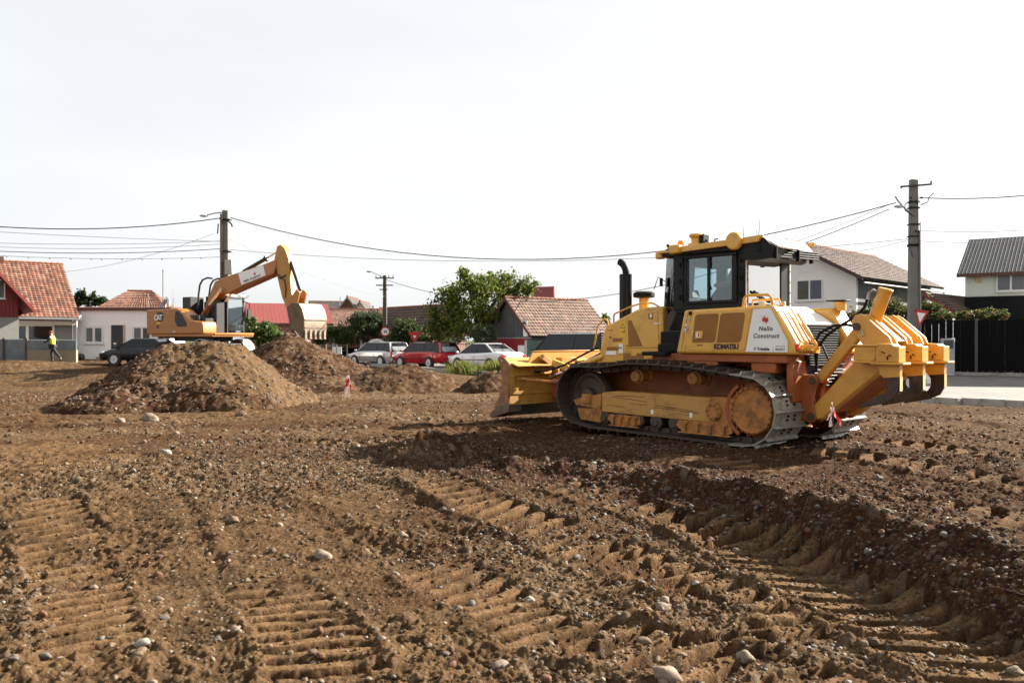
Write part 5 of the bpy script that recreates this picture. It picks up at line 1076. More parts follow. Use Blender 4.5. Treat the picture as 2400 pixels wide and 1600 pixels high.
def car(label, L, Wd, H, base, roofp, pnt, loc, yaw, cat='car', name='parked_car', belt=.92, wb=.58, wheel=.32, lampstyle='low', front=False, glassm=None, roofm=None):
    """base: (x, z of bonnet/boot line) list from rear to front; roofp: x of rear-base, rear-top, front-top, front-base (fractions of L)"""
    root = empty(name, loc, yaw, label, cat); hw = Wd / 2; h2 = L / 2; gm = glassm or carglass
    # body: stations along the length
    st = []
    for (fx, zt) in base:
        x = fx * L; t = min(1, (h2 - abs(x)) / .42 + .0); tp = .80 + .20 * math.sqrt(max(0, min(1, t))); zl = .26 + .10 * (1 - min(1, t))
        w = hw * tp; st.append([(x, -w * .72, zt), (x, -w * .90, zt - .03), (x, -w * .985, zt - .13), (x, -w, .62), (x, -w * .99, .45), (x, -w * .93, zl), (x, w * .93, zl), (x, w * .99, .45), (x, w, .62), (x, w * .985, zt - .13), (x, w * .90, zt - .03), (x, w * .72, zt)])
    n = len(st[0]); vs = [v for s in st for v in s]; fs = []
    for i in range(len(st) - 1):
        for k in range(n): fs.append((i * n + k, i * n + (k + 1) % n, (i + 1) * n + (k + 1) % n, (i + 1) * n + k))
    fs.append(tuple(reversed(range(n)))); fs.append(tuple(range(len(vs) - n, len(vs))))
    MB().add(vs, fs).build('body', pnt, root, .03, seg=2)
    rb, rt, ft, fb = [f * L for f in roofp]; zb = belt - .03; zt = H - .03
    wb0, wt = hw * .90, hw * .70
    gl = MB(); gl.loops([(rb, -wb0, zb), (fb, -wb0 * .96, zb), (fb, wb0 * .96, zb), (rb, wb0, zb)], [(rt, -wt, zt), (ft, -wt, zt), (ft, wt, zt), (rt, wt, zt)]); gl.build('windows', gm if False else mat('tinted_window', (.008, .010, .012), .08, var=0, spec=.35) if glassm is None else gm, root)
    rf_ = MB(); rf_.loops([(rt - .05, -wt - .02, zt - .02), (ft + .05, -wt - .01, zt - .02), (ft + .05, wt + .01, zt - .02), (rt - .05, wt + .02, zt - .02)], [(rt + .10, -wt * .86, H), (ft - .25, -wt * .84, H), (ft - .25, wt * .84, H), (rt + .10, wt * .86, H)]); rf_.build('roof', roofm or pnt, root, .02)
    def pil(xa, za, xb, zb_, ww=.045, mt=carblack):
        for s in (1, -1):
            ya = s * (wb0 + (wt - wb0) * (za - zb) / (zt - zb) + .008); yb = s * (wb0 + (wt - wb0) * (zb_ - zb) / (zt - zb) + .008)
            MB().loops([(xa - ww, ya, za), (xa + ww, ya, za), (xa + ww, ya - s * .03, za), (xa - ww, ya - s * .03, za)], [(xb - ww, yb, zb_), (xb + ww, yb, zb_), (xb + ww, yb - s * .03, zb_), (xb - ww, yb - s * .03, zb_)]).build('pillar', mt, root)
    m1 = (rt + ft) / 2 + .02; m2 = rt + (ft - rt) * .08; pil(m1 + .05, zb, m1, zt, .045); pil(rb + .02, zb, rt, zt, .07, pnt); pil(fb - .02, zb, ft, zt, .035, pnt)
    if cat != 'van': pil(rb + (fb - rb) * .27, zb, m2 + .25, zt, .04)
    ax = wb / 2 * L
    for x in (ax, -ax + .05):
        for s in (1, -1):
            a = MB().cyl((x, s * (hw - .12), wheel), (x, s * (hw + .004), wheel), wheel + .055, n=26); a.build('wheel_arch', carblack, root)
            w = link('wheel', tmesh, root, (x, s * (hw - .07), wheel)); w.scale = (wheel / .318,) * 3
            if s < 0: w.rotation_euler = (0, 0, math.pi)
            link('rim', rmesh, w, (0, .025, 0)); link('brake', hubm, w)
    for s in (1, -1):
        MB().box((fb - .12, s * (hw + .06), belt + .05), (.10, .16, .12)).build('mirror', pnt, root, .03)
        b = MB(); b.bb(-h2 * .58, h2 * .52, s * (hw - .01), s * (hw + .012), .56, .60); b.build('side_moulding', carblack, root)
        b = MB()
        for x in (m1 + .05, fb - .45, rb + .6): b.bb(x - .004, x + .004, s * (hw - .015), s * (hw + .006), .36, belt - .15)
        b.build('door_gap', carblack, root)
        b = MB()
        for x in (m1 + .16, m1 - .95): b.bb(x, x + .14, s * (hw - .02), s * (hw + .02), belt - .17, belt - .14)
        b.build('door_handle', pnt, root)
        zr = base[1][1]
        if lampstyle == 'tall': q = MB().bb(-h2 + .03, -h2 + .16, s * (hw - .17), s * (hw - .03), zr - .34, zr + .05)
        else: q = MB().bb(-h2 - .005, -h2 + .24, s * (hw - .30), s * (hw - .045), zr - .28, zr - .06)
        q.build('tail_light', redlens, root, .03)
        MB().bb(h2 - .28, h2 - .02, s * (hw - .42), s * (hw - .10), .60, .73).build('headlight', mat('headlight', (.55, .57, .6), .1, .3, coat=1), root, .03)
    MB().bb(-h2 - .012, -h2 + .05, -.27, .27, .62, .75).build('number_plate', platem, root); MB().bb(h2 - .04, h2 + .01, -.26, .26, .40, .52).build('number_plate', platem, root)
    MB().bb(-h2 - .02, -h2 + .2, -hw * .8, hw * .8, .25, .38).build('rear_bumper', carblack, root, .02); MB().bb(h2 - .2, h2 + .015, -hw * .75, hw * .75, .24, .42).build('front_bumper', carblack, root, .02)
    rw = MB(); rw.loops([(rb - .012, -wb0 * .80, zb + .06), (rb - .012, wb0 * .80, zb + .06), (rt - .012, wt * .80, zt - .07), (rt - .012, -wt * .80, zt - .07)], [(rb - .006, -wb0 * .80, zb + .06), (rb - .006, wb0 * .80, zb + .06), (rt - .006, wt * .80, zt - .07), (rt - .006, -wt * .80, zt - .07)]); rw.build('rear_window', mat('rear_window', (.16, .17, .18), .12, var=.2, scale=2, spec=.8), root)
    return root
estate = [(-.5, .72), (-.49, .90), (-.46, .95), (-.3, .97), (.05, .95), (.22, .92), (.36, .83), (.46, .70), (.5, .55)]
saloon = [(-.5, .75), (-.485, .92), (-.45, .99), (-.30, 1.01), (-.1, .96), (.2, .92), (.36, .84), (.46, .70), (.5, .52)]
vanb = [(-.5, .85), (-.495, 1.02), (-.45, 1.05), (0, 1.05), (.25, 1.05), (.36, 1.02), (.45, .92), (.49, .80), (.5, .6)]
CY = R(90 + 38)
RZ = -.12
def at(px, Y, z=RZ): return (PX(px, Y), Y, z)
silver = paint('silver', (.55, .55, .56), .5); redp = paint('red', (.42, .012, .02)); whitep = paint('white', (.72, .73, .75), .1); dark = paint('black', (.005, .006, .008), .0, .15); navyp = paint('blueblack', (.006, .008, .015), .0, .2)
car('silver estate car with roof rails, far end of the parked row', 4.7, 1.78, 1.50, estate, (-.48, -.41, .10, .27), silver, at(887, 55), R(90 + 47), lampstyle='tall')
car('dark red estate car between the silver and white cars', 4.6, 1.76, 1.50, estate, (-.485, -.42, .12, .29), redp, at(998, 51), R(90 + 46))
car('white saloon car parked behind the grass tuft', 4.6, 1.77, 1.46, saloon, (-.36, -.16, .10, .30), whitep, at(1138, 46.2), R(90 + 43))
vn = car('black passenger van with tinted windows behind the bulldozer blade', 5.1, 1.92, 1.95, vanb, (-.485, -.455, .20, .37), navyp, at(1345, 41), R(90 + 45), cat='van', name='parked_van', belt=1.10, lampstyle='tall', roofm=silver if False else paint('vanroof', (.25, .26, .28)))
car('white hatchback seen between the ripper shanks', 4.2, 1.75, 1.46, estate, (-.47, -.38, .10, .30), whitep, at(2030, 27.4), R(-14))
car('black saloon parked by the white house, bonnet past the pile', 4.6, 1.78, 1.42, saloon, (-.36, -.16, .10, .30), dark, (PX(345, 45.5), 45.5, .18), R(180 - 8))
for o in bpy.data.objects:
    if o.name.startswith('parked_') and o.get('label', '').startswith(('silver', 'dark red')):
        for s in (1, -1):
            MB().tube([(-1.7, s * .56, 1.50), (-1.6, s * .56, 1.54), (.1, s * .56, 1.54), (.25, s * .56, 1.49)], .014, 6).build('roof_rail', carblack, o)
# ================================================================ houses
plaster_w = mat('plaster_white', (.80, .80, .79), .85, var=.04, scale=.8, dirt=(.4, .38, .35), damt=.12, dscale=.7)
plaster_g = mat('plaster_grey', (.22, .215, .205), .9, var=.15, scale=1, dirt=(.12, .115, .11), damt=.35, dscale=1)
plaster_p = mat('plaster_pale', (.74, .71, .69), .85, var=.05, scale=.8, dirt=(.3, .28, .27), damt=.15, dscale=.5)
plaster_mint = mat('plaster_mint', (.58, .62, .54), .85, var=.05, scale=.8)
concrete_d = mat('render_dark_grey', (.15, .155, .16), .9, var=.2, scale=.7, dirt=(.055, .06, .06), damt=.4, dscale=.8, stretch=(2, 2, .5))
pinkw = mat('plaster_pink', (.45, .25, .22), .85, var=.1)
brickm = mat('brick_wall', (.14, .07, .05), .9, var=.2, scale=3, dirt=(.32, .27, .23), damt=.3, dscale=1.5)
tile_o = mat('roof_tile_orange', (.36, .12, .055), .8, var=.3, scale=2.2, attr=True, dirt=(.05, .035, .025), damt=.24, dscale=1.4)
ridge_m = mat('ridge_tile', (.20, .08, .045), .85, var=.2)
redroof = mat('red_sheet_roof', (.17, .028, .022), .7, var=.08, scale=1)
redwood = mat('red_boards', (.17, .012, .014), .6, var=.15, scale=3)
brownwood = mat('brown_fascia', (.09, .035, .025), .7, var=.15)
greywood = mat('weathered_boards', (.085, .085, .088), .85, var=.3, scale=6, stretch=(3, 3, .3))
greyroof = mat('grey_sheet_roof', (.026, .030, .036), .75, var=.1, spec=.2)
darkfence = mat('dark_fence_boards', (.006, .0055, .0055), .8, var=.2, scale=2, spec=.08)
galv = mat('galvanised_sheet', (.26, .29, .31), .45, .5, var=.2, scale=2, dirt=(.2, .19, .17), damt=.2)
pvc = mat('white_window_frame', (.66, .66, .66), .4, var=.02)
wglass = mat('window_glass', (.012, .015, .018), .05, var=.3, scale=1.5, spec=.9)
wglass_b = mat('window_blind', (.09, .10, .12), .2, var=.1, spec=.6)
gutter_m = mat('gutter', (.20, .195, .19), .6, .1, var=.1)

def tiles(a, b, c, d, nx, ny, parent, cols, name='roof_tiles', sag=.03, gap=.12, seed=0, mtl=None):
    """a,b eaves left and right, c,d ridge right and left: real overlapping tiles on the slope, one joined mesh"""
    a, b, c, d = map(Vector, (a, b, c, d)); n = (b - a).cross(d - a).normalized()
    if n.z < 0: n = -n
    rng = random.Random(seed); V = []; F = []; C = []
    def q(u, v): return (a * (1 - u) + b * u) * (1 - v) + (d * (1 - u) + c * u) * v
    for j in range(ny):
        for i in range(nx):
            off = .5 if j % 2 else 0
            u0 = max(0, (i + .03 - off * 0) / nx); u1 = (i + .97) / nx; v0 = (j - .12) / ny; v1 = (j + 1) / ny; um = (u0 + u1) / 2
            lift = .035 + rng.uniform(0, .014); base = len(V)
            for u, h in ((u0, 0), (um, .03), (u1, 0)): V.append(q(u, v0) + n * (lift + h))
            for u, h in ((u0, 0), (um, .03), (u1, 0)): V.append(q(u, v1) + n * (.004 + h * .7))
            for u, h in ((u0, 0), (um, .03), (u1, 0)): V.append(q(u, v0) + n * (lift + h - .03))
            F += [(base, base + 1, base + 4, base + 3), (base + 1, base + 2, base + 5, base + 4), (base + 6, base + 7, base + 1, base), (base + 7, base + 8, base + 2, base + 1)]
            k = rng.choice(cols); t = rng.uniform(.8, 1.12); C += [(k[0] * t, k[1] * t, k[2] * t, 1)] * 9
    me = bpy.data.meshes.new(name); me.from_pydata([tuple(v) for v in V], [], F); at_ = me.color_attributes.new('Col', 'FLOAT_COLOR', 'POINT')
    at_.data.foreach_set('color', [x for k in C for x in k]); me.materials.append(mtl or tile_o)
    return link(name, me, parent, kind='stuff')
ORG = [(.165, .066, .040), (.185, .078, .047), (.15, .058, .036), (.195, .092, .057), (.135, .056, .035), (.19, .105, .07), (.17, .07, .042), (.10, .047, .032)]
BRN = [(.14, .085, .06), (.165, .10, .07), (.12, .07, .048), (.18, .11, .08), (.14, .07, .045)]
DKB = [(.08, .045, .034), (.095, .055, .04), (.07, .04, .03)]
def roof_slab(a, b, c, d, parent, m, t=.10, name='roof'):
    a, b, c, d = map(Vector, (a, b, c, d)); n = (b - a).cross(d - a).normalized()
    if n.z < 0: n = -n
    return MB().loops([p - n * t for p in (a, b, c, d)], [a, b, c, d]).build(name, m, parent)
def house(label, A, B, depth, z0, ze, zr, wallm, roofm, cols=None, tile=(24, 14), over=.35, ridge='par', hip=0.0, name='house', cat='house', gable=None, lower=None, side_m=None, fascia=None):
    """A,B ground corners of the front seen from the street (left, right); returns root and a facade helper"""
    A = Vector((A[0], A[1], 0)); B = Vector((B[0], B[1], 0)); u = (B - A).normalized(); Lf = (B - A).length; v = Vector((-u.y, u.x, 0))
    root = empty(name, (A.x, A.y, z0), math.atan2(u.y, u.x), label, cat)
    H = ze - z0; HR = zr - z0; D = depth
    w = MB()
    if ridge == 'par':
        w.bb(0, Lf, 0, .25, -.4, H); w.bb(0, Lf, D - .25, D, -.4, H)
        for x0, x1 in ((0, .25), (Lf - .25, Lf)):
            if hip: w.bb(x0, x1, .25, D - .25, -.4, H)
            else: w.prism([(.25, -.4), (D - .25, -.4), (D - .25, H), (D / 2, HR - .12), (.25, H)], x0, x1, 'x')
    else:
        for y0, y1 in ((0, .25), (D - .25, D)): w.prism([(0, -.4), (Lf, -.4), (Lf, H), (Lf / 2, HR - .12), (0, H)], y0, y1, 'y')
        w.bb(0, .25, .25, D - .25, -.4, H)
        if side_m is None: w.bb(Lf - .25, Lf, .25, D - .25, -.4, H)
    w.build('wall', wallm, root)
    if side_m is not None and ridge != 'par': MB().bb(Lf - .25, Lf + .003, .25, D - .25, -.4, H).build('side_wall', side_m, root)
    if ridge == 'par':
        s = (HR - H) / (D / 2); e = over
        F = [(-e, -e, H - s * e), (Lf + e, -e, H - s * e), (Lf + e - hip, D / 2, HR), (-e + hip, D / 2, HR)]
        K = [(Lf + e, D + e, H - s * e), (-e, D + e, H - s * e), (-e + hip, D / 2, HR), (Lf + e - hip, D / 2, HR)]
        pl = [F, K]; hp = []
        if hip: hp = [[(Lf + e, -e, H - s * e), (Lf + e, D + e, H - s * e), (Lf + e - hip, D / 2, HR), (Lf + e - hip, D / 2, HR + .001)], [(-e, D + e, H - s * e), (-e, -e, H - s * e), (-e + hip, D / 2, HR), (-e + hip, D / 2, HR + .001)]]
        rg = ((-e + hip, D / 2, HR + .03), (Lf + e - hip, D / 2, HR + .03))
    else:
        s = (HR - H) / (Lf / 2); e = over
        F = [(Lf + e, -e, H - s * e), (Lf + e, D + e, H - s * e), (Lf / 2, D + e, HR), (Lf / 2, -e, HR)]
        K = [(-e, D + e, H - s * e), (-e, -e, H - s * e), (Lf / 2, -e, HR), (Lf / 2, D + e, HR)]
        pl = [F, K]; hp = []; rg = ((Lf / 2, -e, HR + .03), (Lf / 2, D + e, HR + .03))
    for i, q in enumerate(pl):
        r_ = roof_slab(*q, root, roofm)
        if cols: tiles(*q, tile[0], tile[1], r_, cols, seed=i)
        else:
            k = MB(); a, b, c, d = map(Vector, q); n = (b - a).cross(d - a).normalized(); n = n if n.z > 0 else -n
            for j in range(tile[0]):
                t = (j + .5) / tile[0]; p0 = a.lerp(b, t) + n * .02; p1 = d.lerp(c, t) + n * .02; k.tube([p0 - n * .018, p1 - n * .018], .009, 4)
            k.build('roof_ribs', roofm, r_, kind='stuff')
    for q in hp:
        r_ = roof_slab(*q, root, roofm)
        if cols: tiles(*q, max(6, tile[0] // 2), tile[1], r_, cols, seed=9)
    if cols:
        rb_ = MB(); n_ = int((Vector(rg[1]) - Vector(rg[0])).length / .33)
        for j in range(n_):
            p0 = Vector(rg[0]).lerp(Vector(rg[1]), j / n_); p1 = Vector(rg[0]).lerp(Vector(rg[1]), (j + 1.08) / n_); rb_.cyl(p0, p1, .095, .075, n=8)
        rb_.build('ridge_tiles', ridge_m, root, kind='stuff')
    fm = fascia or brownwood; f = MB()
    if ridge == 'par':
        f.bb(-e, Lf + e, -e - .04, -e, H - s * e - .16, H - s * e + .02)
    else:
        for sg in (0, 1):
            x0 = -e if sg == 0 else Lf + e
            f.loops([(x0, -e - .03, H - s * e - .18), (x0, -e - .03, H - s * e + .04), (Lf / 2, -e - .03, HR + .06), (Lf / 2, -e - .03, HR - .18)], [(x0, -e, H - s * e - .18), (x0, -e, H - s * e + .04), (Lf / 2, -e, HR + .06), (Lf / 2, -e, HR - .18)])
    f.build('fascia', fm, root)
    return root, Lf
def window(root, x0, x1, z0, z1, y=0.0, panes=2, fm=None, gm=None, axis='y', fw=.06, name='window', xf=0.0):
    """a framed window proud of the wall plane; axis 'x' puts it on a side wall"""
    fm = fm or pvc; gm = gm or wglass
    def T(pts): return pts
    w = MB(); g_ = []
    w.bb(x0, x1, -.03, .03, z0, z0 + fw); w.bb(x0, x1, -.03, .03, z1 - fw, z1); w.bb(x0, x0 + fw, -.03, .03, z0 + fw, z1 - fw); w.bb(x1 - fw, x1, -.03, .03, z0 + fw, z1 - fw)
    for k in range(1, panes): xm = x0 + (x1 - x0) * k / panes; w.bb(xm - fw * .6, xm + fw * .6, -.03, .03, z0 + fw, z1 - fw)
    o = w.build(name, fm, root)
    for k in range(panes):
        a = x0 + (x1 - x0) * k / panes + fw * .6; b_ = x0 + (x1 - x0) * (k + 1) / panes - fw * .6; mm = gm if not isinstance(gm, (list, tuple)) else gm[k % len(gm)]
        MB().bb(a, b_, -.012, .0, z0 + fw, z1 - fw).build('pane', mm, o)
    MB().bb(x0 - .05, x1 + .05, -.10, .0, z0 - .05, z0 - .005).build('sill', fm, o)
    if axis == 'y': o.location = (0, y - .025, 0)
    else: o.location = (xf, 0, 0); o.rotation_euler = (0, 0, R(90))
    return o

# --- tall orange tiled house and red gabled house at the far left
r, L_ = house('tall house with weathered orange tile roof over grey plaster walls', (-33.9, 46.0), (-26.75, 51.95), 8.4, .35, 3.15, 6.4, plaster_g, tile_o, ORG, (40, 24), over=.35)
window(r, L_ - 3.9, L_ - 1.0, 1.0, 2.1, fw=.12); MB().bb(L_ - 4.1, L_ - .8, -.08, 0, 2.1, 2.28).build('lintel', pvc, r)
b = MB(); b.cyl((L_ + .1, -.55, -.2), (L_ + .1, -.55, 2.3), .05); b.tube([(L_ + .1, -.55, 2.3), (L_ + .25, -.6, 2.55), (L_ + .35, -.52, 2.65)], .05, 8); b.build('downpipe', pvc, r)
MB().bb(-.4, L_ + .4, -.62, -.45, 2.38, 2.52).build('gutter', gutter_m, r); MB().bb(-.3, L_ + .2, -.4, -.05, 2.05, 2.3).build('eaves_board', mat('cream_board', (.42, .38, .31), .7), r)
MB().bb(L_ - 3.2, L_ - 3.0, 4.0, 4.2, 5.8, 6.35).build('chimney_stub', brownwood, r)
r, L_ = house('house with dark red boarded gable and double attic window', (-32.3, 43.9), (-27.65, 47.8), 2.8, .35, 4.0, 7.6, redwood, redroof, None, (10, 1), over=.75, ridge='perp', fascia=mat('red_bargeboard', (.24, .04, .035), .6))
MB().bb(-.02, L_ + .02, -.04, 2.82, -.4, 2.42).build('lower_wall', plaster_g, r)
window(r, L_ - 2.15, L_ - .65, 3.45, 4.5, gm=(wglass, mat('curtained_glass', (.08, .075, .06), .3, var=.3, scale=4)))
_pm = MB().bb(0, .17, -.03, 0, 2.44, 3.38).mesh('board', redwood)
for k in range(16): link('board', _pm, r, (L_ - 3.1 + k * .19, -.005 - .012 * (k % 2), 0))
# --- corrugated fence and low wall
fr = empty('corrugated_fence', (-30.5, 46.8, .35), R(2), 'galvanised corrugated sheet fence with rusty posts before the orange-roofed house', 'fence')
def corr(x0, x1, z0, z1, m=galv, pitch=.11, dep=.03):
    b = MB(); n = int((x1 - x0) / pitch * 4); V = []
    for i in range(n + 1):
        x = x0 + (x1 - x0) * i / n; V += [(x, math.sin(i * math.pi / 2) * dep, z0), (x, math.sin(i * math.pi / 2) * dep, z1)]
    b.add(V, [(2 * i, 2 * i + 2, 2 * i + 3, 2 * i + 1) for i in range(n)]); return b
x_a = PX(10, 46.8) + 30.5; x_b = PX(58, 46.8) + 30.5; x_c = PX(62, 46.8) + 30.5; x_d = PX(175, 46.8) + 30.5
corr(x_a - 2.2, x_a - .08, -.3, 1.22).build('sheet_panel', galv, fr); corr(x_a, x_b, -.3, 1.22).build('sheet_panel', galv, fr); corr(x_c, x_d, .60, 1.18).build('sheet_panel', galv, fr)
MB().bb(x_c, x_d, -.06, .14, -.4, .60).build('low_wall', mat('beige_render', (.27, .22, .15), .9, var=.15, scale=1.2), fr)
for x in (x_a - .05, x_b + .03): MB().bb(x - .05, x + .05, -.06, .06, -.4, 1.28).build('post', mat('rusty_post', (.09, .05, .035), .8), fr)
# --- low white house
r, L_ = house('low flat-fronted white house with dark door and white windows', (PX(171, 52.5), 52.5), (PX(398, 52.9), 52.9), 3.0, .35, 3.5, 3.6, plaster_w, brownwood, None, (12, 1), over=.10)
s_ = 52.6 / 2000
def wx(px): return PX(px, 52.6) - PX(171, 52.5)
window(r, wx(199), wx(243), .95, 2.02, fw=.12, gm=(wglass_b, wglass)); window(r, wx(309), wx(352), .93, 2.0, fw=.1, gm=(wglass_b, mat('dark_glass', (.03, .035, .035), .15, spec=.6)))
d = MB().bb(wx(260), wx(287), -.03, 0, .18, 2.08).build('door', mat('door_black', (.01, .01, .012), .3), r); MB().bb(wx(265), wx(272), -.05, -.03, .9, 1.0).build('handle', pvc, d)
MB().bb(wx(287) + .003, wx(292), -.04, 0, .18, 2.1).build('door_reveal', mat('beige_reveal', (.42, .35, .26), .8), r)
MB().bb(wx(240), wx(305), -1.0, -.02, -.3, .14).build('door_step', kerbm, r)
for px_, h_, tz in ((366, 2.35, 3.2), (330, 1.0, 3.0)): b = MB(); b.cyl((wx(px_), 1.0, tz), (wx(px_), 1.0, tz + h_), .035); b.ball((wx(px_), 1.0, tz + h_), .06); b.build('roof_pipe', gutter_m, r)
MB().tube([(wx(372), .8, 3.1), (wx(376), .8, 3.75), (wx(382), .8, 3.7), (wx(383), .8, 3.3)], .05, 8).build('vent_pipe', pvc, r)
r, L_ = house('hip-roofed house with red-brown tiles rising behind the low white house', (PX(222, 57.5), 57.5), (PX(390, 58.5), 58.5), 6, .35, 3.55, 4.98, plaster_g, tile_o, ORG, (26, 12), over=.3, hip=1.75)
# satellite dish with mast
r = empty('satellite_dish', P(406, 735, 52.8), 0, 'satellite dish and thin aerial mast on the roof beside the excavator body', 'satellite dish')
b = MB(); b.cyl((0, 0, -.2), (0, 0, .9), .025); b.tube([(0, 0, .3), (-.35, -.1, .55)], .02, 6); b.build('mast', gutter_m, r); MB().lathe((-.45, -.15, .62), [(.36, .06), (.25, .02), (.02, 0)], 18, axis=(-.5, -.6, .6)).build('dish', mat('dish_grey', (.12, .12, .13), .5), r)
b = MB()
for k in range(6): b.tube([(-.2 + .03 * k, 0, .9 + k * .12), (.2 - .03 * k, 0, .9 + k * .12)], .008, 4)
b.tube([(0, 0, .9), (0, 0, 1.7)], .012, 4); b.build('aerial', mat('aerial_white', (.6, .5, .5), .5), r)
b = MB(); b.ball((0, 0, .2), (.28, .22, .24), 12); b.lathe((.22, -.1, .2), [(.1, -.05), (.2, -.04), (.2, .04), (.1, .05)], 14, axis=(.3, 1, 0)); o = b.build('rubbish_sack', mat('black_sack', (.012, .012, .014), .4, bump=.5, bscale=8), loc=(PX(185, 51), 51, .3)); tag(o, 'black rubbish sack by the corner of the low white house', 'sack')
# --- red sheet roofed house, brick
r, L_ = house('brick house with long bright red sheet roof behind the excavator bucket', (PX(582, 62), 62), (PX(778, 64), 64), 7, .1, 2.75, 4.35, brickm, redroof, None, (22, 1), over=.1)
_bk = MB().bb(0, .34, -.02, 0, 0, .14).mesh('brick', [brickm]); b = MB()
for j in range(14):
    for i in range(15): b.bb(i * .40 + (j % 2) * .2, i * .40 + .34 + (j % 2) * .2, -.025, -.001, .12 + j * .185, .27 + j * .185)
b.build('brick_courses', mat('brick_pale', (.26, .14, .10), .9, var=.35, scale=1.5), r, kind='stuff')
r, L_ = house('small white gabled shed under the raised excavator bucket', (PX(668, 47), 47), (PX(708, 47), 47), 2.2, -.1, 1.35, 2.1, plaster_w, brownwood, None, (4, 1), over=.05, ridge='perp', name='shed', cat='shed')
# --- far houses in the middle
r, L_ = house('dark-roofed twin gabled house with pale bargeboards above the brown roof', (PX(742, 82), 82), (PX(812, 83), 83), 7, .1, 4.1, 5.35, plaster_p, mat('dark_tile', (.05, .045, .045), .8), [(.05, .045, .045), (.07, .06, .055)], (20, 10), over=.3)
MB().bb(2.2, 2.25, -.2, 0, 4.2, 5.6).build('chimney', plaster_w, r)
for px0, px1, zt in ((792, 838, 5.3), (822, 866, 4.9)):
    house('narrow gable with pale bargeboards beside its twin on the skyline' if px0 == 792 else 'lower narrow gable with pale bargeboards on the skyline', (PX(px0, 78), 78), (PX(px1, 78), 78), 5, .1, zt - 1.0, zt + .15, plaster_p if px0 > 800 else brickm, mat('dark_tile', (.05, .045, .045), .8), [(.07, .055, .05)], (8, 6), over=.25, ridge='perp', fascia=gutter_m)
r, L_ = house('long house with faded brown tile roof behind the tall bush', (PX(757, 70), 70), (PX(893, 70), 70), 6, .0, 2.7, 4.1, brickm, tile_o, [(.2, .10, .07), (.16, .08, .06), (.23, .125, .09)], (36, 12), over=.2)
r, L_ = house('house with red-brown tile roof right of the timber pole', (PX(900, 68), 68), (PX(980, 69.5), 69.5), 6, .0, 2.3, 4.15, brickm, tile_o, [(.22, .085, .055), (.19, .075, .05), (.26, .12, .08)], (26, 13), over=.2, hip=1.0)
# --- pink house behind the walnut tree, red roof behind the barn
r, L_ = house('pink house with dark roof hidden by the big tree', (-6.1, 57.7), (-3.3, 60), 7, -.1, 2.2, 3.9, pinkw, brownwood, DKB, (16, 10), over=.4, ridge='perp')
window(r, 2.3, 2.9, .3, 1.7, panes=1, fw=.06, gm=wglass_b)
r, L_ = house('house with bright red sheet roof peeping over the barn ridge', (PX(1180, 66), 66), (PX(1296, 64), 64), 6, 0, 3.5, 5.75, pinkw, redroof, None, (16, 1), over=.3, hip=1.6)
# --- barn
Bn = Vector((1.15, 49.0)); uu = Vector((.80, .60)); gg = Vector((-.60, .80)); Wb = 4.5; Lb = 6.0
A0 = Bn + gg * Wb
r, L_ = house('old barn with grey plank gable, brown tile roof and red doors', (A0.x, A0.y), (Bn.x, Bn.y), Lb, -.1, 2.0, 4.02, greywood, tile_o, BRN, (28, 12), over=.28, ridge='perp', name='barn', cat='barn')
_pk = MB().prism([(0, 1.75), (.2, 1.75), (.2, 2.0), (0, 2.0)], -.03, 0).mesh('plank', greywood)
for k in range(19):
    x = .1 + k * .228; zt = 1.98 + (1 - abs((x + .1) / (Wb / 2) - 1)) * 1.95
    MB().bb(x, x + .20, -.03 - .008 * (k % 3), -.001, 1.74, max(1.85, zt - .08)).build('plank', greywood, r)
for k in range(3): d = MB().bb(.15 + k * 1.3, 1.42 + k * 1.3, -.05, -.002, .0, 1.72).build('door', mat('barn_red', (.24, .012, .018), .55, var=.12), r)
MB().bb(-.02, Wb + .02, -.06, .0, 1.70, 1.76).build('rail_beam', mat('grey_beam', (.3, .29, .28), .7), r)
MB().bb(3.25, 3.85, -.07, -.045, .0, 1.30).build('white_panel', plaster_w, r); MB().bb(3.75, 4.15, -.06, -.04, 1.82, 2.75).build('gable_patch', plaster_w, r)
r = empty('green_fence', (PX(1232, 47.2), 47.2, -.1), R(33), 'dull green sheet fence between the barn and the van', 'fence')
corr(0, 2.8, 0, 1.55).build('sheet_panel', mat('green_sheet', (.035, .085, .07), .5, var=.1), r); MB().bb(-.05, .05, -.04, .04, 0, 1.6).build('post', gutter_m, r)
# --- gate and ornamental fence by the parked cars
r = empty('iron_gate', (PX(1040, 54), 54, -.08), R(4), 'grey iron gate with mesh bars behind the red and white cars', 'gate')
b = MB()
for z in (.1, .75, 1.3): b.bb(0, 3.2, -.02, .02, z, z + .05)
for x in (0, 1.6, 3.15): b.bb(x, x + .06, -.03, .03, 0, 1.4)
b.build('gate_frame', mat('gate_grey', (.22, .23, .24), .5), r); b = MB()
for k in range(22): b.bb(.1 + k * .14, .115 + k * .14, -.008, .008, .1, 1.3)
b.build('bars', mat('gate_grey', (.22, .23, .24), .5), r, kind='stuff')
r = empty('garden_fence', (PX(782, 62), 62, -.05), R(-8), 'dark garden fence with concrete posts and curved rails behind the parked cars', 'fence')
_pp = MB().prism([(-.09, 0), (.09, 0), (.09, 1.4), (.14, 1.5), (0, 1.62), (-.14, 1.5), (-.09, 1.4)], -.09, .09).mesh('post', plaster_p)
for k in range(5): link('post', _pp, r, (k * 2.1, 0, 0))
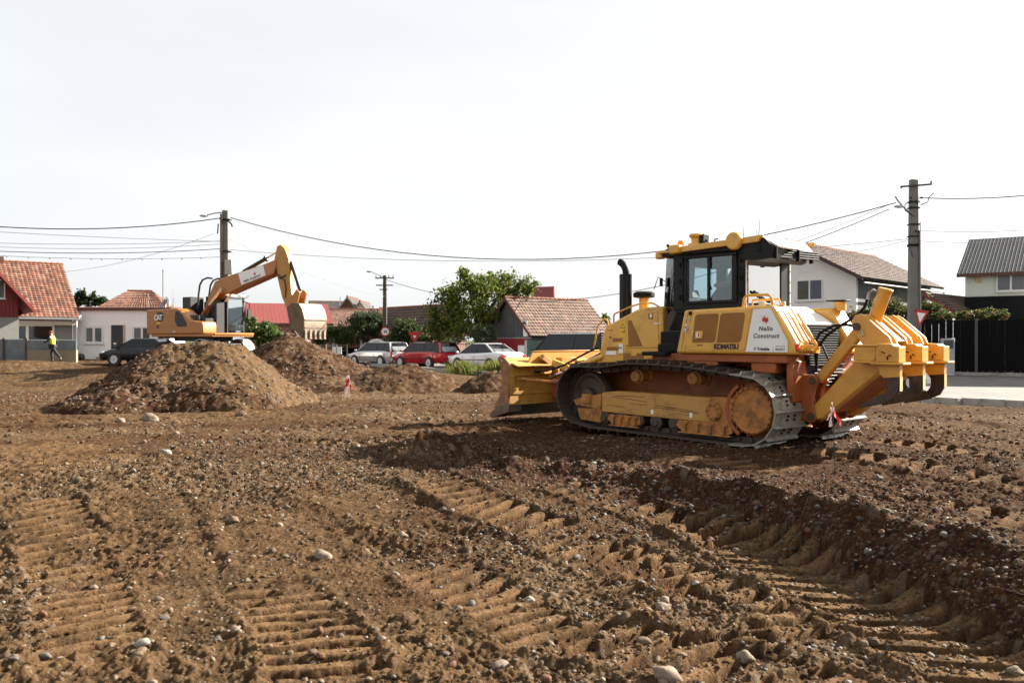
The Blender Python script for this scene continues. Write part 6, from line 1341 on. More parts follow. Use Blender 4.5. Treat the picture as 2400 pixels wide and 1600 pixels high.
for k in range(4):
    b = MB(); b.bb(k * 2.1 + .1, k * 2.1 + 2.0, -.02, .02, .1, 1.0); b.tube([(k * 2.1 + .1, 0, 1.4), (k * 2.1 + .6, 0, 1.2), (k * 2.1 + 1.05, 0, 1.12), (k * 2.1 + 1.5, 0, 1.2), (k * 2.1 + 2.0, 0, 1.4)], .03, 6)
    for j in range(8): b.bb(k * 2.1 + .2 + j * .23, k * 2.1 + .22 + j * .23, -.01, .01, 1.0, 1.2)
    b.build('fence_panel', darkfence, r)
b = MB(); b.prism(arcpts((0, .0), .85, 0, 180, 14) + arcpts((0, 0), .68, 180, 0, 14), -.15, .15); o = b.build('garden_arch', plaster_w, loc=(PX(883, 60), 60, .75)); tag(o, 'small white arch over the garden gate by the silver car', 'arch')
MB().bb(-.84, -.70, -.12, .12, -.85, 0.0).build('post', plaster_w, o); MB().bb(.70, .84, -.12, .12, -.85, 0.0).build('post', plaster_w, o)
# --- right: pale two-storey house
K1 = Vector((18.55, 46.0)); g2 = Vector((-.72, .69)); A1 = K1 + g2 * 7.4
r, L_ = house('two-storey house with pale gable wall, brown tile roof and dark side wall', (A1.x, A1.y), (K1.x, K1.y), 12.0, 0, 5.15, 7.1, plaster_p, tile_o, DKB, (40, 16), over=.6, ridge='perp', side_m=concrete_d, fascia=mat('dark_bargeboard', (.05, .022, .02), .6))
window(r, 4.02, 5.55, 3.72, 4.90, fw=.07, gm=(mat('reflecting_glass', (.025, .03, .02), .1, var=.5, scale=2), mat('bluish_blind', (.06, .065, .10), .3)))
b = MB(); b.tube([(L_ + .62, -.5, 5.0 - .45), (L_ + .64, 12.5, 5.0 - .45)], .05, 8)
b.tube([(L_ + .64, 12.4, 4.5), (L_ + .64, 12.4, 4.2), (L_ + .1, 12.1, 3.7)], .045, 8); b.build('gutter', gutter_m, r)
# --- carport with tiles
rt_ = empty('carport', (0, 0, 0), 0, 'open carport with brown tile roof and red bargeboard behind the fence', 'carport')
a_ = P(2252, 740, 42.0); b_ = P(2318, 728, 46); c_ = P(2262, 695, 47.5); d_ = P(2162, 684, 43.5)
rs = roof_slab(a_, b_, c_, d_, rt_, brownwood); tiles(a_, b_, c_, d_, 16, 9, rs, DKB, seed=3)
n_ = Vector((-.3, -.9, 0)) * .06
MB().loops([d_ + Vector((0, 0, .08)), a_ + Vector((0, 0, .06)), a_ - Vector((0, 0, .22)), d_ - Vector((0, 0, .22))], [q + n_ for q in (d_ + Vector((0, 0, .08)), a_ + Vector((0, 0, .06)), a_ - Vector((0, 0, .22)), d_ - Vector((0, 0, .22)))]).build('bargeboard', mat('red_barge', (.16, .03, .025), .6), rt_)
for q in (a_, b_, d_, c_): MB().bb(q.x - .08, q.x + .08, q.y - .08, q.y + .08, -.1, q.z - .15).build('post', brownwood, rt_)
# --- grey roofed house
r, L_ = house('mint-walled house with charcoal sheet roof at the street corner', (PX(2262, 44.5), 44.5), (PX(2540, 41.5), 41.5), 8, 0, 5.1, 7.15, plaster_mint, greyroof, None, (34, 1), over=.35, ridge='par')
MB().bb(-.02, L_ + .02, -.06, .0, -.3, 3.75).build('dark_lower_wall', mat('charcoal_cladding', (.010, .011, .013), .8, spec=.1), r)
window(r, 1.42, 2.72, 3.98, 4.98, fw=.07, gm=(wglass_b, wglass_b)); MB().lathe((.62, -.03, 4.62), [(.16, 0), (.14, .03), (.02, .035)], 18, axis=(0, -1, 0)).build('oval_ornament', mat('cream_ornament', (.5, .42, .25), .6), r)
# off to the side, out of view: a tall house added to shade the street
r, L_ = house('unseen tall house added beyond the charcoal-roofed one to shade the street', (25.4, 36.6), (35.5, 34.2), 4.0, 0, 7.2, 9.4, plaster_p, greyroof, None, (20, 1), over=.4)
# --- black fence
r = empty('black_fence', (PX(1965, 42.5), 42.5, 0), math.atan2(38.2 - 42.5, PX(2410, 38.2) - PX(1965, 42.5)), 'tall black boarded fence along the pavement', 'fence')
LF = math.hypot(38.2 - 42.5, PX(2410, 38.2) - PX(1965, 42.5)) + 4
_bm = MB().bb(0, .285, -.02, .02, .03, 2.42).mesh('board', darkfence)
for k in range(int(LF / .3)): link('board', _bm, r, (k * .3, .012 * (k % 2), random.uniform(-.01, .01)))
_pm2 = MB().bb(-.06, .06, -.07, .03, 0, 2.5).mesh('post', mat('fence_post_grey', (.06, .06, .065), .6))
for x in (0, 3.0, 6.05, 9.0, 12.3): link('post', _pm2, r, (x, -.03, 0))
MB().bb(-.2, LF, -.12, .12, -.3, .02).build('footing', kerbm, r)
o = empty('meter_cabinet', (PX(2221, 38.6), 38.6, 0), R(-12), 'scuffed white meter cabinet standing before the black fence', 'cabinet')
MB().bb(-.26, .26, -.15, .15, -.1, 1.58).build('body', mat('cabinet_white', (.36, .37, .39), .6, var=.06, dirt=(.08, .07, .07), damt=.25, dscale=6), o, .01); MB().bb(-.2, .2, -.158, -.15, 1.12, 1.50).build('meter_window', mat('meter_glass', (.05, .052, .05), .3), o)
# pavement behind the street
link('pavement', strip([(p[0] + .1, p[1] + .1) for p in FAR[4:]], [(p[0] + 1.2, p[1] + 1.6) for p in FAR[4:]], .006, 'pavement', kerbm), kind='structure', label='narrow concrete pavement along the fence')

# ================================================================ poles, lamps, signs, wires
conc = mat('pole_concrete', (.17, .165, .155), .9, var=.15, scale=2, dirt=(.07, .065, .06), damt=.35, dscale=2, stretch=(1, 1, .3))
def pole(label, px, Y, top_py, r0, r1, m=conc, z0=-.3, name='utility_pole', holes=False):
    t = P(px, top_py, Y); root = empty(name, (t.x, Y, z0), 0, label, 'utility pole'); H = t.z - z0
    MB().loops([(-r0, -r0 * .7, 0), (r0, -r0 * .7, 0), (r0, r0 * .7, 0), (-r0, r0 * .7, 0)], [(-r1, -r1 * .7, H), (r1, -r1 * .7, H), (r1, r1 * .7, H), (-r1, r1 * .7, H)]).build('shaft', m, root, .03)
    return root, H
def lamp_arm(root, H, pts, head, m=gutter_m):
    MB().tube(pts, .03, 6).build('lamp_arm', m, root); MB().ball(head, (.22, .10, .07), 12).build('lamp_head', mat('lamp_grey', (.4, .41, .42), .3), root)
pr, PH = pole('thick concrete pole with crossarm and drooping yield sign beside the fence', 2141, 36, 421, .235, .165)
b = MB(); b.box((.03, -.16, PH - .28), (1.30, .07, .07), (0, R(-4.5), 0)); b.box((-.6, -.16, PH - .36), (.05, .05, .1)); b.box((.66, -.16, PH - .14), (.05, .05, .1)); b.build('crossarm', mat('arm_dark', (.03, .03, .03), .6), pr)
lamp_arm(pr, PH, [(0, -.15, PH - 1.55), (-.5, -.3, PH - 1.28), (-.85, -.4, PH - .95), (-1.0, -.5, PH - .8)], (-.80, -.4, PH - 1.2))
b = MB(); b.cyl((.20, -.2, .3), (.17, -.17, PH - 2.2), .035); b.cyl((.27, -.1, .3), (.22, -.12, PH - 1.8), .02); b.build('cable_conduit', mat('conduit_grey', (.10, .10, .105), .5), pr)
b = MB()
for z in (PH - .95, PH - 1.2, PH - 1.9, PH - 2.4, PH - 2.75, PH - 2.8): b.box((0, 0, z), (.42, .34, .05))
for k in range(12): b.ball((random.uniform(-.3, .35), -.2, PH - random.choice([.8, 1.0, 1.2, 2.2, 2.75])), .045, 8)
b.tube([(.2, -.2, PH - 1.1), (.45, -.3, PH - 1.0), (.5, -.3, PH - .8), (.7, -.3, PH - .62)], .02, 6); b.tube([(-.2, -.2, PH - .9), (-.5, -.3, PH - 1.1), (-.5, -.3, PH - 1.35), (-.2, -.2, PH - 1.5)], .02, 6); b.tube([(-.2, -.2, PH - 2.0), (-.3, -.2, PH - 2.8), (-.1, -.2, PH - 3.3)], .012, 6)
b.build('clamps_and_fittings', black, pr)
tr = 1.0
b = MB(); s3 = .46; pts = [(-s3, .40), (s3, .40), (0, -.42)]; b.prism(pts, -.01, .01, 'y'); sg = b.build('sign_plate', mat('sign_red', (.42, .015, .015), .4, var=.03), pr); sg.location = (.10, -.42, 1.5 + 44 / 2000 * 36 + .3 + .12); sg.rotation_euler = (0, R(9), R(-66)); sg.scale = (.8, .8, .85)
MB().prism([(-s3 * .58, .27), (s3 * .58, .27), (0, -.22)], -.014, -.0105).build('sign_centre', white_p, sg)
pl_, LH = pole('concrete pole with street lamp arm behind the excavator boom', 529, 43, 493, .20, .155)
lamp_arm(pl_, LH, [(0, -.1, LH - .1), (-.5, -.2, LH - .18), (-.9, -.3, LH - .3)], (-1.0, -.3, LH - .32))
MB().bb(-.20, -.10, -.25, -.15, 0, LH - .2).build('cable_channel', mat('channel_brown', (.10, .08, .06), .8), pl_); MB().bb(.05, .42, -.34, -.12, LH - 3.25, LH - 2.5).build('junction_box', mat('box_grey', (.34, .34, .3), .6), pl_, .02)
b = MB(); b.bb(-.25, .25, -.2, .2, LH - .5, LH - .45); b.bb(-.24, .24, -.2, .2, LH - 2.1, LH - 2.05); b.tube([(.1, -.2, LH - .5), (.35, -.2, LH - .7), (.4, -.2, LH - .85)], .04, 6); b.tube([(-.3, -.2, LH - .7), (-.34, -.2, LH - 1.2)], .03, 6); b.build('clamps_and_fittings', black, pl_)
pm_, MH = pole('slender timber pole with two crossarms carrying the speed sign', 902, 60, 645, .17, .12, mat('pole_timber', (.075, .06, .045), .85, var=.2))
b = MB(); b.bb(-.65, .65, -.16, -.10, MH - .25, MH - .17); b.bb(-.6, .6, -.16, -.10, MH - .75, MH - .67); b.bb(-.35, .2, -.16, -.10, MH - 1.05, MH - .97)
for x in (-.6, -.3, .3, .6): b.cyl((x, -.13, MH - .17), (x, -.13, MH - .02), .035, n=6)
b.build('crossarms', mat('arm_dark', (.03, .03, .03), .6), pm_); lamp_arm(pm_, MH, [(0, 0, MH - .2), (-.5, -.2, MH + .05), (-.9, -.3, MH + .22)], (-1.05, -.3, MH + .24))
sp_ = empty('speed_limit_sign', P(903, 777, 59.6), 0, 'round red-rimmed speed limit sign on the timber pole', 'road sign')
MB().cyl((0, .02, 0), (0, 0, 0), .34, n=28).build('rim', mat('sign_red', (.42, .015, .015), .4), sp_); MB().cyl((0, -.001, 0), (0, -.008, 0), .25, n=28).build('face', white_p, sp_); lettering('30', .26, ink, sp_, (0, -.012, -.09), (1, 0, 0), (0, 0, 1), bold=.008, align='CENTER')
MB().bb(-.05, .05, .02, .12, -.3, .3).build('bracket', gutter_m, sp_)
yp_ = empty('yield_sign', (PX(972, 53.5), 53.5, -.1), 0, 'red downward triangle road sign on a thin post behind the red car', 'road sign')
zc = P(972, 790, 53.5).z + .1
MB().cyl((0, .03, 0), (0, .03, zc + .2), .03).build('post', gutter_m, yp_); MB().prism([(-.42, zc + .33), (.42, zc + .33), (0, zc - .40)], -.01, .01).build('sign_plate', mat('sign_red', (.42, .015, .015), .4), yp_); MB().prism([(-.10, zc + .13), (0, zc + .09), (.10, zc + .13), (.08, zc + .02), (0, zc - .08), (-.08, zc + .02)], -.016, -.0105).build('sign_mark', white_p, yp_)
o = empty('television_aerial', P(571, 697, 58), 0, 'small television aerial standing above the excavator cab roof line', 'aerial'); b = MB(); b.cyl((0, 0, -2.5), (0, 0, .25), .03, n=6); b.box((0, 0, .08), (.8, .03, .03)); b.box((.1, 0, -.02), (.4, .03, .03)); b.build('rods', mat('arm_dark', (.03, .03, .03), .6), o)

wirem = mat('cable_black', (.02, .02, .022), .6, var=0)
wireg = mat('cable_grey', (.20, .20, .21), .6, var=0)
def wire(label, p0, p1, sag, r=.018, m=None, n=24, knots=0, name='overhead_wire'):
    p0 = Vector(p0); p1 = Vector(p1); pts = []
    for i in range(n + 1):
        t = i / n; q = p0.lerp(p1, t); q.z -= sag * 4 * t * (1 - t); pts.append(q)
    b = MB(); b.tube(pts, r, 5)
    for k in range(knots): q = pts[1 + int((n - 2) * (k + .5) / knots)]; b.ball((q.x, q.y, q.z - .02), .05, 6)
    o = b.build(name, m or wirem); tag(o, label, 'wire')
TL = P(540, 510, 43); TR = P(2126, 463, 36); TMc = P(903, 655, 60)
wire('thick black cable sagging between the two concrete poles', TL, P(2100, 475, 36), 2.25, .023)
wire('second thin cable hung lower between the concrete poles', P(538, 585, 43), P(2128, 560, 36), .75, .013, wireg)
wire('thin wire dropping from the lamp pole to the timber pole', P(540, 560, 43), P(903, 695, 60), .35, .013, wireg)
wire('wire from the timber pole over the tree and barn towards the fence pole', TMc, P(2085, 490, 36), 2.6, .018)
wire('thin wire from the pole lamp down behind the bulldozer cab', P(2078, 482, 36), P(1560, 640, 60), .5, .012, wireg)
wire('black cable leaving the concrete pole to the street corner', P(2150, 463, 36), P(2460, 452, 33), .12, .022)
for k, (a, c, lb) in enumerate((((2155, 565), (2460, 560), 'upper grey wire in front of the charcoal roof'), ((2155, 540), (2460, 535), 'faint wire above the charcoal roof'))):
    wire(lb, P(a[0], a[1], 36), P(c[0], c[1], 33), .1, .012, wireg)
wire('faint wire rising across the pale house roof to the pole', P(1880, 598, 44), P(2130, 562, 36), .2, .012, wireg)
LW = [((-60, 527), (518, 511), .35, .026, None, 0, 'thick black cable arriving at the lamp pole top'), ((-60, 540), (515, 566), .05, .012, wireg, 0, 'thin wire crossing over the orange roof ridge'),
      ((-60, 568), (515, 565), .12, .012, wireg, 0, 'thin grey wire just above the roof ridge'), ((-60, 576), (515, 572), .18, .012, wireg, 0, 'second thin grey wire above the roof ridge'),
      ((-60, 586), (517, 583), .18, .018, None, 0, 'darker wire above the orange roof'), ((-60, 596), (517, 602), .15, .012, wireg, 12, 'knotted wire with small clamps over the low white house'),
      ((150, 637), (500, 548), .3, .010, wireg, 0, 'faint slanting wire from the orange roof to the pole')]
for a, c, sg_, rr, mm, kn, lb in LW: wire(lb, P(a[0], a[1], 40 if a[0] < 0 else 50), P(c[0], c[1], 43), sg_, rr, mm, knots=kn)

# ================================================================ trees, hedges, grass
bark = mat('bark', (.07, .052, .038), .9, var=.3, scale=6)
leafm = mat('leaf', (.05, .08, .02), .6, var=.2, scale=.7, attr=True, trans=.45, spec=.3)
def leaves(name, blobs, n, size, cols, parent=None, seed=0, hollow=.55, **kw):
    """blobs: (cx,cy,cz, rx,ry,rz, weight): small folded leaves spread through the crown"""
    rng = np.random.default_rng(seed); wts = np.array([b[6] for b in blobs]); wts = wts / wts.sum(); pick = rng.choice(len(blobs), n, p=wts); B = np.array([b[:6] for b in blobs])[pick]
    K = 22; kd = rng.normal(size=(len(blobs), K, 3)); kd /= np.linalg.norm(kd, axis=2)[:, :, None]; kr = hollow + (1.08 - hollow) * rng.random((len(blobs), K)) ** .5; ksz = rng.uniform(.12, .30, (len(blobs), K))
    kk = rng.integers(0, K, n); d = kd[pick, kk] * kr[pick, kk][:, None] + rng.normal(size=(n, 3)) * ksz[pick, kk][:, None]; c = B[:, :3] + d * B[:, 3:6]
    t = rng.normal(size=(n, 3)); t /= np.linalg.norm(t, axis=1)[:, None]; b2 = np.cross(t, rng.normal(size=(n, 3))); b2 /= np.linalg.norm(b2, axis=1)[:, None]
    s = size * rng.uniform(.6, 1.3, n)[:, None]; nn_ = np.cross(t, b2)
    V = np.stack([c - t * s, c + b2 * s * .45 + nn_ * s * .12, c + t * s, c - b2 * s * .45 + nn_ * s * .12], 1).reshape(-1, 3)
    F = np.arange(n * 4).reshape(n, 4); F = np.concatenate([F[:, [0, 1, 2]], F[:, [0, 2, 3]]])
    me = bpy.data.meshes.new(name); me.vertices.add(len(V)); me.vertices.foreach_set('co', V.reshape(-1).astype(np.float32)); me.loops.add(F.size)
    me.loops.foreach_set('vertex_index', F.reshape(-1).astype(np.int32)); me.polygons.add(len(F)); me.polygons.foreach_set('loop_start', (np.arange(len(F)) * 3).astype(np.int32))
    cc = np.array(cols)[rng.integers(0, len(cols), n)] * rng.uniform(.7, 1.25, (n, 1)); cc = np.repeat(cc, 4, 0)
    a = me.color_attributes.new('Col', 'FLOAT_COLOR', 'POINT'); a.data.foreach_set('color', np.concatenate([cc, np.ones((len(cc), 1))], 1).reshape(-1).astype(np.float32)); me.materials.append(leafm); me.update(calc_edges=True)
    o = link(name, me, parent); return o
def blob(px, py, Y, rpx, rpy, w=1.0, org=Vector((0, 0, 0)), dep=None):
    c = P(px, py, Y) - org; k = Y / 2000; return (c.x, c.y, c.z, rpx * k, dep or rpx * k, rpy * k, w)
GRN = [(.055, .085, .014), (.08, .115, .018), (.04, .065, .014), (.12, .15, .02), (.16, .16, .02)]
DGR = [(.022, .04, .012), (.03, .05, .016), (.04, .062, .018)]
def plant(name, label, cat, px, Y, blobs, n, size, cols, seed=0, z0=-.1, trunk=.0, limbs=0, part='crown', hollow=.4):
    org = Vector((PX(px, Y), Y, z0)); root = empty(name, org, 0, label, cat)
    bl2 = [blob(*b[:5], (b[5] if len(b) > 5 else 1.0) * b[3] * b[4], org) for b in blobs]
    leaves(part, bl2, n, size, cols, root, seed, hollow)
    if trunk:
        b = MB(); rng = random.Random(seed); top = max(bl2, key=lambda q: q[2]); mid = Vector((sum(q[0] for q in bl2) / len(bl2), 0, sum(q[2] for q in bl2) / len(bl2)))
        b.tube([(0, 0, -.2), (mid.x * .3, 0, mid.z * .4), (mid.x * .7, 0, mid.z * .8)], [trunk, trunk * .8, trunk * .6], 8)
        for q in rng.sample(bl2, min(limbs, len(bl2))): b.tube([(mid.x * .3, 0, mid.z * .35), (mid.x * .4 + q[0] * .3, q[1] * .4, mid.z * .5 + q[2] * .2), (q[0], q[1], q[2]), (q[0] + rng.uniform(-.3, .3), q[1], q[2] + q[5] * .8)], [trunk * .5, trunk * .35, trunk * .2, trunk * .08], 6)
        b.build('trunk', bark, root)
    return root
plant('walnut_tree', 'big loose-crowned green tree rising behind the white car and barn', 'tree', 1120, 53,
      [(1100, 700, 53, 72, 45), (1170, 690, 54, 60, 40), (1050, 735, 53, 45, 45), (1120, 755, 52, 75, 40), (1200, 735, 55, 45, 45), (1085, 660, 53, 22, 26, 1.0), (1235, 668, 52, 26, 20, 1.1), (1215, 680, 52, 30, 22), (1030, 770, 53, 30, 24), (1090, 640, 53, 8, 12, .8), (1165, 655, 54, 26, 16, .9), (1130, 665, 53, 40, 20), (1195, 655, 54, 14, 10, .7), (1028, 700, 53, 16, 10, .6), (1015, 720, 53, 8, 12, .5), (1150, 645, 54, 6, 8, .5)], 15000, .115, GRN, 1, trunk=.28, limbs=9)
plant('garden_bush', 'bushy green shrub between the excavator cab and bucket', 'bush', 610, 52, [(600, 785, 52, 32, 28), (632, 778, 52, 22, 16), (640, 795, 52, 24, 18), (585, 765, 52, 14, 22), (622, 762, 52, 9, 12, .8)], 3200, .12, [(.05, .085, .018), (.07, .11, .022), (.09, .12, .03)], 2, z0=.1, trunk=.08, limbs=3, part='foliage')
plant('tall_bush', 'tall grey-green bush with feathery top left of the timber pole', 'bush', 855, 62, [(855, 775, 62, 42, 30), (850, 748, 62, 36, 18), (880, 755, 62, 16, 26), (838, 760, 62, 16, 22), (862, 738, 62, 26, 10, .7)], 5500, .10, [(.045, .065, .03), (.06, .075, .035), (.035, .055, .02)], 3, trunk=.1, limbs=4, part='foliage')
plant('hedge', 'clipped hedge running to the tall bush behind the fence', 'hedge', 785, 61, [(768, 785, 61, 22, 20), (795, 782, 61, 24, 20), (750, 790, 61, 16, 18), (810, 788, 61, 20, 20)], 3600, .09, [(.04, .07, .015), (.06, .09, .02)], 4, part='foliage')
plant('round_bush', 'dark rounded bush between the two road signs', 'bush', 952, 57, [(950, 775, 57, 26, 28), (938, 790, 57, 24, 22), (972, 785, 57, 22, 20), (955, 757, 57, 12, 10)], 3200, .10, DGR + [(.06, .085, .02)], 5, trunk=.08, limbs=2, part='foliage')
plant('hedge', 'low leafy hedge with yellow-green top left of the iron gate', 'hedge', 1005, 56, [(1000, 785, 56, 26, 14), (1025, 790, 56, 20, 14), (990, 800, 56, 20, 14), (1040, 800, 56, 16, 12)], 2800, .09, [(.035, .055, .015), (.09, .12, .025)], 6, part='foliage')
plant('thin_shrub', 'twiggy shrub with pale stems left of the red barn doors', 'bush', 1140, 49.5, [(1140, 790, 49.5, 24, 20), (1120, 785, 49.5, 16, 18), (1155, 775, 49.5, 12, 16)], 1500, .08, [(.05, .075, .03), (.10, .12, .06)], 7, trunk=.05, limbs=3, part='foliage')
plant('spruce_trees', 'dark conifers showing between the orange roof and the hip roof', 'tree', 205, 64, [(186, 702, 64, 10, 16), (196, 694, 64, 5, 14), (215, 706, 64, 16, 11), (220, 694, 64, 4, 10), (240, 706, 64, 14, 9), (175, 712, 64, 10, 8)], 3000, .12, DGR, 8, z0=.3, trunk=.12, limbs=3)
plant('vine_hedge', 'leafy creeper spilling over the top of the black fence', 'creeper', 2150, 41.2, [(2010, 742, 43, 30, 18), (2060, 728, 42.6, 26, 20), (2090, 715, 42.6, 20, 16), (2110, 735, 42.2, 30, 20), (2045, 712, 42.8, 12, 10, .6), (2160, 735, 41.4, 26, 22), (2180, 722, 41.2, 20, 14), (2205, 740, 41, 24, 12), (2240, 742, 40.6, 24, 9), (2280, 738, 40.2, 30, 10), (2320, 735, 40, 28, 11), (2345, 742, 39.8, 16, 8), (1990, 752, 43, 20, 12), (2185, 745, 41, 30, 12)], 8500, .085, [(.06, .085, .022), (.09, .12, .03), (.04, .06, .02), (.12, .06, .03)], 9, part='foliage', z0=0)
plant('young_tree', 'small leafy tree behind the barn beside the bulldozer handrail', 'tree', 1412, 60, [(1408, 760, 60, 12, 14), (1420, 755, 60, 10, 16), (1398, 765, 60, 10, 10)], 1400, .12, GRN, 10, trunk=.08, limbs=2)
def blades(name, label, boxes, n, hmin, hmax, cols, seed, kind='stuff'):
    rng = np.random.default_rng(seed); V = []; F = []; C = []
    for i in range(n):
        px0, px1, Y0, Y1, hh = boxes[rng.integers(len(boxes))]; Y = rng.uniform(Y0, Y1); x = PX(rng.uniform(px0, px1), Y); h = rng.uniform(hmin, hmax) * hh; a = rng.uniform(0, 6.28); w = .012 + .012 * rng.random(); lean = rng.normal(0, .25, 2) * h
        z = -.14; k = len(V); V += [(x - w * math.cos(a), Y - w * math.sin(a), z), (x + w * math.cos(a), Y + w * math.sin(a), z), (x + lean[0] * .4 + w * .7, Y + lean[1] * .4, z + h * .6), (x + lean[0], Y + lean[1], z + h)]
        F += [(k, k + 1, k + 2), (k, k + 2, k + 3)]; c = cols[rng.integers(len(cols))]; t = rng.uniform(.7, 1.3); C += [(c[0] * t, c[1] * t, c[2] * t, 1)] * 4
    me = bpy.data.meshes.new(name); me.from_pydata(V, [], F); a_ = me.color_attributes.new('Col', 'FLOAT_COLOR', 'POINT'); a_.data.foreach_set('color', [q for k in C for q in k]); me.materials.append(leafm)
    link(name, me, kind=kind, label=label)
blades('grass', 'tall yellow-green weeds growing between the kerb and the white car', [(1045, 1180, 40.5, 43.5, 1.0), (1075, 1100, 41, 43, 1.2), (1150, 1185, 40, 42, 1.3)], 2800, .15, .58, [(.12, .15, .025), (.16, .17, .035), (.07, .10, .02), (.2, .17, .05)], 1)
blades('grass', 'weeds and rough grass on the bank under the raised bucket', [(640, 800, 44, 52, 1.2), (575, 640, 42, 46, 1.0)], 3000, .2, .55, [(.09, .11, .03), (.13, .13, .04), (.06, .08, .02)], 2)
r = empty('wire_fence', (PX(640, 50), 50, 0), 0, 'low mesh fence with thin posts under the excavator bucket', 'fence')
_q = MB().bb(-.03, .03, -.03, .03, -.2, 1.25).mesh('post', gutter_m)
for k in range(8): link('post', _q, r, (k * .62, 0, 0))
b = MB()
for z in (.3, .6, .9, 1.2): b.tube([(0, 0, z), (4.4, 0, z)], .01, 4)
b.build('line_wire', gutter_m, r, kind='stuff')
o = empty('sign_board', (PX(790, 52), 52, -.1), 0, 'small pale board fixed in front of the hedge by the second pile', 'sign'); MB().bb(-.28, .28, -.02, .02, .75, 1.2).build('board', plaster_p, o); MB().bb(-.04, .04, .0, .05, 0, .8).build('post', brownwood, o)

# ================================================================ survey stakes with ribbons
def ribbon(parent, pts, w, m, name='ribbon'):
    V = []; 
    for i, (p, tw) in enumerate(pts):
        V += [Vector(p) + Vector((math.cos(tw) * w / 2, math.sin(tw) * w / 2, w * .25 * math.sin(tw * 2))), Vector(p) - Vector((math.cos(tw) * w / 2, math.sin(tw) * w / 2, w * .25 * math.sin(tw * 2)))]
    me = bpy.data.meshes.new(name); me.from_pydata([tuple(v) for v in V], [], [(2 * i, 2 * i + 1, 2 * i + 3, 2 * i + 2) for i in range(len(pts) - 1)]); me.materials.append(m); o = link(name, me, parent); s = o.modifiers.new('thick', 'SOLIDIFY'); s.thickness = .002; return o
gx, gy = G(1958, 1122, .0)
st_ = empty('survey_stake', (gx, gy, h1(gx, gy)), 0, 'thin steel pin with torn red and white ribbon behind the bulldozer track', 'survey stake')
MB().tube([(0, 0, -.1), (-.012, 0, .35), (-.03, 0, .76)], .0045, 6).build('pin', mat('pin_steel', (.05, .05, .05), .4, .5), st_)
ribbon(st_, [((-.035, 0, .76), 0), ((-.03, -.01, .70), .4), ((-.055, -.02, .66), 1.1), ((-.06, -.02, .60), .5), ((-.055, -.015, .55), .2)], .045, tape_w)
ribbon(st_, [((-.03, 0, .73), .2), ((-.01, -.01, .68), .8), ((.02, -.02, .64), .3), ((.045, -.02, .59), .6), ((.05, -.02, .56), 1.2)], .04, tape_r)
ribbon(st_, [((-.035, 0, .72), .6), ((-.06, -.01, .68), .1), ((-.08, -.01, .64), .9), ((-.09, -.01, .62), .3)], .03, tape_w)
ribbon(st_, [((-.03, 0, .77), 1.5), ((-.035, 0, .80), 1.2), ((-.04, 0, .81), .9)], .015, tape_w)
gx, gy = G(816, 932, 0)
st_ = empty('survey_stake', (gx, gy, macro(np.array([gx]), np.array([gy]))[0][0]), 0, 'wooden stake wrapped in red and white ribbon before the low red bank', 'survey stake')
MB().bb(-.02, .02, -.015, .015, -.1, .62).build('stake', mat('stake_wood', (.35, .28, .2), .8), st_)
ribbon(st_, [((.0, -.03, .60), 0), ((.01, -.035, .48), .3), ((.03, -.04, .40), .2), ((.06, -.04, .34), .5)], .09, tape_w); ribbon(st_, [((-.01, -.04, .52), .1), ((0, -.045, .40), .3), ((-.06, -.045, .30), .1), ((-.09, -.045, .27), .4)], .09, tape_r); ribbon(st_, [((-.03, -.045, .32), .2), ((-.05, -.05, .18), .1), ((-.03, -.05, .03), .4)], .08, tape_w); ribbon(st_, [((.0, -.045, .42), .8), ((.07, -.045, .34), .3), ((.10, -.05, .26), .9)], .06, tape_r)
# tape barrier leaning stone slab bits near the far kerb left out of reach of the machines

# ================================================================ people
skin = mat('skin', (.36, .20, .13), .6, var=.05)
def body(name, joints, edges, radii, m, parent=None, sub=2, root=0):
    me = bpy.data.meshes.new(name); me.from_pydata(joints, edges, []); o = link(name, me, parent); me.materials.append(m)
    s = o.modifiers.new('skin', 'SKIN'); s.use_smooth_shade = True
    for i, r_ in enumerate(radii): me.skin_vertices[0].data[i].radius = r_ if isinstance(r_, tuple) else (r_, r_)
    me.skin_vertices[0].data[root].use_root = True
    q = o.modifiers.new('sub', 'SUBSURF'); q.levels = 1; q.render_levels = sub; return o
hv = mat('hi_vis_yellow', (.62, .72, .03), .6, var=.06); trous = mat('black_trousers', (.014, .014, .016), .8); slv = mat('dark_sleeve', (.02, .02, .03), .8); capm = mat('red_cap', (.25, .02, .02), .7); shirt = mat('pale_blue_shirt', (.30, .38, .42), .8, var=.12, scale=6, bump=.3, bscale=12)
W0 = empty('person', (PX(124, 46.2), 46.2, h1(PX(124, 46.2), 46.2) + .02), R(-90), 'person in yellow hi-vis vest, black trousers and red cap striding past the low wall', 'person')
# local: +Y is behind, the walk goes towards -Y after rotation -> picture left
J = [(0, 0, .86), (0, -.02, 1.10), (0, -.05, 1.30), (0, -.07, 1.42), (0, -.10, 1.50), (0, -.11, 1.58),   # pelvis..head
     (.09, .02, .84), (.10, -.14, .48), (.10, -.06, .09), (.10, -.20, .03),     # leg forward
     (-.09, .0, .84), (-.10, .22, .50), (-.10, .50, .16), (-.10, .44, .04),      # leg back
     (.19, -.04, 1.34), (.23, .10, 1.12), (.22, -.06, .98), (.21, -.14, .96), (-.19, -.05, 1.34), (-.24, -.20, 1.12), (-.22, -.42, 1.06), (-.21, -.50, 1.05)]
E_ = [(0, 1), (1, 2), (2, 3), (3, 4), (4, 5), (0, 6), (6, 7), (7, 8), (8, 9), (0, 10), (10, 11), (11, 12), (12, 13), (2, 14), (14, 15), (15, 16), (16, 17), (2, 18), (18, 19), (19, 20), (20, 21)]
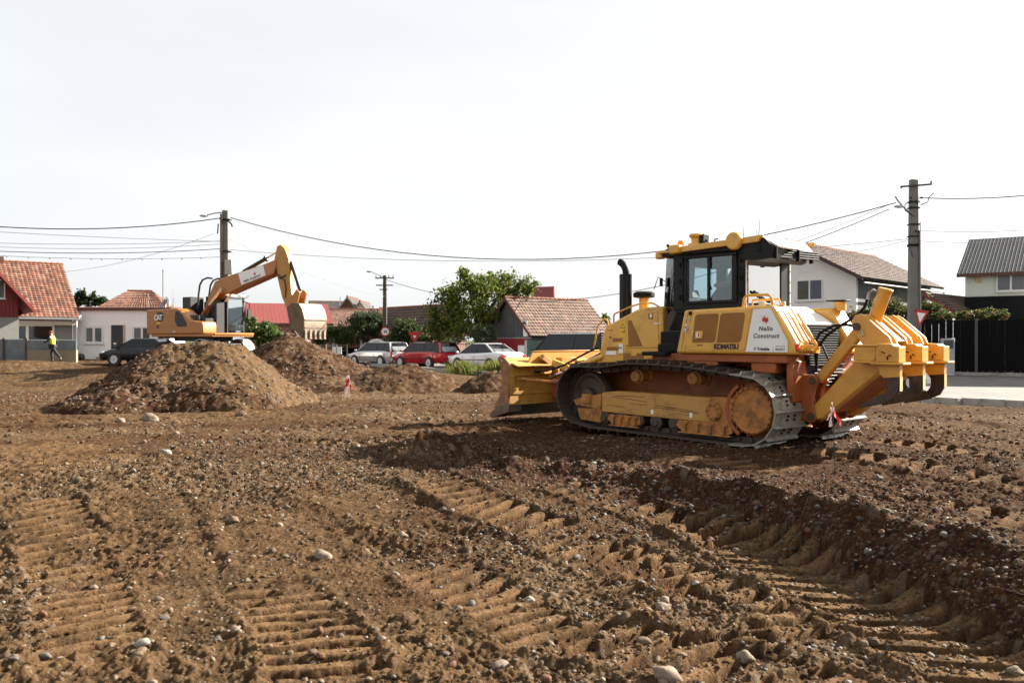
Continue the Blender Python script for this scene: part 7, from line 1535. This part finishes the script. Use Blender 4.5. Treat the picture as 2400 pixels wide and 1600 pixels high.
RR = [(.15, .11), (.14, .10), (.17, .11), .055, .085, .075, .095, .062, .045, .035, .095, .062, .045, .035, .062, .045, .035, .035, .062, .045, .035, .035]
J = [(y_ * 1.0, x_, z_) for (x_, y_, z_) in J]
W0.rotation_euler = (0, 0, 0)
W0.scale = (.97, .97, .97)
pb = body('body', J, E_, RR, skin, W0)
ix = [0, 6, 7, 8, 10, 11, 12]; body('trousers', [J[i] for i in ix], [(0, 1), (1, 2), (2, 3), (0, 4), (4, 5), (5, 6)], [(.165, .13), .11, .082, .066, .11, .082, .066], trous, W0)
ix = [0, 1, 2, 3]; j2 = [(J[0][0], J[0][1], J[0][2] + .02), J[1], J[2], (J[3][0], J[3][1], J[3][2] - .03), J[14], J[18]]; body('vest', j2, [(0, 1), (1, 2), (2, 3), (2, 4), (2, 5)], [(.18, .14), (.175, .135), (.20, .14), .08, .085, .085], hv, W0)
for a in ((14, 15, 16), (18, 19, 20)): body('sleeve', [J[i] for i in a], [(0, 1), (1, 2)], [.072, .056, .046], slv, W0)
for a in ((8, 9), (12, 13)): body('boot', [J[a[0]], J[a[1]]], [(0, 1)], [.058, .05], carblack, W0)
b = MB(); b.lathe((-.11, 0, 1.60), [(.095, 0), (.10, .03), (.085, .075), (.04, .10), (.01, .105)], 16); b.box((-.20, 0, 1.61), (.12, .14, .012)); b.build('cap', capm, W0)
b = MB(); b.ball((-.195, 0, 1.555), (.018, .016, .02), 8); b.ball((-.11, .085, 1.555), (.02, .01, .028), 8); b.ball((-.11, -.085, 1.555), (.02, .01, .028), 8); b.build('nose_and_ears', skin, W0)
# the driver
DV = empty('person', tuple(DZ.matrix_basis @ Vector((-.66, .0, 2.14))), R(131), 'driver in pale blue shirt seated inside the black bulldozer cab', 'person')
J = [(-.1, 0, .08), (-.14, 0, .30), (-.15, 0, .46), (-.13, 0, .54), (-.10, 0, .62), (-.09, 0, .70), (.26, .11, .10), (.40, .11, -.12), (.26, -.11, .10), (.40, -.11, -.12), (-.13, .20, .44), (-.02, .26, .22), (.20, .24, .20), (.27, .23, .20), (-.13, -.20, .44), (-.02, -.26, .22), (.20, -.24, .20), (.27, -.23, .20)]
E_ = [(0, 1), (1, 2), (2, 3), (3, 4), (4, 5), (0, 6), (6, 7), (0, 8), (8, 9), (2, 10), (10, 11), (11, 12), (12, 13), (2, 14), (14, 15), (15, 16), (16, 17)]
RR = [(.15, .13), (.14, .12), (.17, .12), .055, .088, .078, .08, .06, .08, .06, .065, .05, .038, .035, .065, .05, .038, .035]
body('body', J, E_, RR, skin, DV)
body('shirt', [(-.1, 0, .1), J[1], J[2], (-.14, 0, .50), J[10], J[11], (.12, .25, .205), J[14], J[15], (.12, -.25, .205)], [(0, 1), (1, 2), (2, 3), (2, 4), (4, 5), (5, 6), (2, 7), (7, 8), (8, 9)], [(.17, .15), (.165, .14), (.19, .14), .08, .085, .066, .052, .085, .066, .052], shirt, DV)
body('trousers', [J[0], J[6], J[7], J[8], J[9]], [(0, 1), (1, 2), (0, 3), (3, 4)], [(.165, .14), .092, .07, .092, .07], trous, DV)
b = MB(); b.ball((-.105, 0, .72), (.098, .092, .075), 14); b.build('hair', mat('dark_hair', (.02, .014, .01), .7), DV); b = MB(); b.ball((.0, 0, .665), (.018, .014, .02), 8); b.ball((-.09, .09, .67), (.02, .012, .028), 8); b.ball((-.09, -.09, .67), (.02, .012, .028), 8); b.build('nose_and_ears', skin, DV)
